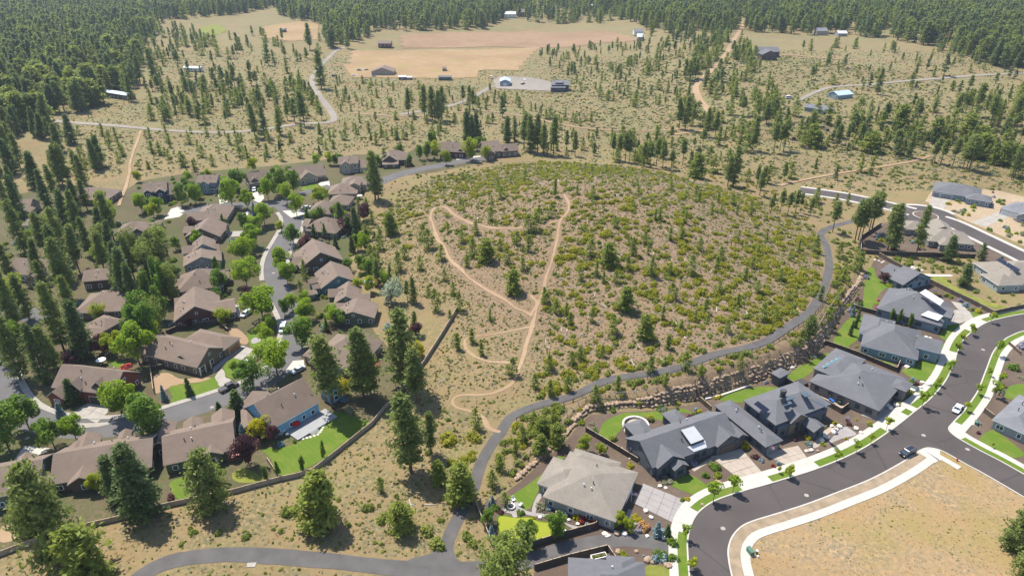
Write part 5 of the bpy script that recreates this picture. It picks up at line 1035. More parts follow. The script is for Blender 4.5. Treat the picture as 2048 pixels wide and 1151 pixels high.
# pines that stand out one by one
pine_px([(823,945,785,'pine',1.25),(862,908,822),(116,1125,932,'roundpine',.68),(66,1065,985,'roundpine',.85),(185,1162,1050,'young',1.2),(291,1030,887,'fir',1.35),(240,997,908,'fir',1.3),(424,1017,904,'roundpine',.95),
 (640,1048,945,'young',1.15),(923,1002,925,'young',1.2),(880,969,921,'young'),(804,1060,1003,'young',1.2),(761,982,952,'young'),(952,856,815,'young'),(666,815,661,'pine',1.25),(727,792,653,'pine',1.25),(743,797,670,'pine',1.0),
 (810,775,614,'pine',1.2),(835,805,700,'pine',1.3),(830,668,621),(611,558,516,'roundpine',.8),(604,597,557,'roundpine',.75),(754,572,518),(781,565,527),(751,401,299,'pine',1.05),(757,398,318,'pine',1.0),
 (684,456,403,'fir',1.2),(714,472,412,'fir',1.1),(697,470,430,'fir'),(828,607,553),(815,600,560),(871,622,576,'roundpine',.9),(920,622,582,'roundpine',.85),(2026,1096,1020,'roundpine',1.0),(2046,1165,1095,'roundpine',1.0)])
pine_px([(1709,484,400,'bare'),(1716,480,397,'bare'),(1722,478,405,'bare'),(1742,464,383,'bare',1.3),(1736,470,392,'bare'),(1775,500,409,'bare'),(1781,503,407,'pine'),(1786,500,430,'pine'),(1833,505,407,'pine',.8),(1665,464,403,'bare'),
 (1896,523,471,'fir',1.5),(1961,520,485,'fir',1.6),(1926,572,526,'fir',1.7),(1694,410,385,'young'),(1618,675,630,'roundpine'),(1677,517,483,'young'),(1630,505,469,'young'),(1596,505,476,'young')])
hill = [(783,469,428),(845,479,448),(858,498,459),(810,517,490),(797,541,503),(882,520,490),(923,486,459),(946,513,476),(973,524,479),(934,534,510),(1014,527,496),(952,469,443),(982,442,413),(1057,466,431),(1072,462,425),(1079,443,411),
 (1100,435,414),(1057,503,472),(1033,489,462),(1180,513,476),(1218,531,489),(1266,510,476),(1255,541,513),(1302,551,513),(1029,585,541),(1207,565,543),(1231,565,541),(1252,620,575),(1088,602,575),(1112,626,598),(1132,633,606),(1225,667,630),
 (1290,678,633),(1098,739,708),(1142,729,702),(1300,743,712),(980,640,618),(915,698,667),(944,685,657),(963,710,685),(1024,750,715),(906,589,565),(857,592,572),(1381,548,510),(1437,585,561),(1514,585,561),(1523,640,606),(1550,640,616),
 (1454,664,640),(1410,626,599),(1370,739,705),(1100,790,760),(1070,775,748),(1066,850,822),(1085,870,835),(1110,890,850),(1010,1010,985),(1190,800,770),(1160,720,695),(1205,712,690),(1350,600,575),(1325,640,612),(1475,610,588),(1490,560,535),
 (1400,500,475),(1440,520,492),(1340,480,455),(1230,455,432),(1310,440,418),(1160,560,535),(1140,650,625),(1045,540,515),(1000,500,478),(890,560,538),(840,540,515),(760,500,470),(742,520,488),(745,545,512),(733,480,450),(900,640,620),(1135,780,752),
 (1640,600,572),(1655,640,612),(1600,690,660),(1575,600,580),(1560,560,538),(1330,770,745),(1400,750,728),(1480,735,712),(1235,780,752),(1080,905,870),(1045,880,850),(1030,905,878),(1105,845,815),(985,970,940),(1000,940,912)]
pine_px([(x, y, y-(y-t)*1.08) for x, y, t in hill], 'young', 1.22)
far = [(817,230,175),(850,238,170),(865,243,172),(877,245,180),(884,240,172),(926,208,170),(946,222,178),(940,218,172),(935,285,215,'fir'),(955,283,222,'fir'),(945,288,230,'fir'),(1015,285,230,'fir'),(1030,283,232,'fir'),(1048,300,225),(1060,305,228),(1075,305,228),
 (1087,310,247),(1107,310,230),(1150,313,262),(1133,300,260),(1226,318,268,'bare'),(1240,322,268,'bare'),(1250,325,265,'bare'),(1258,324,275,'bare'),(1288,333,283,'bare'),(1300,335,285,'bare'),(1312,332,275,'bare'),(1325,338,280,'bare'),(1342,340,300,'bare'),
 (1365,330,275,'bare'),(1380,345,300),(1395,335,290),(1504,301,230),(1547,305,245,'bare'),(1559,302,248,'bare'),(1567,301,240,'bare'),(1466,372,290),(1455,372,310),(1519,391,330),(1567,364,325),(1629,343,315),(1670,360,330),(1755,189,135),(1887,151,105),
 (1370,260,190),(1358,258,195),(1385,250,205),(1413,274,215),(1430,274,220),(1817,315,260),(1868,325,275,'bare'),(1880,330,278,'bare'),(1905,332,275,'bare'),(1937,342,270,'bare',1.4),(1925,338,285,'bare'),(2022,357,290,'bare'),(2043,350,285,'bare'),(2036,345,290,'bare'),
 (1909,237,185,'bare'),(1950,233,165,'bare'),(1978,257,190,'bare'),(2029,248,190,'bare'),(448,178,130),(471,178,128),(459,182,140),(503,171,122),(537,131,85),(609,252,180),(510,275,205),(530,275,210),(643,178,90),(281,168,110),(308,158,95),(263,203,145),
 (96,265,185),(127,374,290),(140,371,285),(171,371,308),(118,368,300),(160,365,300),(590,245,195),(600,240,190),(575,240,200),(620,100,45),(560,270,215),(1110,395,360),(980,185,165),(1008,195,180),(1370,160,118),(1378,162,120),(1385,158,112),(1390,160,116),
 (1005,235,190),(770,330,295,'young'),(1540,430,395,'bare'),(1560,425,380,'bare'),(1575,430,385,'bare'),(1590,428,380,'bare'),(1600,425,385,'bare'),(1545,415,385,'bare'),(1620,430,395,'bare'),(1500,430,400,'young'),(1720,345,310,'young'),(1740,350,315,'young')]
pine_px(far)
nearL = [(20,430),(45,445),(75,405),(98,420),(112,400),(10,525),(50,505),(92,510),(112,480),(140,470),(165,480),(185,465),(205,490),(228,480),(110,575),(132,560),(160,545),(190,565),(212,550),(240,570),(255,530),(98,600),(35,670),
 (72,720),(108,735),(42,760),(75,775),(128,700),(172,715),(186,745),(150,640),(20,560),(130,430),(155,425),(175,420),(60,480),(80,560),(225,520),(15,480),(270,560),(60,640),(100,650),(140,600),(30,390),(60,380),(130,520),(180,510),(205,530),
 (0,640),(15,720),(55,745),(95,765),(120,760),(160,745),(255,600),(275,610)]
for i, (x, y) in enumerate(nearL):
    if i % 3 == 2: continue
    g = G(x, y); PINES.append((g[0], g[1], g[2], pr.uniform(16, 25), pr.choice(['pine', 'fir', 'pine', 'pine']), pr.uniform(.8, 1.1)))
# leafy trees
D1 = 'bright green leafy tree'
_tp = tree_px
def tree_px(kd, lst, desc, group=None, wf=1.0, up=1.04, wd=.98):
    if kd in ('sapling', 'saplingy', 'spruce', 'column', 'darkspruce'): return _tp(kd, lst, desc, group, wf)
    k_ = lambda e: 1.0 if e[1] < 440 else up
    return _tp(kd, [(e[0], e[1], e[1]-(e[1]-e[2])*k_(e), (e[3] if len(e) > 3 else wf)*(wd/up if e[1] >= 440 else .8)) for e in lst], desc, group)
tree_px('maple', [(285,427,385),(317,430,392),(391,408,367),(465,414,355),(496,420,377),(537,400,355),(575,408,363),(594,432,385),(530,451,406,1.2),(514,463,433,1.1),(506,494,449,1.2),(485,522,478,1.1),(492,547,521),(495,576,521,1.1),
 (527,642,574,1.2),(531,684,650),(540,660,631),(564,543,494),(576,569,525),(611,610,582),(609,645,612),(555,749,681,1.2),(471,746,722),(250,831,762,1.1),(154,882,832),(280,730,648),(613,640,600),(585,620,588)], D1)
tree_px('green', [(365,412,363),(479,381,334,1.1),(563,390,328,1.15),(588,387,341),(588,490,447),(605,696,633),(508,778,714,1.1),(313,874,788,1.1),(110,896,836),(20,902,820,1.2),(462,558,514),(283,667,585,.9),(300,690,610),(60,860,790,1.1),(40,690,640),(690,640,606),
 (715,500,470),(740,560,520),(722,545,512),(650,430,400,.9),(570,630,600),(820,330,305),(840,320,290),(855,318,285),(870,300,262,.6),(862,302,265,.6),(1050,1093,1046),(1110,1078,1031),(975,1048,1017),(30,630,585),(330,640,598),(345,560,530),(352,500,472)], 'mid green leafy tree')
tree_px('lime', [(225,446,399),(205,418,379),(563,463,440),(613,667,632),(246,713,660,.8),(600,420,388),(870,318,278),(893,330,298),(940,322,272,1.1),(972,322,288),(1237,1053,1026),(1257,1063,1038),(660,330,300),(1167,904,872),(1202,908,886),(715,590,555),(742,585,550),(35,585,545)], 'lime green leafy tree')
tree_px('gold', [(838,714,682,1.0),(688,793,754),(522,877,838),(790,690,655)], 'golden yellow leafy tree')
tree_px('cottonwood', [(328,537,453,1.0),(300,560,490),(312,668,600),(265,520,460,.9),(92,480,430),(1015,1185,1085,1.25),(345,600,530,.8)], 'tall loose cottonwood')
tree_px('column', [(238,549,492),(250,552,500),(320,600,520),(335,605,525),(300,612,540),(640,460,432),(655,470,440),(345,590,525),(1767,628,602),(1782,632,604),(1800,636,608),(557,953,922),(649,917,881),(606,942,910),(532,960,930),(325,640,570)], 'slim columnar tree')
tree_px('plum', [(499,930,869,.72),(549,886,851,.7),(305,478,455),(206,708,668,.8),(400,441,420),(832,672,645),(1769,566,545),(497,600,570,.8),(380,655,638),(142,729,702)], 'dark purple plum tree')
tree_px('olive', [(783,608,563,1.05)], 'pale silver-green tree')
tree_px('spruce', [(125,840,805),(983,1075,1050),(1011,1084,1065),(1314,1071,1042),(509,430,404,.8),(858,305,290),(870,310,292),(502,855,824),(985,1008,990),(978,1020,1002),(1704,632,612),(1755,480,462),(1968,408,395),(330,800,770,.8)], 'pale blue spruce')
tree_px('darkspruce', [(149,806,756,1.3),(477,828,779,1.6),(440,824,803,1.6),(380,790,755),(1335,1073,1048,1.2),(672,495,468),(668,530,500),(705,505,470),(1700,670,640,.7),(1710,655,628,.7),(1715,640,615,.7),(560,300,280),(640,310,290)], 'small dark conifer')
DS = 'young street sapling'
tree_px('sapling', [(1426,1004,966,1.3),(1465,986,953,1.3),(1672,922,898,1.2),(1712,904,880,1.2),(1843,814,781,1.2),(1868,783,763),(1899,746,720,1.2),(1991,711,680),(1955,789,767,1.2),(1996,769,748),(1989,794,763,1.2),(1370,1078,1048),(1977,752,735)], DS)
tree_px('saplingy', [(1579,955,927,1.2),(1741,887,866),(1772,859,833,1.2),(1878,771,751),(1913,704,682,1.2),(1923,684,665,1.2),(1940,670,646,1.2),(1981,645,622,1.2),(1932,823,803,1.2),(1983,895,884),(1386,1140,1112,1.2),(1558,946,930,.8)], 'yellowing street sapling')

# ------------------------------------------------------------------ fences
def fence(label, pts, hgt, mat, post=None, bay=2.5, name='board_fence', cap=True, sm=0):
    line = np.array(W0(pts)); line = smooth(line, sm) if sm else line
    root = empty(name, (line[0][0], line[0][1], 0)); tag(root, label, 'fence'); pm = post or mat
    um = unit_box('panel', mat); up_ = unit_box('post', pm); uc = unit_box('cap_rail', M['fence_edge'] if mat is M['fence_dark'] or mat is M['fence_tan'] else pm)
    pts_ = [resample(line[i:i+2], bay) for i in range(len(line)-1)] if not sm else [resample(line, bay)]
    for k, q in enumerate(pts_):
        z = terrain(q[:, 0], q[:, 1])
        for i in range(len(q)-1):
            d = q[i+1]-q[i]; Ln = np.hypot(*d); a = math.atan2(d[1], d[0]); c = (q[i]+q[i+1])/2-line[0]; zz_ = min(z[i], z[i+1]); dz = math.atan2(z[i+1]-z[i], Ln)
            o = link('panel', um, root, (c[0], c[1], (z[i]+z[i+1])/2+hgt/2-0.05), None, (Ln, 0.06, hgt-0.1)); o.rotation_euler = (0, -dz, a)
            if cap: o = link('cap_rail', uc, root, (c[0], c[1], (z[i]+z[i+1])/2+hgt-0.04), None, (Ln, 0.15, 0.07)); o.rotation_euler = (0, -dz, a)
            link('post', up_, root, (q[i][0]-line[0][0], q[i][1]-line[0][1], z[i]+hgt/2), a, (0.16, 0.16, hgt+0.12))
        link('post', up_, root, (q[-1][0]-line[0][0], q[-1][1]-line[0][1], z[-1]+hgt/2), 0, (0.16, 0.16, hgt+0.12))
    LINES.append((line[:, :2], 0.5)); return root
FT, FD = M['fence_tan'], M['fence_dark']
fence('long tan board fence winding along the foot of the brown-roofed yards', [(850,726),(818,765),(795,793),(770,818),(745,850),(722,868),(700,886),(668,912),(627,944),(594,954),(561,961),(515,973),(472,985),(405,999),(342,1012),(280,1028),(226,1043),(160,1058),(90,1078),(0,1112),(-60,1132)], 1.5, FT, bay=3.0)
fence('straight tan board fence running uphill beside the trail loop', [(916,632),(850,726)], 1.7, FT)
fence('short tan side fence between plum tree and lawn', [(535,922),(561,961)], 1.5, FT)
fence('dark brown fence below the maroon-gabled house', zz(250,620,[(430,250),(560,195),(955,140),(1060,235)]), 1.8, FD)
fence('grey board fence beside the pale gravel bed', zz(250,620,[(265,600),(300,850)]), 1.8, FT)
fence('low board fence by the porch of the corner house', zz(250,620,[(275,610),(410,590)]), 1.6, FD)
fence('dark board fence enclosing the putting green along the lane', [(984,1092),(1044,1099),(1120,1075),(1190,1055),(1202,1044)], 1.8, FD, bay=2.4)
fence('dark board fence on the slope side of the putting green', [(951,1011),(966,1048),(984,1092)], 1.8, FD, bay=2.4)
fence('dark fence between the tan-roofed house and the white-dormer house', zz(1150,740,[(110,630),(370,785),(640,950)]), 1.8, FD)
fence('dark fence between white-dormer house and solar-panelled house', zz(1150,740,[(1210,265),(1390,420)]), 1.8, FD)
fence('dark fence between the solar-panelled house and the four-skylight house', zz(1520,640,[(95,560),(380,700),(820,950),(925,870)]), 1.8, FD)
fence('dark fence between the four-skylight house and its blue-grey neighbour', zz(1520,640,[(640,240),(1000,370),(1390,530),(1440,410)]), 1.8, FD)
fence('dark fence above the lawn with three thin shadows', zz(1620,510,[(430,545),(690,615)]), 1.8, FD)
fence('long dark fence from the annex down to the sidewalk', zz(1620,510,[(700,10),(930,140),(1170,260),(1450,400),(1700,520),(1870,610),(2046,570),(2200,540)]), 1.8, FD, bay=3.0)
fence('dark fence around the yard of the tan angled house', zz(1648,350,[(580,520),(370,660),(372,800),(700,825),(1100,835),(1540,850)]), 2.0, FD, bay=3.0)
fence('pale-edged fence around the planter boxes', zz(1050,1000,[(130,945),(620,800),(1125,675),(1280,905)],6.827), 1.7, FD, bay=2.2)
fence('dark gate fence beside the corner house across the street', zz(1748,780,[(1490,300),(1620,400)],6.81), 1.7, FD)
fence('dark fence at the right edge of the far sidewalk', zz(1700,600,[(1860,520),(2000,640)],5.874), 1.2, FD)
# post-and-rail fence along the gravel path
def rail_fence(label, line, hgt=1.1, bay=3.0, mat=None):
    mat = mat or M['post']; q = resample(np.asarray(line)[:, :2], bay); z = terrain(q[:, 0], q[:, 1]); root = empty('rail_fence', (q[0][0], q[0][1], z[0])); tag(root, label, 'fence')
    up_, ur = unit_box('post', mat), unit_box('rail', mat)
    for i in range(len(q)):
        rel = (q[i][0]-q[0][0], q[i][1]-q[0][1]); link('post', up_, root, (*rel, z[i]-z[0]+hgt/2-0.1), 0, (0.14, 0.14, hgt+0.3))
        if i < len(q)-1:
            d = q[i+1]-q[i]; Ln = np.hypot(*d)
            for f in (0.45, 0.92):
                o = link('rail', ur, root, (rel[0]+d[0]/2, rel[1]+d[1]/2, (z[i]+z[i+1])/2-z[0]+hgt*f), None, (Ln, 0.07, 0.09)); o.rotation_euler = (0, -math.atan2(z[i+1]-z[i], Ln), math.atan2(d[1], d[0]))
pl = PATH[:, :2]; a0 = runof(pl, (1018,838)); a1 = runof(pl, (1571,657)); a2 = runof(pl, (1646,578))
s_, _ = sub(pl, a0, (a0+a1)/2); rail_fence('dark post and rail fence along the lower bend of the gravel path', offset(s_, -2.0))
s_, _ = sub(pl, (a0+a1)/2, a1); rail_fence('dark post and rail fence along the path above the boulder wall', offset(s_, -2.0))
s_, _ = sub(pl, a1, a2); rail_fence('dark post and rail fence where the path climbs to the right', offset(s_, -2.0))
wl_, _ = sub(WALL, 0, _wl[7]); rail_fence('thin rail fence along the rockery above the lawn strip', offset(wl_, 2.6), 1.1, 3.0, M['fence_tan'])
wl_, _ = sub(WALL, _wl[13]-4, _wl[16]); rail_fence('thin rail fence on top of the wall beside the long lawn', offset(wl_, 2.6), 1.1, 3.0, M['fence_tan'])
# ------------------------------------------------------------------ boulders
def rock_mesh(seed, mat, name='boulder'):
    rng = np.random.default_rng(seed); import bmesh
    bm = bmesh.new(); bmesh.ops.create_icosphere(bm, subdivisions=1, radius=0.5)
    for v in bm.verts:
        c = np.array(v.co); c = np.sign(c)*np.abs(c)**0.7*0.8; v.co = Vector(c*(1+rng.uniform(-0.17, 0.17, 3)))
    me = bpy.data.meshes.new(name); bm.to_mesh(me); bm.free(); me.materials.append(mat); return me
ROCKS = [rock_mesh(s, M['rock']) for s in range(6)]; WROCKS = [rock_mesh(20+s, M['rock_white']) for s in range(3)]; DROCKS = [rock_mesh(30+s, M['rock_dark']) for s in range(4)]
rr = random.Random(3); root = empty('boulder_wall', (WALL[0][0], WALL[0][1], 0)); tag(root, 'long retaining wall of stacked tan boulders below the hill', 'wall')
cand = []
wq = resample(WALL, 1.25); wo = offset(wq, 1.0)-wq
for i in range(len(wq)):
    s = i/(len(wq)-1)*_wl[-1]; hh = float(wall_h(s)); nc = max(1, int(round(hh/0.9)))
    for k in range(nc):
        cand.append((wq[i]+wo[i]*(0.15+0.5*k+rr.uniform(-.15, .15)), k*hh/nc+0.32, k == nc-1, s))
rr.shuffle(cand); joined = []
def put_rock(me, par, loc, s, org=(0, 0)):
    o = link('boulder', me, par, (loc[0]-org[0], loc[1]-org[1], loc[2]), None, s); o.rotation_euler = (rr.uniform(-.3, .3), rr.uniform(-.3, .3), rr.uniform(0, 6.28)); return o
cand.sort(key=lambda c: -wall_h(c[3]))
for i, (p, z, top, s) in enumerate(cand):
    sc = (rr.uniform(1.4, 2.2), rr.uniform(1.1, 1.6), rr.uniform(0.95, 1.25))
    if i < 300: put_rock(rr.choice(ROCKS), root, (p[0]+rr.uniform(-.3, .3), p[1]+rr.uniform(-.3, .3), z), sc, WALL[0])
    else: joined.append((p, z, sc))
V = []; F = []; o_ = 0
for p, z, sc in joined:
    me = rr.choice(ROCKS); a = rr.uniform(0, 6.28); c_, s2 = math.cos(a), math.sin(a)
    for v in me.vertices:
        x, y, q = v.co.x*sc[0], v.co.y*sc[1], v.co.z*sc[2]; V.append((p[0]-WALL[0][0]+x*c_-y*s2, p[1]-WALL[0][1]+x*s2+y*c_, z+q))
    for f in me.polygons: F.append(tuple(o_+j for j in f.vertices))
    o_ += len(me.vertices)
if V:
    o = link('boulders', np_mesh('boulders', V, [np.array(F)], [M['rock']]), root); o['kind'] = 'stuff'
def rocks(lst, meshes, desc, smin, smax, flat=0.65):
    b = Gm(lst)
    for g in b:
        s = rr.uniform(smin, smax); o = link('boulder', rr.choice(meshes), None, (g[0], g[1], g[2]+s*flat*0.25), rr.uniform(0, 6.28), (s*rr.uniform(.9, 1.3), s, s*flat)); o['category'] = 'boulder'; PLANTS.append((o, desc, g[0], g[1]))
rocks(zz(1350,740,[(1600,570),(1680,580),(1620,640),(1530,670),(1500,720),(1650,610),(1850,600),(1900,640),(1340,830),(1390,820),(1560,690)]), WROCKS, 'pale boulder', 1.0, 1.8)
rocks(zz(950,880,[(960,815),(1050,855),(665,790),(1745,725),(1440,940),(1530,960),(1610,880),(1680,860),(1760,980),(1840,970),(1930,995),(2000,1000),(1640,850),(1890,470),(1950,490),(1340,960),(1370,975),(1800,790)]), WROCKS, 'rounded pale rock', 0.8, 1.4)
rocks(zz(1150,740,[(470,800),(500,840),(540,880),(560,900),(480,830),(520,860)]), WROCKS, 'small white edging rock', 0.5, 0.9)
rocks(zz(1520,640,[(1300,880),(1330,900),(1390,870),(1560,720),(1600,760),(1640,690),(1660,640),(1720,660),(1740,190),(1700,180),(1500,480),(320,490),(350,470),(560,380)]), WROCKS, 'garden boulder', 1.0, 1.8)
rocks(zz(1340,900,[(490,330),(520,340),(470,430),(330,560),(1410,10),(1510,10)]), ROCKS, 'brown garden boulder', 0.9, 1.4)
rocks(zz(1050,1000,[(1670,820),(1740,850),(1930,880),(1960,900),(1270,700),(1520,700),(1260,460),(1360,460)],6.827), ROCKS, 'orange-tan boulder', 0.8, 1.6)
rocks(zz(1648,350,[(520,870),(560,880),(590,900),(610,890),(910,950),(960,960),(940,970),(1000,980)]), WROCKS, 'pale rock', 1.0, 1.7)
rocks(zz(1348,0,[(780,750),(830,740),(890,760),(930,790),(700,810),(760,800),(820,830),(1580,790),(1640,800),(1700,790),(1960,850),(1990,890),(1930,890),(960,830),(990,850),(1130,760),(330,400),(300,430),(360,380),(400,420),(420,470),(270,450),(1350,740),(860,745),(1600,770)],2.921), DROCKS, 'dark lava boulder', 2.0, 4.2, 0.6)
# ------------------------------------------------------------------ vehicles
def wheel_meshes():
    t = MB(); t.cyl(0, 0, -0.11, 0.11, 0.34, n=14, axis='y'); r_ = MB(); r_.cyl(0, 0, -0.125, 0.125, 0.21, n=12, axis='y')
    return t.mesh('tyre', M['rubber']), r_.mesh('rim', M['rim'])
WT, WR = wheel_meshes()
def prof(mb, P_, w0, w1, m=0):
    """side outline (x, z, half-width factor) swept across the width"""
    n = len(P_); V = [(x, -w0*f/2, z) for x, z, f in P_]+[(x, w0*f/2, z) for x, z, f in P_]
    mb.add(V, [tuple(range(n)), tuple(range(n, 2*n))[::-1]]+[((i+1) % n, i, n+i, n+(i+1) % n) for i in range(n)], m)
def car(label, kd, px, px2, col, name=None, cat_='car'):
    g = G(*px); g2 = G(*px2); ang = math.atan2(g2[1]-g[1], g2[0]-g[0]); root = empty(name or {'van': 'parked_van', 'pickup': 'pickup_truck'}.get(kd, 'parked_car'), (g[0], g[1], g[2]+0.05), ang); tag(root, label, cat_)
    pm = bpy.data.materials.new('paint'); pm.use_nodes = True; b = pm.node_tree.nodes['Principled BSDF']; b.inputs['Base Color'].default_value = (*col, 1); b.inputs['Roughness'].default_value = 0.28; b.inputs['Coat Weight'].default_value = 0.5
    S = {'sedan': dict(L=4.7, W=1.82, belt=.92, top=1.42, cab=(-1.75, -1.05, .55, 1.3)), 'suv': dict(L=4.8, W=1.92, belt=1.05, top=1.72, cab=(-2.25, -1.95, .75, 1.45)), 'van': dict(L=5.5, W=2.0, belt=1.2, top=2.15, cab=(-2.65, -2.5, 1.15, 2.0)), 'pickup': dict(L=5.8, W=1.98, belt=1.1, top=1.82, cab=(-.75, -.6, 1.0, 1.6))}[kd]
    Ln, W, bt, tp, cb = S['L'], S['W'], S['belt'], S['top'], S['cab']; h = Ln/2
    mb = MB(); hood = bt-0.08 if kd != 'van' else bt-0.02
    prof(mb, [(-h+.05, .35, .95), (h-.1, .35, .93), (h, .6, .9), (h-.08, hood-.1, .9), (cb[3], hood, .97), (cb[3]-.1, bt, .98), (cb[0], bt, .98), (-h+.04, bt-.05, .95), (-h, .6, .95)], W, W); mb.build('body', pm, root)
    gl = MB(); prof(gl, [(cb[0]+.05, bt-.02, .95), (cb[3]-.05, bt-.02, .95), (cb[2], tp-.04, .78), (cb[1], tp-.04, .78)], W, W); gl.build('windows', M['glass'], root)
    rf = MB(); prof(rf, [(cb[1]-.04, tp-.07, .82), (cb[2]+.06, tp-.07, .82), (cb[2]-.1, tp+.02, .74), (cb[1]+.1, tp+.02, .74)], W, W); rf.build('roof', pm, root)
    for sx in (-1, 1):                       # pillars
        for x0, x1 in ((cb[0], cb[1]), (cb[3], cb[2]), ((cb[0]+cb[3])/2, (cb[1]+cb[2])/2)):
            q = MB(); ya, yb = sx*W*.478, sx*W*.392
            q.add([(x0-.06, ya, bt-.02), (x0+.06, ya, bt-.02), (x1+.06, yb, tp-.03), (x1-.06, yb, tp-.03), (x0-.06, ya-sx*.05, bt-.02), (x0+.06, ya-sx*.05, bt-.02), (x1+.06, yb-sx*.05, tp-.03), (x1-.06, yb-sx*.05, tp-.03)], [(0,1,2,3), (7,6,5,4), (0,4,5,1), (2,6,7,3), (1,5,6,2), (0,3,7,4)]); q.build('pillar', pm, root)
        for x in (-h+Ln*.19, h-Ln*.18):
            w_ = link('wheel', WT, root, (x, sx*(W/2-.1), .34)); link('rim', WR, w_)
        ubox('headlight', M['lamp'], root, (h-.06, sx*W*.34, hood-.18), (.12, .34, .13)); ubox('tail_light', M['tail'], root, (-h+.03, sx*W*.37, bt-.22), (.1, .26, .16)); ubox('mirror', pm, root, (cb[3]-.35, sx*(W/2+.08), bt+.06), (.14, .2, .14))
    if kd == 'pickup': ubox('cargo_bed', M['trim_dark'], root, (-h+1.05, 0, bt-.06), (1.85, W*.82, .1))
    if kd in ('suv',): 
        for sx in (-1, 1): ubox('roof_rail', M['rim'], root, (-.6, sx*W*.34, tp+.06), (2.2, .05, .05))
    return root
WH, SL, BK = (.72, .72, .71), (.42, .43, .44), (.012, .013, .017)
car('white delivery van parked beside the lawn on the winding street', 'van', (567,660), (563,672), WH, cat_='van')
car('dark pickup truck with boxes in its bed parked by the front lawn', 'pickup', (458,777), (476,768), (.06,.045,.035), cat_='pickup truck')
car('white sedan parked at the kerb of the dark street', 'sedan', (1914,820), (1905,832), WH)
car('black sport utility car parked at the vacant lot corner', 'suv', (1814,908), (1801,914), BK)
car('silver sedan in the drive of the hip-roofed house', 'sedan', (612,417), (598,419), SL)
car('white car nosing out of the twin-dormer garage', 'suv', (509,381), (507,387), WH)
car('silver hatchback beside the maroon-gabled house', 'suv', (493,630), (484,636), SL)
car('silver car half hidden under the pine beside the blue house', 'sedan', (597,742), (588,747), SL)
car('grey pickup on the tan farmyard', 'pickup', (773,147), (782,146), SL, cat_='pickup truck')
car('dark car beside the tan pasture house', 'suv', (719,142), (728,142), (.05,.06,.08))
car('green car next to the tan pasture house', 'sedan', (733,141), (738,140), (.04,.08,.06))
car('white car on the gravel yard by the blue shop', 'sedan', (1049,161), (1050,165), WH)
car('dark car on the gravel yard below the decked house', 'suv', (1046,169), (1049,168), (.05,.05,.05))
car('white camper trailer on the cleared ranch ground', 'van', (1577,197), (1590,196), WH, 'camper_trailer', 'trailer')
car('blue-grey car in the farmyard row', 'sedan', (748,154), (757,154), (.12,.2,.3))
car('white car in the farmyard row', 'sedan', (709,152), (716,152), WH)
car('dark car on the far gravel road', 'suv', (668,153), (675,152), (.03,.03,.03))
car('white truck beside the blue metal shop', 'van', (983,157), (985,162), (.55,.5,.42), 'box_truck', 'truck')
# ------------------------------------------------------------------ small things
def thing(name, px, label, cat_, rz=0.0, z=0.0):
    g = G(*px); return tag(empty(name, (g[0], g[1], g[2]+z), rz), label, cat_)
red = surf('hydrant_red', (0.42, 0.04, 0.02), 0.5, 0.05); grn = surf('cabinet_green', (0.07, 0.14, 0.10), 0.5, 0.06)
t = thing('fire_hydrant', (1913.5,921), 'red fire hydrant on the corner sidewalk', 'fire hydrant', z=.14); mb = MB(); mb.cyl(0,0,0,.65,.13,n=10); mb.cyl(0,0,0,.08,.2,n=10); mb.build('barrel', red, t)
mb = MB(); mb.cyl(0,0,.65,.82,.16,.06,n=10); mb.build('bonnet', red, t)
for a in (0, math.pi/2, math.pi): ubox('nozzle', red, t, (.18*math.cos(a), .18*math.sin(a), .48), (.14,.14,.14), a)
def cabinet(px, label, rz, pad=True, s=1.0):
    t = thing('utility_cabinet', px, label, 'utility box', rz)
    if pad: MB().box(-1.3*s, .9*s, -1.1*s, 1.1*s, 0, .12).build('pad', M['concrete'], t)
    MB().box(-.1*s, .75*s, -.85*s, .85*s, .12, 1.15*s).build('cabinet_body', grn, t); MB().box(-.14*s, .79*s, -.89*s, .89*s, 1.15*s, 1.25*s).build('lid', grn, t); ubox('door_handle', M['rim'], t, (.78*s, .1, .7*s), (.05,.2,.06))
cabinet((1497,1106), 'green utility cabinet on a concrete pad in the vacant lot', 0.3); cabinet((1949,847), 'green utility cabinet beside the corner garden', -0.6, True, .8); cabinet((2002,515), 'green utility cabinet behind the tan angled house', -0.6, False, .8); cabinet((1883,655), 'green utility cabinet by the striped lawn', .3, False, .6); cabinet((1806,727), 'small green utility box by the fence corner', .3, False, .5)
t = thing('utility_pedestal', (1513,1106), 'slim green and white utility pedestal beside the green cabinet', 'utility box'); MB().box(-.2,.2,-.2,.2,0,.9).build('pedestal_body', grn, t); MB().box(-.22,.22,-.22,.22,.9,1.0).build('lid', M['trim_white'], t); MB().box(-.15,.15,-1.1,-.8,0,.5).build('pedestal_stub', M['trim_white'], t)
for px, lb in (((1446,1056),'round manhole cover in the tight street bend'),((1613,990),'round manhole cover below the tan driveway'),((1847,870),'round manhole cover in the street junction'),((1935,898),'small round cover in the side street'),((1966,699),'round manhole cover in the upper bend'),((547,546),'pale manhole cover in the winding grey street'),((588,618),'pale manhole cover above the white van'),((55,876),'pale manhole cover in the lower grey street'),((424,814),'pale manhole cover near the parked pickup')):
    g = G(*px); mb = MB(); mb.cyl(0,0,.03,.075,.55,n=20); mb.cyl(0,0,.06,.09,.42,n=20); tag(mb.build('manhole_cover', M['concrete_old'], None, (g[0], g[1], 0)), lb, 'manhole cover')
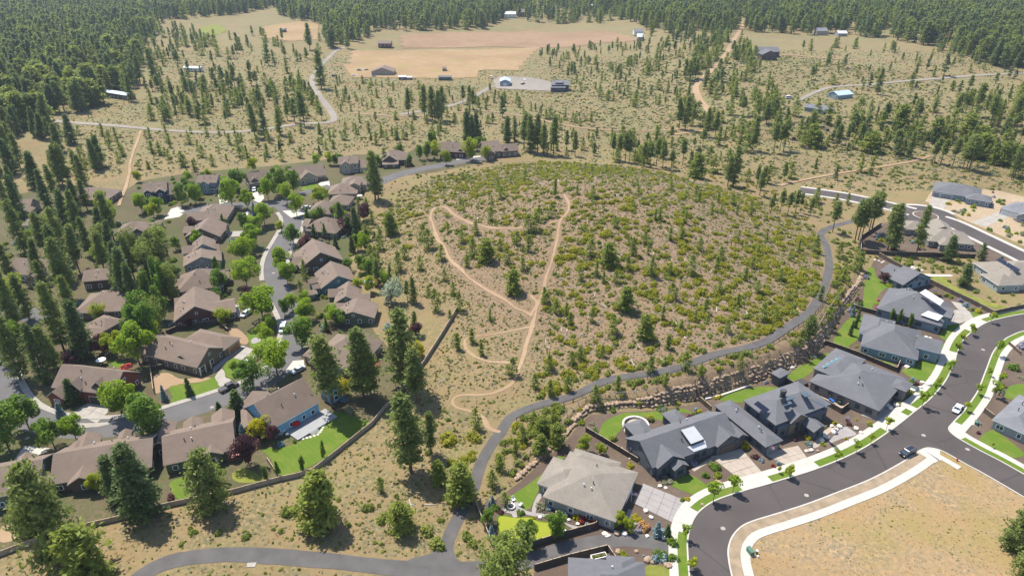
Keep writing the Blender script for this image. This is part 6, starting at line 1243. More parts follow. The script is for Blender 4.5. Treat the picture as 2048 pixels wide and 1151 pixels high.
def firepit(px, label, r, mat):
    t = thing('fire_pit', px, label, 'fire pit', z=.06)
    mb = MB(); n = 16
    for k in range(n):
        a = 2*math.pi*k/n; ubox('block', mat, t, (r*math.cos(a), r*math.sin(a), .25), (.3, 2*math.pi*r/n*.95, .5), a)
    mb.cyl(0,0,0,.3,r-.14,n=16); mb.build('ash_bed', M['trim_dark'], t)
firepit((1022,1014), 'round stone fire pit on the grey patio', .85, M['rock_white']); firepit((1271,850), 'round fire pit inside the curved stone bench', .8, M['rock_white'])
g = G(1271,851); t = tag(empty('stone_bench', (g[0], g[1], 0)), 'curved stone seat wall around the fire pit below the boulder wall', 'bench')
for k in range(20):
    a = R(-60)+R(250)*k/19; ubox('block', M['rock_white'], t, (3.4*math.cos(a), 3.4*math.sin(a), .35), (.55, .72, .7), a)
sheet('patio', zz(1150,740,[(500,600),(560,510),(660,500),(720,540),(690,640),(620,690),(530,660)]), M['paver'], .06, 3, 'round tan patio around the fire pit below the boulder wall', 'patio')
def chair(px, col, label, rz):
    t = thing('garden_chair', px, label, 'chair', rz, .06); m_ = surf('chair_%d' % (hash(col) % 9999), col, .6, .05)
    ubox('seat', m_, t, (0,0,.38), (.6,.6,.07)); o = ubox('backrest', m_, t, (-.38,0,.75), (.08,.6,.85)); o.rotation_euler = (0,-.35,0)
    for sy in (-.33,.33): ubox('armrest', m_, t, (0,sy,.6), (.7,.12,.05)); ubox('leg', m_, t, (.28,sy,.3), (.09,.09,.6)); ubox('leg', m_, t, (-.25,sy,.3), (.09,.09,.6))
chair((1027,1001), (.7,.69,.66), 'white garden chair behind the patio fire pit', -1.2); chair((1041,1011), (.7,.69,.66), 'white garden chair at the lawn side of the patio fire pit', 2.6)
chair((1532,795), (.02,.16,.5), 'blue garden chair on the back lawn', .3); chair((1537,797), (.7,.7,.68), 'white garden chair between the blue and red chairs', .3); chair((1541,795), (.6,.05,.02), 'red garden chair on the back lawn', .3); chair((1548,799), (.65,.25,.03), 'orange garden chair at the end of the coloured row', .3)
for k, (x, y) in enumerate(zz(350,740,[(1085,585),(1120,560),(1150,670),(1090,660)])): chair((x, y), (.68,.68,.66), ['white deck chair under the eave of the blue house', 'second white deck chair under the eave of the blue house', 'white deck chair at the table corner of the grey deck', 'white deck chair on the plum tree side of the table'][k], k)
def table(px, label, r=.7, z=.35):
    t = thing('patio_table', px, label, 'table', 0, z); mb = MB(); mb.cyl(0,0,.7,.76,r,n=18); mb.build('table_top', M['trim_white'], t); mb = MB(); mb.cyl(0,0,0,.7,.05,n=8); mb.build('pedestal', M['trim_white'], t); mb = MB(); mb.cyl(0,0,0,.05,.3,n=10); mb.build('foot', M['trim_white'], t)
table((567,865), 'white round table on the grey deck'); table((712,617), 'small table on the tan patio', .6, .05)
def parasol(px, col, label, r=1.5, h=2.5):
    t = thing('parasol', px, label, 'parasol'); m_ = surf('canvas_%d' % (hash(col) % 9999), col, .8, .05); mb = MB(); n = 8; V = [(0,0,h)]+[(r*math.cos(2*math.pi*k/n), r*math.sin(2*math.pi*k/n), h-.55) for k in range(n)]+[(r*.99*math.cos(2*math.pi*k/n), r*.99*math.sin(2*math.pi*k/n), h-.67) for k in range(n)]
    mb.add(V, [(0,1+k,1+(k+1)%n) for k in range(n)]+[(1+k,1+n+k,1+n+(k+1)%n,1+(k+1)%n) for k in range(n)]); mb.build('canopy', m_, t); mb = MB(); mb.cyl(0,0,0,h,.035,n=6); mb.build('pole', M['trim_dark'], t); mb = MB(); mb.cyl(0,0,0,.1,.3,n=10); mb.build('base', M['trim_dark'], t)
parasol((256,743), (.5,.06,.05), 'red parasol behind the red-brown dormer house', 1.9); parasol((592,853), (.5,.015,.015), 'bright red parasol on the grey deck of the blue house', 1.3, 1.9); parasol((472,920), (.55,.28,.26), 'pink parasol beside the purple plum tree', 1.3); parasol((720,398), (.6,.52,.4), 'cream parasol behind the house by the lone pine', 1.5); parasol((737,570), (.25,.45,.55), 'pale blue parasol among the yard pines', 1.6); parasol((752,572), (.55,.22,.15), 'orange parasol among the yard pines', 1.3); parasol((205,729), (.7,.68,.66), 'white parasol at the shaded pond behind the dormers', 1.5)
def bin_(px, col, label):
    t = thing('wheelie_bin', px, label, 'bin', .6); m_ = surf('bin_%d' % (hash(col) % 9999), col, .5, .05); mb = MB(); mb.add([(-.28,-.28,.05),(.28,-.28,.05),(.28,.28,.05),(-.28,.28,.05),(-.36,-.36,1.0),(.36,-.36,1.0),(.36,.36,1.0),(-.36,.36,1.0)], [(0,3,2,1),(0,1,5,4),(1,2,6,5),(2,3,7,6),(3,0,4,7),(4,5,6,7)]); mb.build('bin_body', m_, t); MB().box(-.4,.4,-.4,.4,1.0,1.08).build('lid', m_, t)
    for sy in (-.3,.3): ubox('wheel', M['rubber'], t, (-.3,sy,.1), (.2,.08,.2))
bin_((1664,806), (.02,.12,.42), 'blue wheelie bin beside the four-skylight house'); bin_((1660,803), (.02,.10,.35), 'darker blue wheelie bin next to the meter box'); bin_((1474,866), (.02,.12,.42), 'blue wheelie bin between white-dormer and solar-panelled houses'); bin_((1480,868), (.28,.27,.25), 'grey wheelie bin at the side gate of the solar-panelled house'); bin_((1469,861), (.04,.12,.07), 'green wheelie bin at the side gate'); bin_((1678,808), (.05,.09,.05), 'dark green bin by the side door')
t = thing('hot_tub', (1603,768), 'square covered hot tub behind the four-skylight house', 'hot tub', .5); MB().box(-1.25,1.25,-1.25,1.25,0,.85).build('tub', M['trim_dark'], t); MB().box(-1.32,1.32,-1.32,1.32,.85,1.0).build('cover', surf('tub_cover', (.05,.045,.045), .6, .1), t); ubox('step', M['trim_dark'], t, (1.7,0,.2), (.6,1.2,.4))
def flag(px, label, ang):
    t = thing('flag', px, label, 'flag', ang); mb = MB(); mb.cyl(0,0,0,3.4,.035,n=6); mb.build('pole', M['trim_white'], t)
    wm_, rm_, bm_ = surf('flag_white', (.7,.68,.66), .8, .03), surf('flag_red', (.45,.03,.04), .8, .03), surf('flag_blue', (.03,.05,.22), .8, .03)
    for k in range(13): ubox('stripe', rm_ if k % 2 == 0 else wm_, t, (.75, 0, 3.35-.075*(k+.5)), (1.45,.02,.075))
    ubox('canton', bm_, t, (.33, 0, 3.35-.26), (.6,.035,.525))
flag((1262,1003), 'striped flag on a pole beside the slab driveway', -.5); flag((1535,908), 'striped flag on a pole by the solar-panelled garage', -.9)
for k, (q, lb) in enumerate(((zz(1050,1000,[(660,850),(900,800),(850,930),(700,960)],6.827), 'long white planter box of vegetables inside the pale-edged fence'), (zz(1050,1000,[(905,775),(1100,730),(1100,800),(920,840)],6.827), 'short white planter box of vegetables by the fence corner'))):
    g = [P(*p)[:2] for p in q]; c = np.mean(g, 0); d = g[1]-g[0]; a = math.atan2(d[1], d[0]); t = tag(empty('planter_box', (c[0], c[1], 0), a), lb, 'planter'); Ln = np.hypot(*d)
    for (x, y, sx, sy) in ((0,-.6,Ln,.12),(0,.6,Ln,.12),(-Ln/2,0,.12,1.3),(Ln/2,0,.12,1.3)): ubox('board', M['trim_white'], t, (x,y,.4), (sx,sy,.8))
    MB().box(-Ln/2+.08,Ln/2-.08,-.52,.52,.1,.68).build('soil', M['mulch'], t)
    for j in range(int(Ln/0.8)): o = link('vegetable', KINDS['g_lime' if j % 2 else 'g_green'][j % 2][1], t, (-Ln/2+.5+j*.8, 0, .66), j, (.9,.9,.8))
g0 = zz(350,740,[(1518,478),(1522,505),(1526,535),(1524,560),(1515,585),(1500,610),(1485,632),(1462,655),(1425,668),(1385,682),(1350,690),(1310,700)])
t = tag(empty('stepping_stones', tuple(G(*g0[0]))), 'arc of pale stepping stones across the lawn of the blue house', 'stepping stones'); b0 = G(*g0[0])
for p in g0:
    g = G(*p); link('stone', WROCKS[0], t, (g[0]-b0[0], g[1]-b0[1], .05), rr.uniform(0,6), (.9,.75,.14))
sheet('sand_bunker', zz(950,880,[(885,960),(900,905),(925,905),(935,960),(925,985),(890,978)]), surf('white_sand', (.72,.7,.66), .9, .05), .09, 3, 'small white sand bunker beside the putting green', 'bunker')
sheet('concrete_pad', zz(0,757,[(1445,1075),(1500,1072),(1490,1098),(1440,1100)],2.921), M['concrete_old'], .12, 0, 'pale concrete pad beside the lower gravel path', 'pad', thick=.1)
for k, p in enumerate(zz(1050,1000,[(1085,450),(1130,480)],6.827)):
    g = G(*p); tag(link('paving_stone', WROCKS[k], None, (g[0], g[1], .1), .4, (1.4,1.1,.25)), ['pale flat stone at the lane nearest the house', 'pale flat stone at the lane nearest the gravel'][k], 'stone')
t = thing('air_conditioner', (1115,1027), 'white round air conditioner beside the tan-roofed house', 'air conditioner'); mb = MB(); mb.cyl(0,0,0,.8,.45,n=14); mb.build('case', M['trim_white'], t); mb = MB(); mb.cyl(0,0,.8,.86,.38,n=14); mb.build('fan_grille', M['trim_dark'], t)
MB_w = zz(1150,740,[(1330,300),(1500,260),(1790,160)])
wl2 = np.array(W0(MB_w)); t = tag(empty('garden_wall', (wl2[0][0], wl2[0][1], 0)), 'low straight pale stone garden wall behind the back lawn', 'wall')
for i in range(len(wl2)-1):
    q = resample(wl2[i:i+2], 1.6)
    for k in range(len(q)-1): d = q[k+1]-q[k]; c = (q[k]+q[k+1])/2-wl2[0]; ubox('block', M['rock_white'], t, (c[0], c[1], .2), (np.hypot(*d)*.96,.5,.45), math.atan2(d[1], d[0]))

# ------------------------------------------------------------------ what grows wild: the largest as single plants, the rest as one mass
sr = np.random.default_rng(77)
EB = [(p[:, 0].min(), p[:, 0].max(), p[:, 1].min(), p[:, 1].max(), p) for p in EXCL]
def clear(X, Y, margin=0.0):
    ok = np.ones(len(X), bool)
    for x0, x1, y0, y1, p in EB:
        m = ok & (X > x0) & (X < x1) & (Y > y0) & (Y < y1)
        if m.any():
            i = np.where(m)[0]; ok[i[inpoly(X[i], Y[i], p)]] = False
    for ln, hw in LINES:
        x0, y0 = ln[:, 0].min()-hw-margin, ln[:, 1].min()-hw-margin; x1, y1 = ln[:, 0].max()+hw+margin, ln[:, 1].max()+hw+margin
        m = ok & (X > x0) & (X < x1) & (Y > y0) & (Y < y1)
        if m.any():
            i = np.where(m)[0]; ok[i[polydist(X[i], Y[i], ln) < hw+margin]] = False
    return ok
def scatter(pxpoly, dens, margin=0.0, clump=0.0, yards=False):
    w_ = Gm(pxpoly)[:, :2]; x0, y0 = w_.min(0); x1, y1 = w_.max(0); n = int((x1-x0)*(y1-y0)*dens)
    X = sr.uniform(x0, x1, n); Y = sr.uniform(y0, y1, n)
    if clump:
        f = np.sin(X/23+1.3*np.sin(Y/31))*np.sin(Y/19+1.1*np.sin(X/27)); k = sr.uniform(-1, 1, n) < f*clump+(1-clump); X, Y = X[k], Y[k]
    m = inpoly(X, Y, w_); X, Y = X[m], Y[m]; m = clear(X, Y, margin); return X[m], Y[m]
ZONES = [([(1000,-22),(1320,-22),(1290,42),(1200,48),(1060,44),(1005,30)], .0055, 10, 22, ['pine','fir','young'], .45),
   # pixels of the area, trees per m2, height range, kinds, clumping
 ([(-80,-22),(620,-22),(560,14),(470,30),(330,42),(292,95),(272,190),(182,218),(95,248),(-80,330)], .0092, 13, 26, ['pine','fir','pine','young'], .2),
 ([(540,-22),(1080,-22),(1065,8),(1010,40),(960,60),(870,62),(760,62),(700,100),(648,96),(650,50),(560,34)], .0095, 14, 27, ['fir','pine','pine','young'], .25), ([(1290,58),(1400,62),(1475,70),(1455,112),(1380,95),(1300,75)], .006, 8, 18, ['pine','young','fir'], .4),
 ([(1040,-22),(2130,-22),(2130,185),(1960,125),(1850,92),(1700,72),(1500,66),(1400,66),(1300,56),(1200,28),(1120,20)], .0115, 11, 25, ['pine','fir','pine','young'], .42),
 ([(1380,85),(1480,75),(1560,200),(1600,240),(1480,300),(1360,250)], .012, 5, 15, ['young','pine','young'], .6),
 ([(1480,230),(1700,240),(2130,180),(2130,370),(1900,335),(1600,300)], .0135, 6, 16, ['young','bare','pine','young'], .6),
 ([(1220,275),(1560,300),(1640,390),(1400,360),(1230,325)], .006, 5, 14, ['bare','young','young'], .4),
 ([(290,175),(620,165),(650,240),(300,250)], .009, 7, 14, ['young','pine'], .4),
 ([(100,270),(700,258),(720,320),(560,330),(280,350),(100,350)], .009, 3, 9, ['young'], .55),
 ([(660,160),(1050,200),(1250,260),(1200,320),(1050,300),(880,270),(700,300)], .008, 3, 9, ['young','young','pine'], .5),
 ([(1060,100),(1360,80),(1400,200),(1250,220),(1150,180)], .0065, 4, 11, ['young','pine'], .55),
 ([(1600,90),(2130,110),(2130,200),(1700,190),(1600,150)], .0024, 3, 13, ['young','pine'], .2),
 ([(300,60),(640,80),(640,170),(300,175)], .003, 5, 16, ['young','pine'], .4),
 ([(-80,250),(110,255),(230,330),(110,370),(-80,400)], .003, 14, 23, ['pine','fir'], .1),
 ([(760,430),(880,360),(1100,340),(1500,400),(1630,470),(1640,600),(1520,670),(1200,740),(1090,760),(1040,640),(900,560)], .0028, 2.5, 6.5, ['young'], .3),
 ([(1100,850),(1300,775),(1540,735),(1650,665),(1670,560),(1690,560),(1660,690),(1540,742),(1180,815)], .006, 2.5, 6, ['young'], .2), ([(1560,370),(1640,392),(1735,410),(1745,545),(1690,560),(1660,480),(1600,440)], .006, 3, 9, ['young'], .2), ([(690,430),(735,390),(770,560),(800,620),(740,600)], .012, 3, 9, ['young','fir'], .1), ([(735,395),(770,470),(800,560),(870,600),(850,625),(760,600),(725,520)], .010, 3, 8, ['young'], .1)]
for poly, dens, h0, h1, kds, cl in ZONES:
    X, Y = scatter(poly, dens, 1.0, cl); Z = terrain(X, Y) if len(X) else []
    for x, y, z in zip(X, Y, Z):
        PINES.append((x, y, z, float(h0+(h1-h0)*sr.beta(2, 1.6)), kds[int(sr.integers(len(kds)))], float(sr.uniform(.85, 1.5))))
# stuff: one object whose points carry copies of a few shapes
def gn_mass(name, pts, protos, label, cat_):
    """pts: (x, y, z, sx, sz, variant)"""
    coll = bpy.data.collections.new(name+'_shapes')
    for i, me in enumerate(protos):
        o = bpy.data.objects.new('%s_shape_%02d' % (name, i), me); coll.objects.link(o)
    a = np.asarray(pts, np.float32); me = bpy.data.meshes.new(name); me.vertices.add(len(a)); me.vertices.foreach_set('co', a[:, :3].copy().ravel())
    at = me.attributes.new('scl', 'FLOAT_VECTOR', 'POINT'); at.data.foreach_set('vector', np.stack([a[:, 3], a[:, 3], a[:, 4]], 1).astype(np.float32).ravel())
    at = me.attributes.new('rot', 'FLOAT_VECTOR', 'POINT'); rv = np.zeros((len(a), 3), np.float32); rv[:, 2] = sr.uniform(0, 6.28, len(a)); at.data.foreach_set('vector', rv.ravel())
    at = me.attributes.new('var', 'INT', 'POINT'); at.data.foreach_set('value', a[:, 5].astype(np.int32))
    me.update(); o = link(name, me); tag(o, label, cat_, None, 'stuff')
    ng = bpy.data.node_groups.new(name, 'GeometryNodeTree'); ng.interface.new_socket('Geometry', in_out='INPUT', socket_type='NodeSocketGeometry'); ng.interface.new_socket('Geometry', in_out='OUTPUT', socket_type='NodeSocketGeometry')
    n, l = ng.nodes, ng.links; gi, go = n.new('NodeGroupInput'), n.new('NodeGroupOutput'); ip = n.new('GeometryNodeInstanceOnPoints'); ci_ = n.new('GeometryNodeCollectionInfo')
    ci_.inputs['Collection'].default_value = coll; ci_.inputs['Separate Children'].default_value = True; ci_.inputs['Reset Children'].default_value = True
    def attr(nm, ty):
        q = n.new('GeometryNodeInputNamedAttribute'); q.data_type = ty; q.inputs['Name'].default_value = nm; return q.outputs[0]
    l.new(gi.outputs[0], ip.inputs['Points']); l.new(ci_.outputs[0], ip.inputs['Instance']); ip.inputs['Pick Instance'].default_value = True
    l.new(attr('var', 'INT'), ip.inputs['Instance Index']); l.new(attr('rot', 'FLOAT_VECTOR'), ip.inputs['Rotation']); l.new(attr('scl', 'FLOAT_VECTOR'), ip.inputs['Scale']); l.new(ip.outputs[0], go.inputs[0])
    md = o.modifiers.new('scatter', 'NODES'); md.node_group = ng; return o
def merged(name, gen, bark, leaf):
    t, c = gen; nt_, nc = len(t[0]), len(c[0])
    return np_mesh(name, np.concatenate([t[0], c[0]]), np.concatenate([np.asarray(t[1]), np.asarray(c[1])+nt_]), [bark, leaf], np.concatenate([np.zeros(len(t[1]), int), np.ones(len(c[1]), int)]))
FARP = [merged('far_pine', pine(200+i, base=b, rad=r, levels=13, per=5, clumps=3, k=4, leaf=.034, spread=.026, ragged=.3+.25*(i % 3 == 0)), BP, L[lf]) for i, (b, r, lf) in enumerate([(.22,.17,'pine'),(.12,.19,'fir'),(.3,.17,'pine'),(.06,.18,'fir'),(.04,.34,'young'),(.03,.38,'young'),(.45,.15,'pine'),(.18,.22,'fir'),(.35,.2,'pine'),(.05,.28,'young'),(.5,.2,'pine')])]
VAR = {'pine': [0, 2, 7, 8], 'fir': [1, 3, 7], 'young': [4, 5, 9], 'roundpine': [5], 'bare': [6, 10]}
ap = np.array([h*w_**.5*FPX/max(proj(x, y, z+h/2)[2], 1) for x, y, z, h, k, w_ in PINES])
vis = np.array([(-20 < proj(x, y, z+h*.6)[0] < 2068) and (-5 < proj(x, y, z+h*.6)[1] < 1160) for x, y, z, h, k, w_ in PINES])
order = np.argsort(-(ap*vis)); big = set(order[:300].tolist()); mass = []
PD = {'pine': 'pine', 'fir': 'fir', 'young': 'young pine', 'roundpine': 'bushy pine', 'bare': 'bare-trunked pine'}
for i, (x, y, z, h, k, w_) in enumerate(PINES):
    if i in big: plant(k, x, y, z-.05, h, w_, ('tall ' if h > 17 else 'small ' if h < 4 else '')+PD[k], None, lean=.03)
    else: mass.append((x, y, z-.1, h*w_, h, VAR[k][int(sr.integers(len(VAR[k])))]))
gn_mass('pine_forest', mass, FARP, 'far pine forest and scattered young pines on the scrubland', 'forest')
# shrubs
SHR = []
HILL = [(738,500),(745,440),(790,400),(870,352),(1000,330),(1100,322),(1300,340),(1500,392),(1600,440),(1640,475),(1645,560),(1600,625),(1520,680),(1350,730),(1180,772),(1090,800),(1075,720),(1070,640),(1040,570),(940,540),(890,520),(840,500)]
for poly, dens, kd, s0, s1, cl in [
    (HILL, .06, 'manz', .9, 4.2, .65), ([(1070,640),(1090,480),(1150,400),(1500,400),(1635,480),(1640,570),(1520,675),(1250,745),(1100,790)], .05, 'manz', 1.0, 5.4, .7),
    (HILL, .07, 'brush', .6, 3.2, .6), ([(1090,830),(1300,765),(1540,722),(1640,655),(1670,545),(1700,560),(1660,680),(1540,745),(1180,818),(1060,930),(1020,960),(990,930)], .17, 'brush', 1.2, 3.2, .1),
    ([(1090,830),(1300,765),(1540,722),(1640,655),(1670,545),(1700,560),(1660,680),(1540,745),(1180,818),(1060,930)], .08, 'manz', 1.4, 3.2, .1),
    ([(700,960),(850,800),(920,640),(1060,660),(1030,760),(900,860),(940,1000),(880,1080),(600,1100),(300,1110),(280,1040),(560,970)], .012, 'brush', .9, 2.4, .1),
    ([(900,860),(1000,870),(960,930),(900,960)], .03, 'manz', 1.8, 3.6, 0), ([(740,380),(790,355),(990,322),(1040,330),(900,370),(760,430)], .03, 'brush', 1.0, 2.4, .2),
    ([(1640,290),(2100,330),(2100,400),(1860,372),(1700,372)], .02, 'brush', 1.2, 3.0, .4), ([(1150,320),(1560,330),(1640,390),(1600,440),(1400,380)], .02, 'brush', 1.0, 2.6, .3),
    ([(1720,512),(1940,520),(1940,560),(1860,552),(1800,530)], .07, 'brush', 1.4, 3.0, .1), ([(1730,515),(1770,510),(1860,520),(1945,525),(1970,560),(2060,600),(2060,612),(1980,620),(1860,558)], .05, 'brush', 1.2, 2.8, .2), ([(1560,370),(1640,392),(1730,410),(1735,470),(1660,480),(1600,440)], .05, 'brush', 1.0, 3.0, .2), ([(1660,470),(1712,485),(1740,520),(1745,545),(1690,560),(1665,540)], .08, 'brush', 1.0, 3.0, .2), ([(1380,330),(1560,380),(1630,460),(1500,400)], .05, 'manz', 1.0, 3.0, .3), ([(690,440),(735,400),(760,560),(720,600)], .03, 'brush', 1.0, 2.6, .2), ([(780,560),(900,560),(925,625),(830,600)], .04, 'brush', 1.0, 2.6, .2)]:
    X, Y = scatter(poly, dens, .3, cl); Z = terrain(X, Y) if len(X) else []
    for x, y, z in zip(X, Y, Z): SHR.append((x, y, z, float(s0+(s1-s0)*sr.beta(1.6, 2.4)), kd))
wd_ = resample(WALL, 0.5); wn = offset(wd_, 1.0)-wd_     # the planted bank between the boulder wall and the path
for k in range(420):
    i = int(sr.integers(4, len(wd_)-4)); q = wd_[i]+wn[i]*sr.uniform(4.6, 14)
    if clear(q[:1], q[1:], .2)[0]: SHR.append((q[0], q[1], tz(*q), float(sr.uniform(1.2, 3.0)), 'manz' if sr.uniform() < .4 else 'brush'))
b = Gm([(897,882),(945,878),(925,925),(940,920),(580,1022),(770,1040),(880,1090),(855,1065),(735,1015),(930,1075),(945,1088),(855,905)])
for g, kd, s in zip(b, ['manz','manz','manz','manz','brush','brush','brush','brush','brush','brush','brush','brush'], [5,4.6,3.8,3,4.5,3.6,4,3.4,3.2,3,2.6,2.5]): SHR.append((g[0], g[1], g[2], s, kd))
ap = np.array([s*FPX/proj(x, y, z)[2] for x, y, z, s, k in SHR]); order = np.argsort(-ap); big = set(order[:300].tolist()); mass = []
SMESH = {}; prot = []
for kd in ('manz', 'brush', 'sage'):
    SMESH[kd] = []
    for i in range(3):
        rs = {'manz': (300+i, 240, .15, 8, .6), 'brush': (310+i, 220, .16, 7, .75), 'sage': (320+i, 90, .2, 5, .5)}[kd]; SMESH[kd].append(len(prot)); prot.append(merged('far_'+kd, bush(*rs), BG, L[kd]))
tuft = []
for i in range(3):
    rg = np.random.default_rng(400+i); n = 26; C = rg.normal(0, .2, (n, 3)); C[:, 2] = rg.uniform(.05, .3, n); D = rg.normal(size=(n, 3)); D[:, 2] *= .15
    SMESH.setdefault('straw', []).append(len(prot)); prot.append(np_mesh('straw_tuft', *rhombs(rg, C, .22, D, .25), [L['straw']]))
for i, (x, y, z, s, kd) in enumerate(SHR):
    if i in big: plant(kd, x, y, z-.03, s, 1.0, {'manz': 'yellow-green manzanita shrub', 'brush': 'dark green brush shrub'}[kd], None, 'wild_shrub', 'shrub')
    else: mass.append((x, y, z-.03, s, s*sr.uniform(.8, 1.2), SMESH[kd][int(sr.integers(3))]))
for poly, dens, s0, s1 in [([(-60,1130),(560,965),(730,870),(920,636),(745,560),(735,440),(880,350),(1050,322),(1500,392),(1660,470),(1650,640),(1540,740),(1180,815),(1010,980),(950,1010),(985,1100),(830,1160),(-60,1160)], .58, .35, 1.5), ([(1100,130),(1500,100),(2100,200),(2100,372),(1640,384),(1300,310),(1100,230)], .04, 1.8, 3.6), ([(100,265),(640,255),(760,240),(1050,300),(720,300),(280,350),(100,360)], .03, 1.5, 3.0), (HILL, .30, .5, 1.7), ([(745,440),(800,480),(900,520),(1060,640),(1050,700),(1030,770),(900,860),(850,790),(920,640),(860,600),(745,560)], .38, .5, 1.7),
    ([(100,215),(640,160),(1200,190),(1500,250),(2110,250),(2110,380),(1640,385),(1400,350),(1040,312),(730,300),(280,355),(100,360)], .15, .7, 2.1), ([(300,100),(660,110),(1360,100),(2110,110),(2110,260),(1500,255),(1200,195),(640,165),(300,210)], .06, .9, 2.6)]:
    X, Y = scatter(poly, dens, .2, .35); Z = terrain(X, Y)
    for x, y, z in zip(X, Y, Z): mass.append((x, y, z-.03, s0+(s1-s0)*sr.beta(1.3, 3), s0+(s1-s0)*sr.beta(1.3, 3), SMESH['sage' if sr.uniform() < .6 else 'brush'][int(sr.integers(3))]))
gn_mass('scrub', mass, prot, 'grey-green sagebrush and low shrubs covering the dry slopes', 'scrub')
tf = []
for poly, dens in [([(-60,1130),(560,965),(730,870),(920,636),(745,560),(735,440),(880,350),(1050,322),(1500,392),(1660,470),(1650,640),(1540,740),(1180,815),(1010,980),(950,1010),(985,1100),(830,1160),(-60,1160)], .22)]:
    X, Y = scatter(poly, dens, .1, .3); Z = terrain(X, Y); tf += [(x, y, z, s, s*.9, SMESH['straw'][int(sr.integers(3))]) for x, y, z, s in zip(X, Y, Z, sr.uniform(.4, 1.0, len(X)))]
X = sr.uniform(LOT[:, 0].min(), LOT[:, 0].max(), 3500); Y = sr.uniform(LOT[:, 1].min(), LOT[:, 1].max(), 3500); k = inpoly(X, Y, LOT); X, Y = X[k], Y[k]
f = np.sin(X/5+np.sin(Y/7))*np.sin(Y/4+np.sin(X/6))
tf += [(x, y, .03, s, s*.7, SMESH['straw' if (sr.uniform() < .5 or q < .05) else 'brush' if q > .45 and sr.uniform() < .5 else 'sage'][int(sr.integers(3))]) for x, y, s, q in zip(X, Y, sr.uniform(.25, .6, len(X)), f)]
gn_mass('dry_grass', tf, prot, 'straw-coloured grass tufts on bare ground', 'grass')
# grey fallen branches on the hill
X, Y = scatter(HILL, .03, .2); X2, Y2 = scatter([(700,960),(920,640),(1060,660),(1000,840),(940,1000),(600,1090)], .008, .2); X = np.concatenate([X, X2]); Y = np.concatenate([Y, Y2]); Z = terrain(X, Y)
mb = MB(); mb.cyl(0, .06, -.5, .5, .05, .03, n=5, axis='x'); lm = mb.mesh('branch', M['log']); mb = MB(); mb.cyl(0, .06, -.5, .5, .04, .02, n=5, axis='x'); mb.add([(0,0,.05),(.3,.3,.2),(.32,.28,.16),(.02,-.03,.02)], [(0,1,2,3)]); lm2 = mb.mesh('branch', M['log'])
gn_mass('deadwood', [(x, y, z, s, 2.0, int(v)) for x, y, z, s, v in zip(X, Y, Z, sr.uniform(.8, 3.6, len(X)), sr.integers(0, 2, len(X)))], [lm, lm2], 'grey fallen branches lying among the shrubs', 'deadwood')
# planted shrubs in the yards
def garden(pxpoly, dens, kinds_, s0, s1, desc_):
    X, Y = scatter_in(pxpoly, dens)
    for x, y in zip(X, Y):
        k = kinds_[int(sr.integers(len(kinds_)))]; s = float(sr.uniform(s0, s1))*1.5; GARD.append((x, y, .02, s, k))
GARD = []
GD = {'g_green': 'green garden shrub', 'g_lime': 'lime garden shrub', 'g_gold': 'golden garden shrub', 'g_red': 'red garden shrub', 'g_lav': 'grey-lavender tuft', 'g_blue': 'blue-grey garden shrub', 'g_pink': 'pink flowering shrub', 'g_plum': 'dark purple shrub', 'g_orange': 'rust-coloured grass clump', 'brush': 'dark green garden shrub', 'sage': 'grey-green garden shrub'}
YL = np.array(W0(YARD_L)); YR = np.array(W0(YARD_R))
EB2 = list(EB); gb0 = np.array(W0(YARD_T)); EB2 = [e for e in EB2 if e[4].shape != gb0.shape or not np.allclose(e[4], gb0)]; EB2 = [e for e in EB2 if e[4].shape != YL.shape or not np.allclose(e[4], YL)]; EB2 = [e for e in EB2 if e[4].shape != YR.shape or not np.allclose(e[4], YR)]
gb = [np.array(W0(p)) for p in ([(1930,860),(1905,845),(1931,822),(1958,788),(1975,752),(1988,715),(2006,690),(2030,676),(2120,655),(2120,985),(1998,912),(1961,893)], [(1069,1140),(1215,1098),(1240,1085),(1300,1082),(1352,1094),(1358,1130),(1375,1220),(1060,1220)], [(1850,402),(1876,412),(1930,440),(2000,470),(2080,505),(2080,400),(1990,380),(1870,372)])]
EB2 = [e for e in EB2 if not any(e[4].shape == g.shape and np.allclose(e[4], g) for g in gb)]
def scatter_in(pxpoly, dens):
    global EB
    sv_ = EB; EB = EB2
    try: return scatter(pxpoly, dens, .3)
    finally: EB = sv_
for p, k, s in ([((1154,1035),'g_gold',2.6),((1166,1041),'g_red',2.8),((1186,1049),'g_red',2.8),((1172,1052),'g_blue',2.4),((1128,1031),'g_blue',2.2),((1097,1034),'g_green',1.8),((1042,1026),'g_green',2.2),((1101,1017),'g_blue',2.2),((1085,1015),'sage',3.2),((1068,1036),'g_gold',1.2),((1756,601),'g_pink',1.6),((1753,617),'g_pink',2.0),((1752,610),'g_lime',2.6),((1785,565),'g_gold',3.2),((1779,574),'g_lime',3.0),((1716,604),'g_plum',3.6),
    ((1430,936),'g_green',3.4),((1411,950),'g_green',2.6),((1434,952),'g_lime',2.4),((1260,932),'g_gold',2.4),((1380,915),'g_gold',1.6),((1491,893),'g_gold',3.0),((1427,935),'g_green',2),((1548,932),'g_red',1.6),((1375,999),'g_gold',1.6),((1365,1002),'g_green',1.5),((1430,797),'g_gold',1.6),((1437,795),'g_gold',1.6),((1442,793),'g_gold',1.5),((1355,807),'g_gold',2.2),((1276,807),'g_lime',2.6),((1319,817),'g_green',2.4),((1229,822),'g_green',2.6),((1340,1088),'g_green',3.4),((1322,1112),'g_green',3.4),((1246,1112),'g_lime',2.6),((1345,1118),'g_green',2.8)]):
    g = G(*p); GARD.append((g[0], g[1], g[2], s*1.0, k))
mix = ['g_green','g_green','g_lime','brush','sage','g_blue','g_gold','g_plum','g_lav']
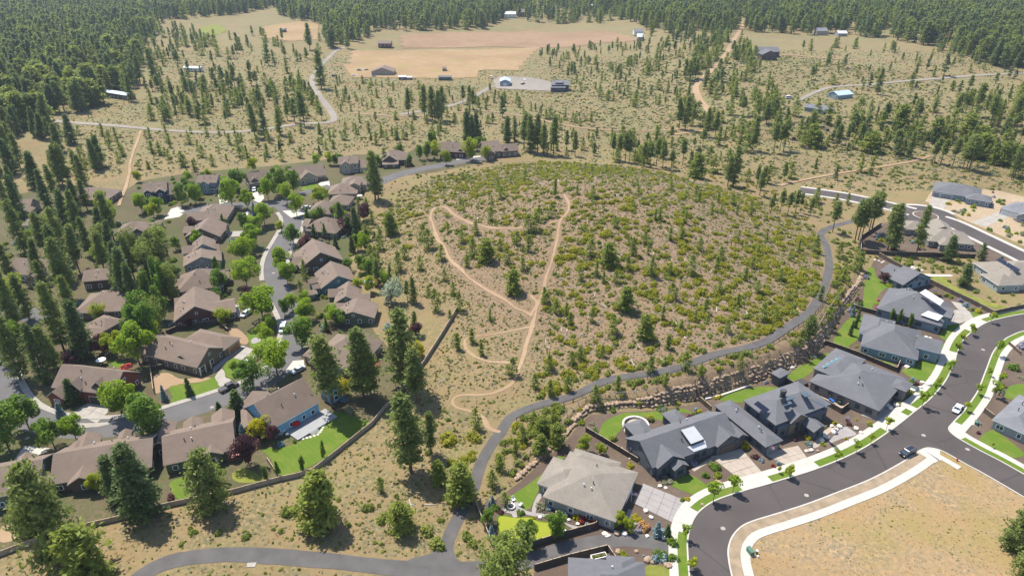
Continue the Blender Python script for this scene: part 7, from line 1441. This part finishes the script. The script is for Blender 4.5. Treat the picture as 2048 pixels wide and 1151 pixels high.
garden([(1150,850),(1250,826),(1390,810),(1420,835),(1300,850),(1220,890)], 0.066, mix, .8, 2.0, ''); garden([(1390,810),(1540,762),(1640,700),(1660,720),(1560,780),(1440,800)], 0.077, mix, .8, 2.0, ''); garden([(1300,935),(1420,915),(1480,960),(1400,1010),(1310,960)], 0.110, mix, .7, 1.8, '')
garden([(1500,915),(1700,830),(1760,850),(1640,925),(1560,950)], 0.110, mix, .7, 1.5, ''); garden([(1770,780),(1850,750),(1880,762),(1800,830)], 0.132, mix, .7, 1.7, ''); garden([(1650,690),(1740,540),(1760,560),(1720,650),(1680,700)], 0.088, mix, .8, 2.2, ''); garden([(1200,1062),(1270,1030),(1360,1080),(1280,1078)], 0.154, mix+['g_orange'], .9, 2.2, '')
garden([(1215,1095),(1300,1083),(1352,1095),(1350,1130),(1280,1125)], 0.154, ['g_orange','g_orange','g_lime','g_blue','g_green'], .8, 1.8, ''); garden([(1930,860),(1985,830),(2010,880),(1990,900)], 0.110, mix, .8, 1.8, ''); garden([(1960,790),(2000,700),(2060,680),(2060,790)], 0.066, mix, 1.0, 3.0, ''); garden([(1860,372),(1990,385),(2048,440),(2048,490),(1900,430)], 0.040, mix, 1.0, 2.6, '')
garden([(955,1015),(1010,990),(1000,1040),(990,1085)], 0.088, mix, .8, 1.8, ''); garden([(1740,480),(1800,450),(1860,500),(1760,500)], 0.044, mix, .9, 2.2, ''); garden([(1170,880),(1250,870),(1270,925),(1200,905)], 0.088, mix, .8, 1.8, ''); garden([(1700,640),(1740,660),(1720,700),(1690,690)], 0.110, mix, .8, 1.8, ''); garden([(1840,570),(1990,625),(1960,640),(1880,600)], 0.110, mix, .9, 2.2, '')
gl = ['g_green','g_green','brush','g_lime','g_plum','sage','g_blue']
for q in ([(340,500),(480,470),(500,640),(340,660)], [(600,480),(740,440),(760,600),(640,680)], [(100,800),(300,780),(300,850),(120,850)], [(480,900),(640,820),(720,860),(570,950)], [(0,980),(480,900),(540,950),(340,1005),(0,1100)], [(270,360),(680,330),(700,400),(280,440)], [(740,320),(960,290),(980,312),(800,345)], [(620,640),(830,600),(840,700),(700,830)], [(0,460),(340,440),(330,720),(0,740)]): garden(q, .016, gl, 1.0, 2.6, '')
GARD.sort(key=lambda q: -q[3]/proj(q[0], q[1], q[2])[2]); gk = sorted(set(q[4] for q in GARD)); gp = [merged('garden_plant', bush(500+i, 200, .16, 5, .8, .45), BG, L[{'brush': 'brush', 'sage': 'sage'}.get(k, k[2:] if k[:2] == 'g_' else 'green')]) for i, k in enumerate(gk)]
for x, y, z, s, k in GARD[:280]: plant(k, x, y, z, s, 1.0, GD[k], None, 'garden_shrub', 'shrub')
gn_mass('garden_planting', [(x, y, z, s, s, gk.index(k)) for x, y, z, s, k in GARD[280:]], gp, 'small mixed shrubs and perennials filling the garden beds', 'planting')
yt = random.Random(9)
for q, dens, kk in (([(340,470),(500,450),(560,560),(500,650),(470,700),(340,660)], .0035, ['maple','green','lime','maple','column']), ([(590,440),(720,400),(770,560),(840,640),(660,680),(590,600)], .006, ['maple','green','lime','column','darkspruce','plum']),
    ([(0,450),(340,440),(340,700),(0,760)], .0035, ['green','cottonwood','maple','green','lime','darkspruce']), ([(480,880),(640,800),(740,830),(720,860),(560,950)], .004, ['lime','column','green']), ([(0,985),(460,900),(540,945),(340,1000),(0,1090)], .004, ['green','lime','darkspruce','plum']),
    ([(260,365),(700,325),(720,400),(280,450)], .004, ['maple','green','lime']), ([(740,320),(960,286),(990,314),(800,348),(740,370)], .006, ['green','lime','darkspruce','green']), ([(60,780),(320,760),(330,880),(60,870)], .004, ['maple','green','lime'])):
    X, Y = scatter_in(q, dens)
    for x, y in zip(X, Y):
        k = yt.choice(kk); plant(k, x, y, 0, yt.uniform(5, 9) if k != 'cottonwood' else yt.uniform(9, 13), yt.uniform(.9, 1.2), {'maple': 'bright green yard tree', 'green': 'mid green yard tree', 'lime': 'lime green yard tree', 'column': 'slim columnar yard tree', 'darkspruce': 'dark yard conifer', 'plum': 'purple yard tree', 'cottonwood': 'loose cottonwood'}[k])
# ------------------------------------------------------------------ labels for plants: what they are and where one finds them
LAND += [(nm, *G(*p)[:2]) for nm, p in [('the dirt trail fork', (1067,632)), ('the hairpin trail bend', (864,425)), ('the trail loop', (960,690)), ('the hilltop trail', (1128,395)), ('the lower trail curl', (915,803)), ('the path and trail junction', (1000,862)), ('the three-way path junction', (885,1125)), ('the middle of the hill', (1250,480)), ('the right shoulder of the hill', (1480,530)),
  ('the right path bend', (1652,540)), ('the path above the boulder wall', (1400,722)), ('the left shoulder of the hill', (800,480)), ('the lower hillside', (1250,650)), ('the boulder wall corner', (1185,815)), ('the boulder wall bend', (1645,690)), ('the putting green', (1065,1060)), ('the slab driveway', (1320,1010)), ('the vacant lot', (1750,1040)), ('the rock garden', (1690,860)), ('the street junction', (1860,870)), ('the upper street bend', (1950,690)), ('the round island', (1851,430)),
  ('the white footpath', (262,320)), ('the gravel road corner', (660,240)), ('the valley dirt road', (1400,180)), ('the rocky ridge', (1640,265)), ('the hill rim pines', (1290,330)), ('the blue spruce corner', (509,425)), ('the big lawn', (650,890)), ('the tan fence corner', (850,726)), ('the concrete pad', (503,1128)), ('the forest corner', (120,260)), ('the meadow behind the hill', (1180,230)), ('the far street end', (880,330)), ('the white van', (567,658)), ('the parked pickup', (458,775))]]
def num(n):
    a = ['', 'first', 'second', 'third', 'fourth', 'fifth', 'sixth', 'seventh', 'eighth', 'ninth', 'tenth', 'eleventh', 'twelfth', 'thirteenth', 'fourteenth', 'fifteenth', 'sixteenth', 'seventeenth', 'eighteenth', 'nineteenth']
    if n < 20: return a[n]
    t = ['', '', 'twenty', 'thirty', 'forty', 'fifty', 'sixty', 'seventy'][n//10]; return t+'-'+a[n % 10] if n % 10 else t[:-1]+'ieth'
LX = np.array([l_[1] for l_ in LAND]); LY = np.array([l_[2] for l_ in LAND]); buckets = {}
for r, desc, x, y in PLANTS:
    i = int(np.argmin(np.hypot(LX-x, (LY-y)))); dx, dy = x-LX[i], y-LY[i]
    rel = 'beyond' if dy > abs(dx) else 'in front of' if -dy > abs(dx) else 'beside'
    buckets.setdefault((desc, rel, LAND[i][0]), []).append((math.hypot(dx, dy), r))
for (desc, rel, nm), lst in buckets.items():
    lst.sort(key=lambda e: e[0])
    for k, (_, r) in enumerate(lst):
        s = '%s %s %s' % (desc, rel, nm)
        if len(lst) > 1: s += ', the nearest' if k == 0 else ', %s nearest' % num(k+1)
        r['label'] = s
# ------------------------------------------------------------------ haze
hb = MB().box(-5100, 5100, -420, 9100, -14, 135).mesh('haze', [])
hm = bpy.data.materials.new('haze_air'); hm.use_nodes = True; n_ = hm.node_tree.nodes; n_.remove(n_['Principled BSDF']); pv_ = n_.new('ShaderNodeVolumePrincipled')
pv_.inputs['Color'].default_value = (0.72, 0.82, 0.95, 1); pv_.inputs['Density'].default_value = 0.00007; pv_.inputs['Anisotropy'].default_value = 0.2
hm.node_tree.links.new(pv_.outputs[0], n_['Material Output'].inputs['Volume']); hb.materials.append(hm)
tag(link('haze', hb), 'thin pale summer haze over the far forest', 'haze', None, 'stuff')
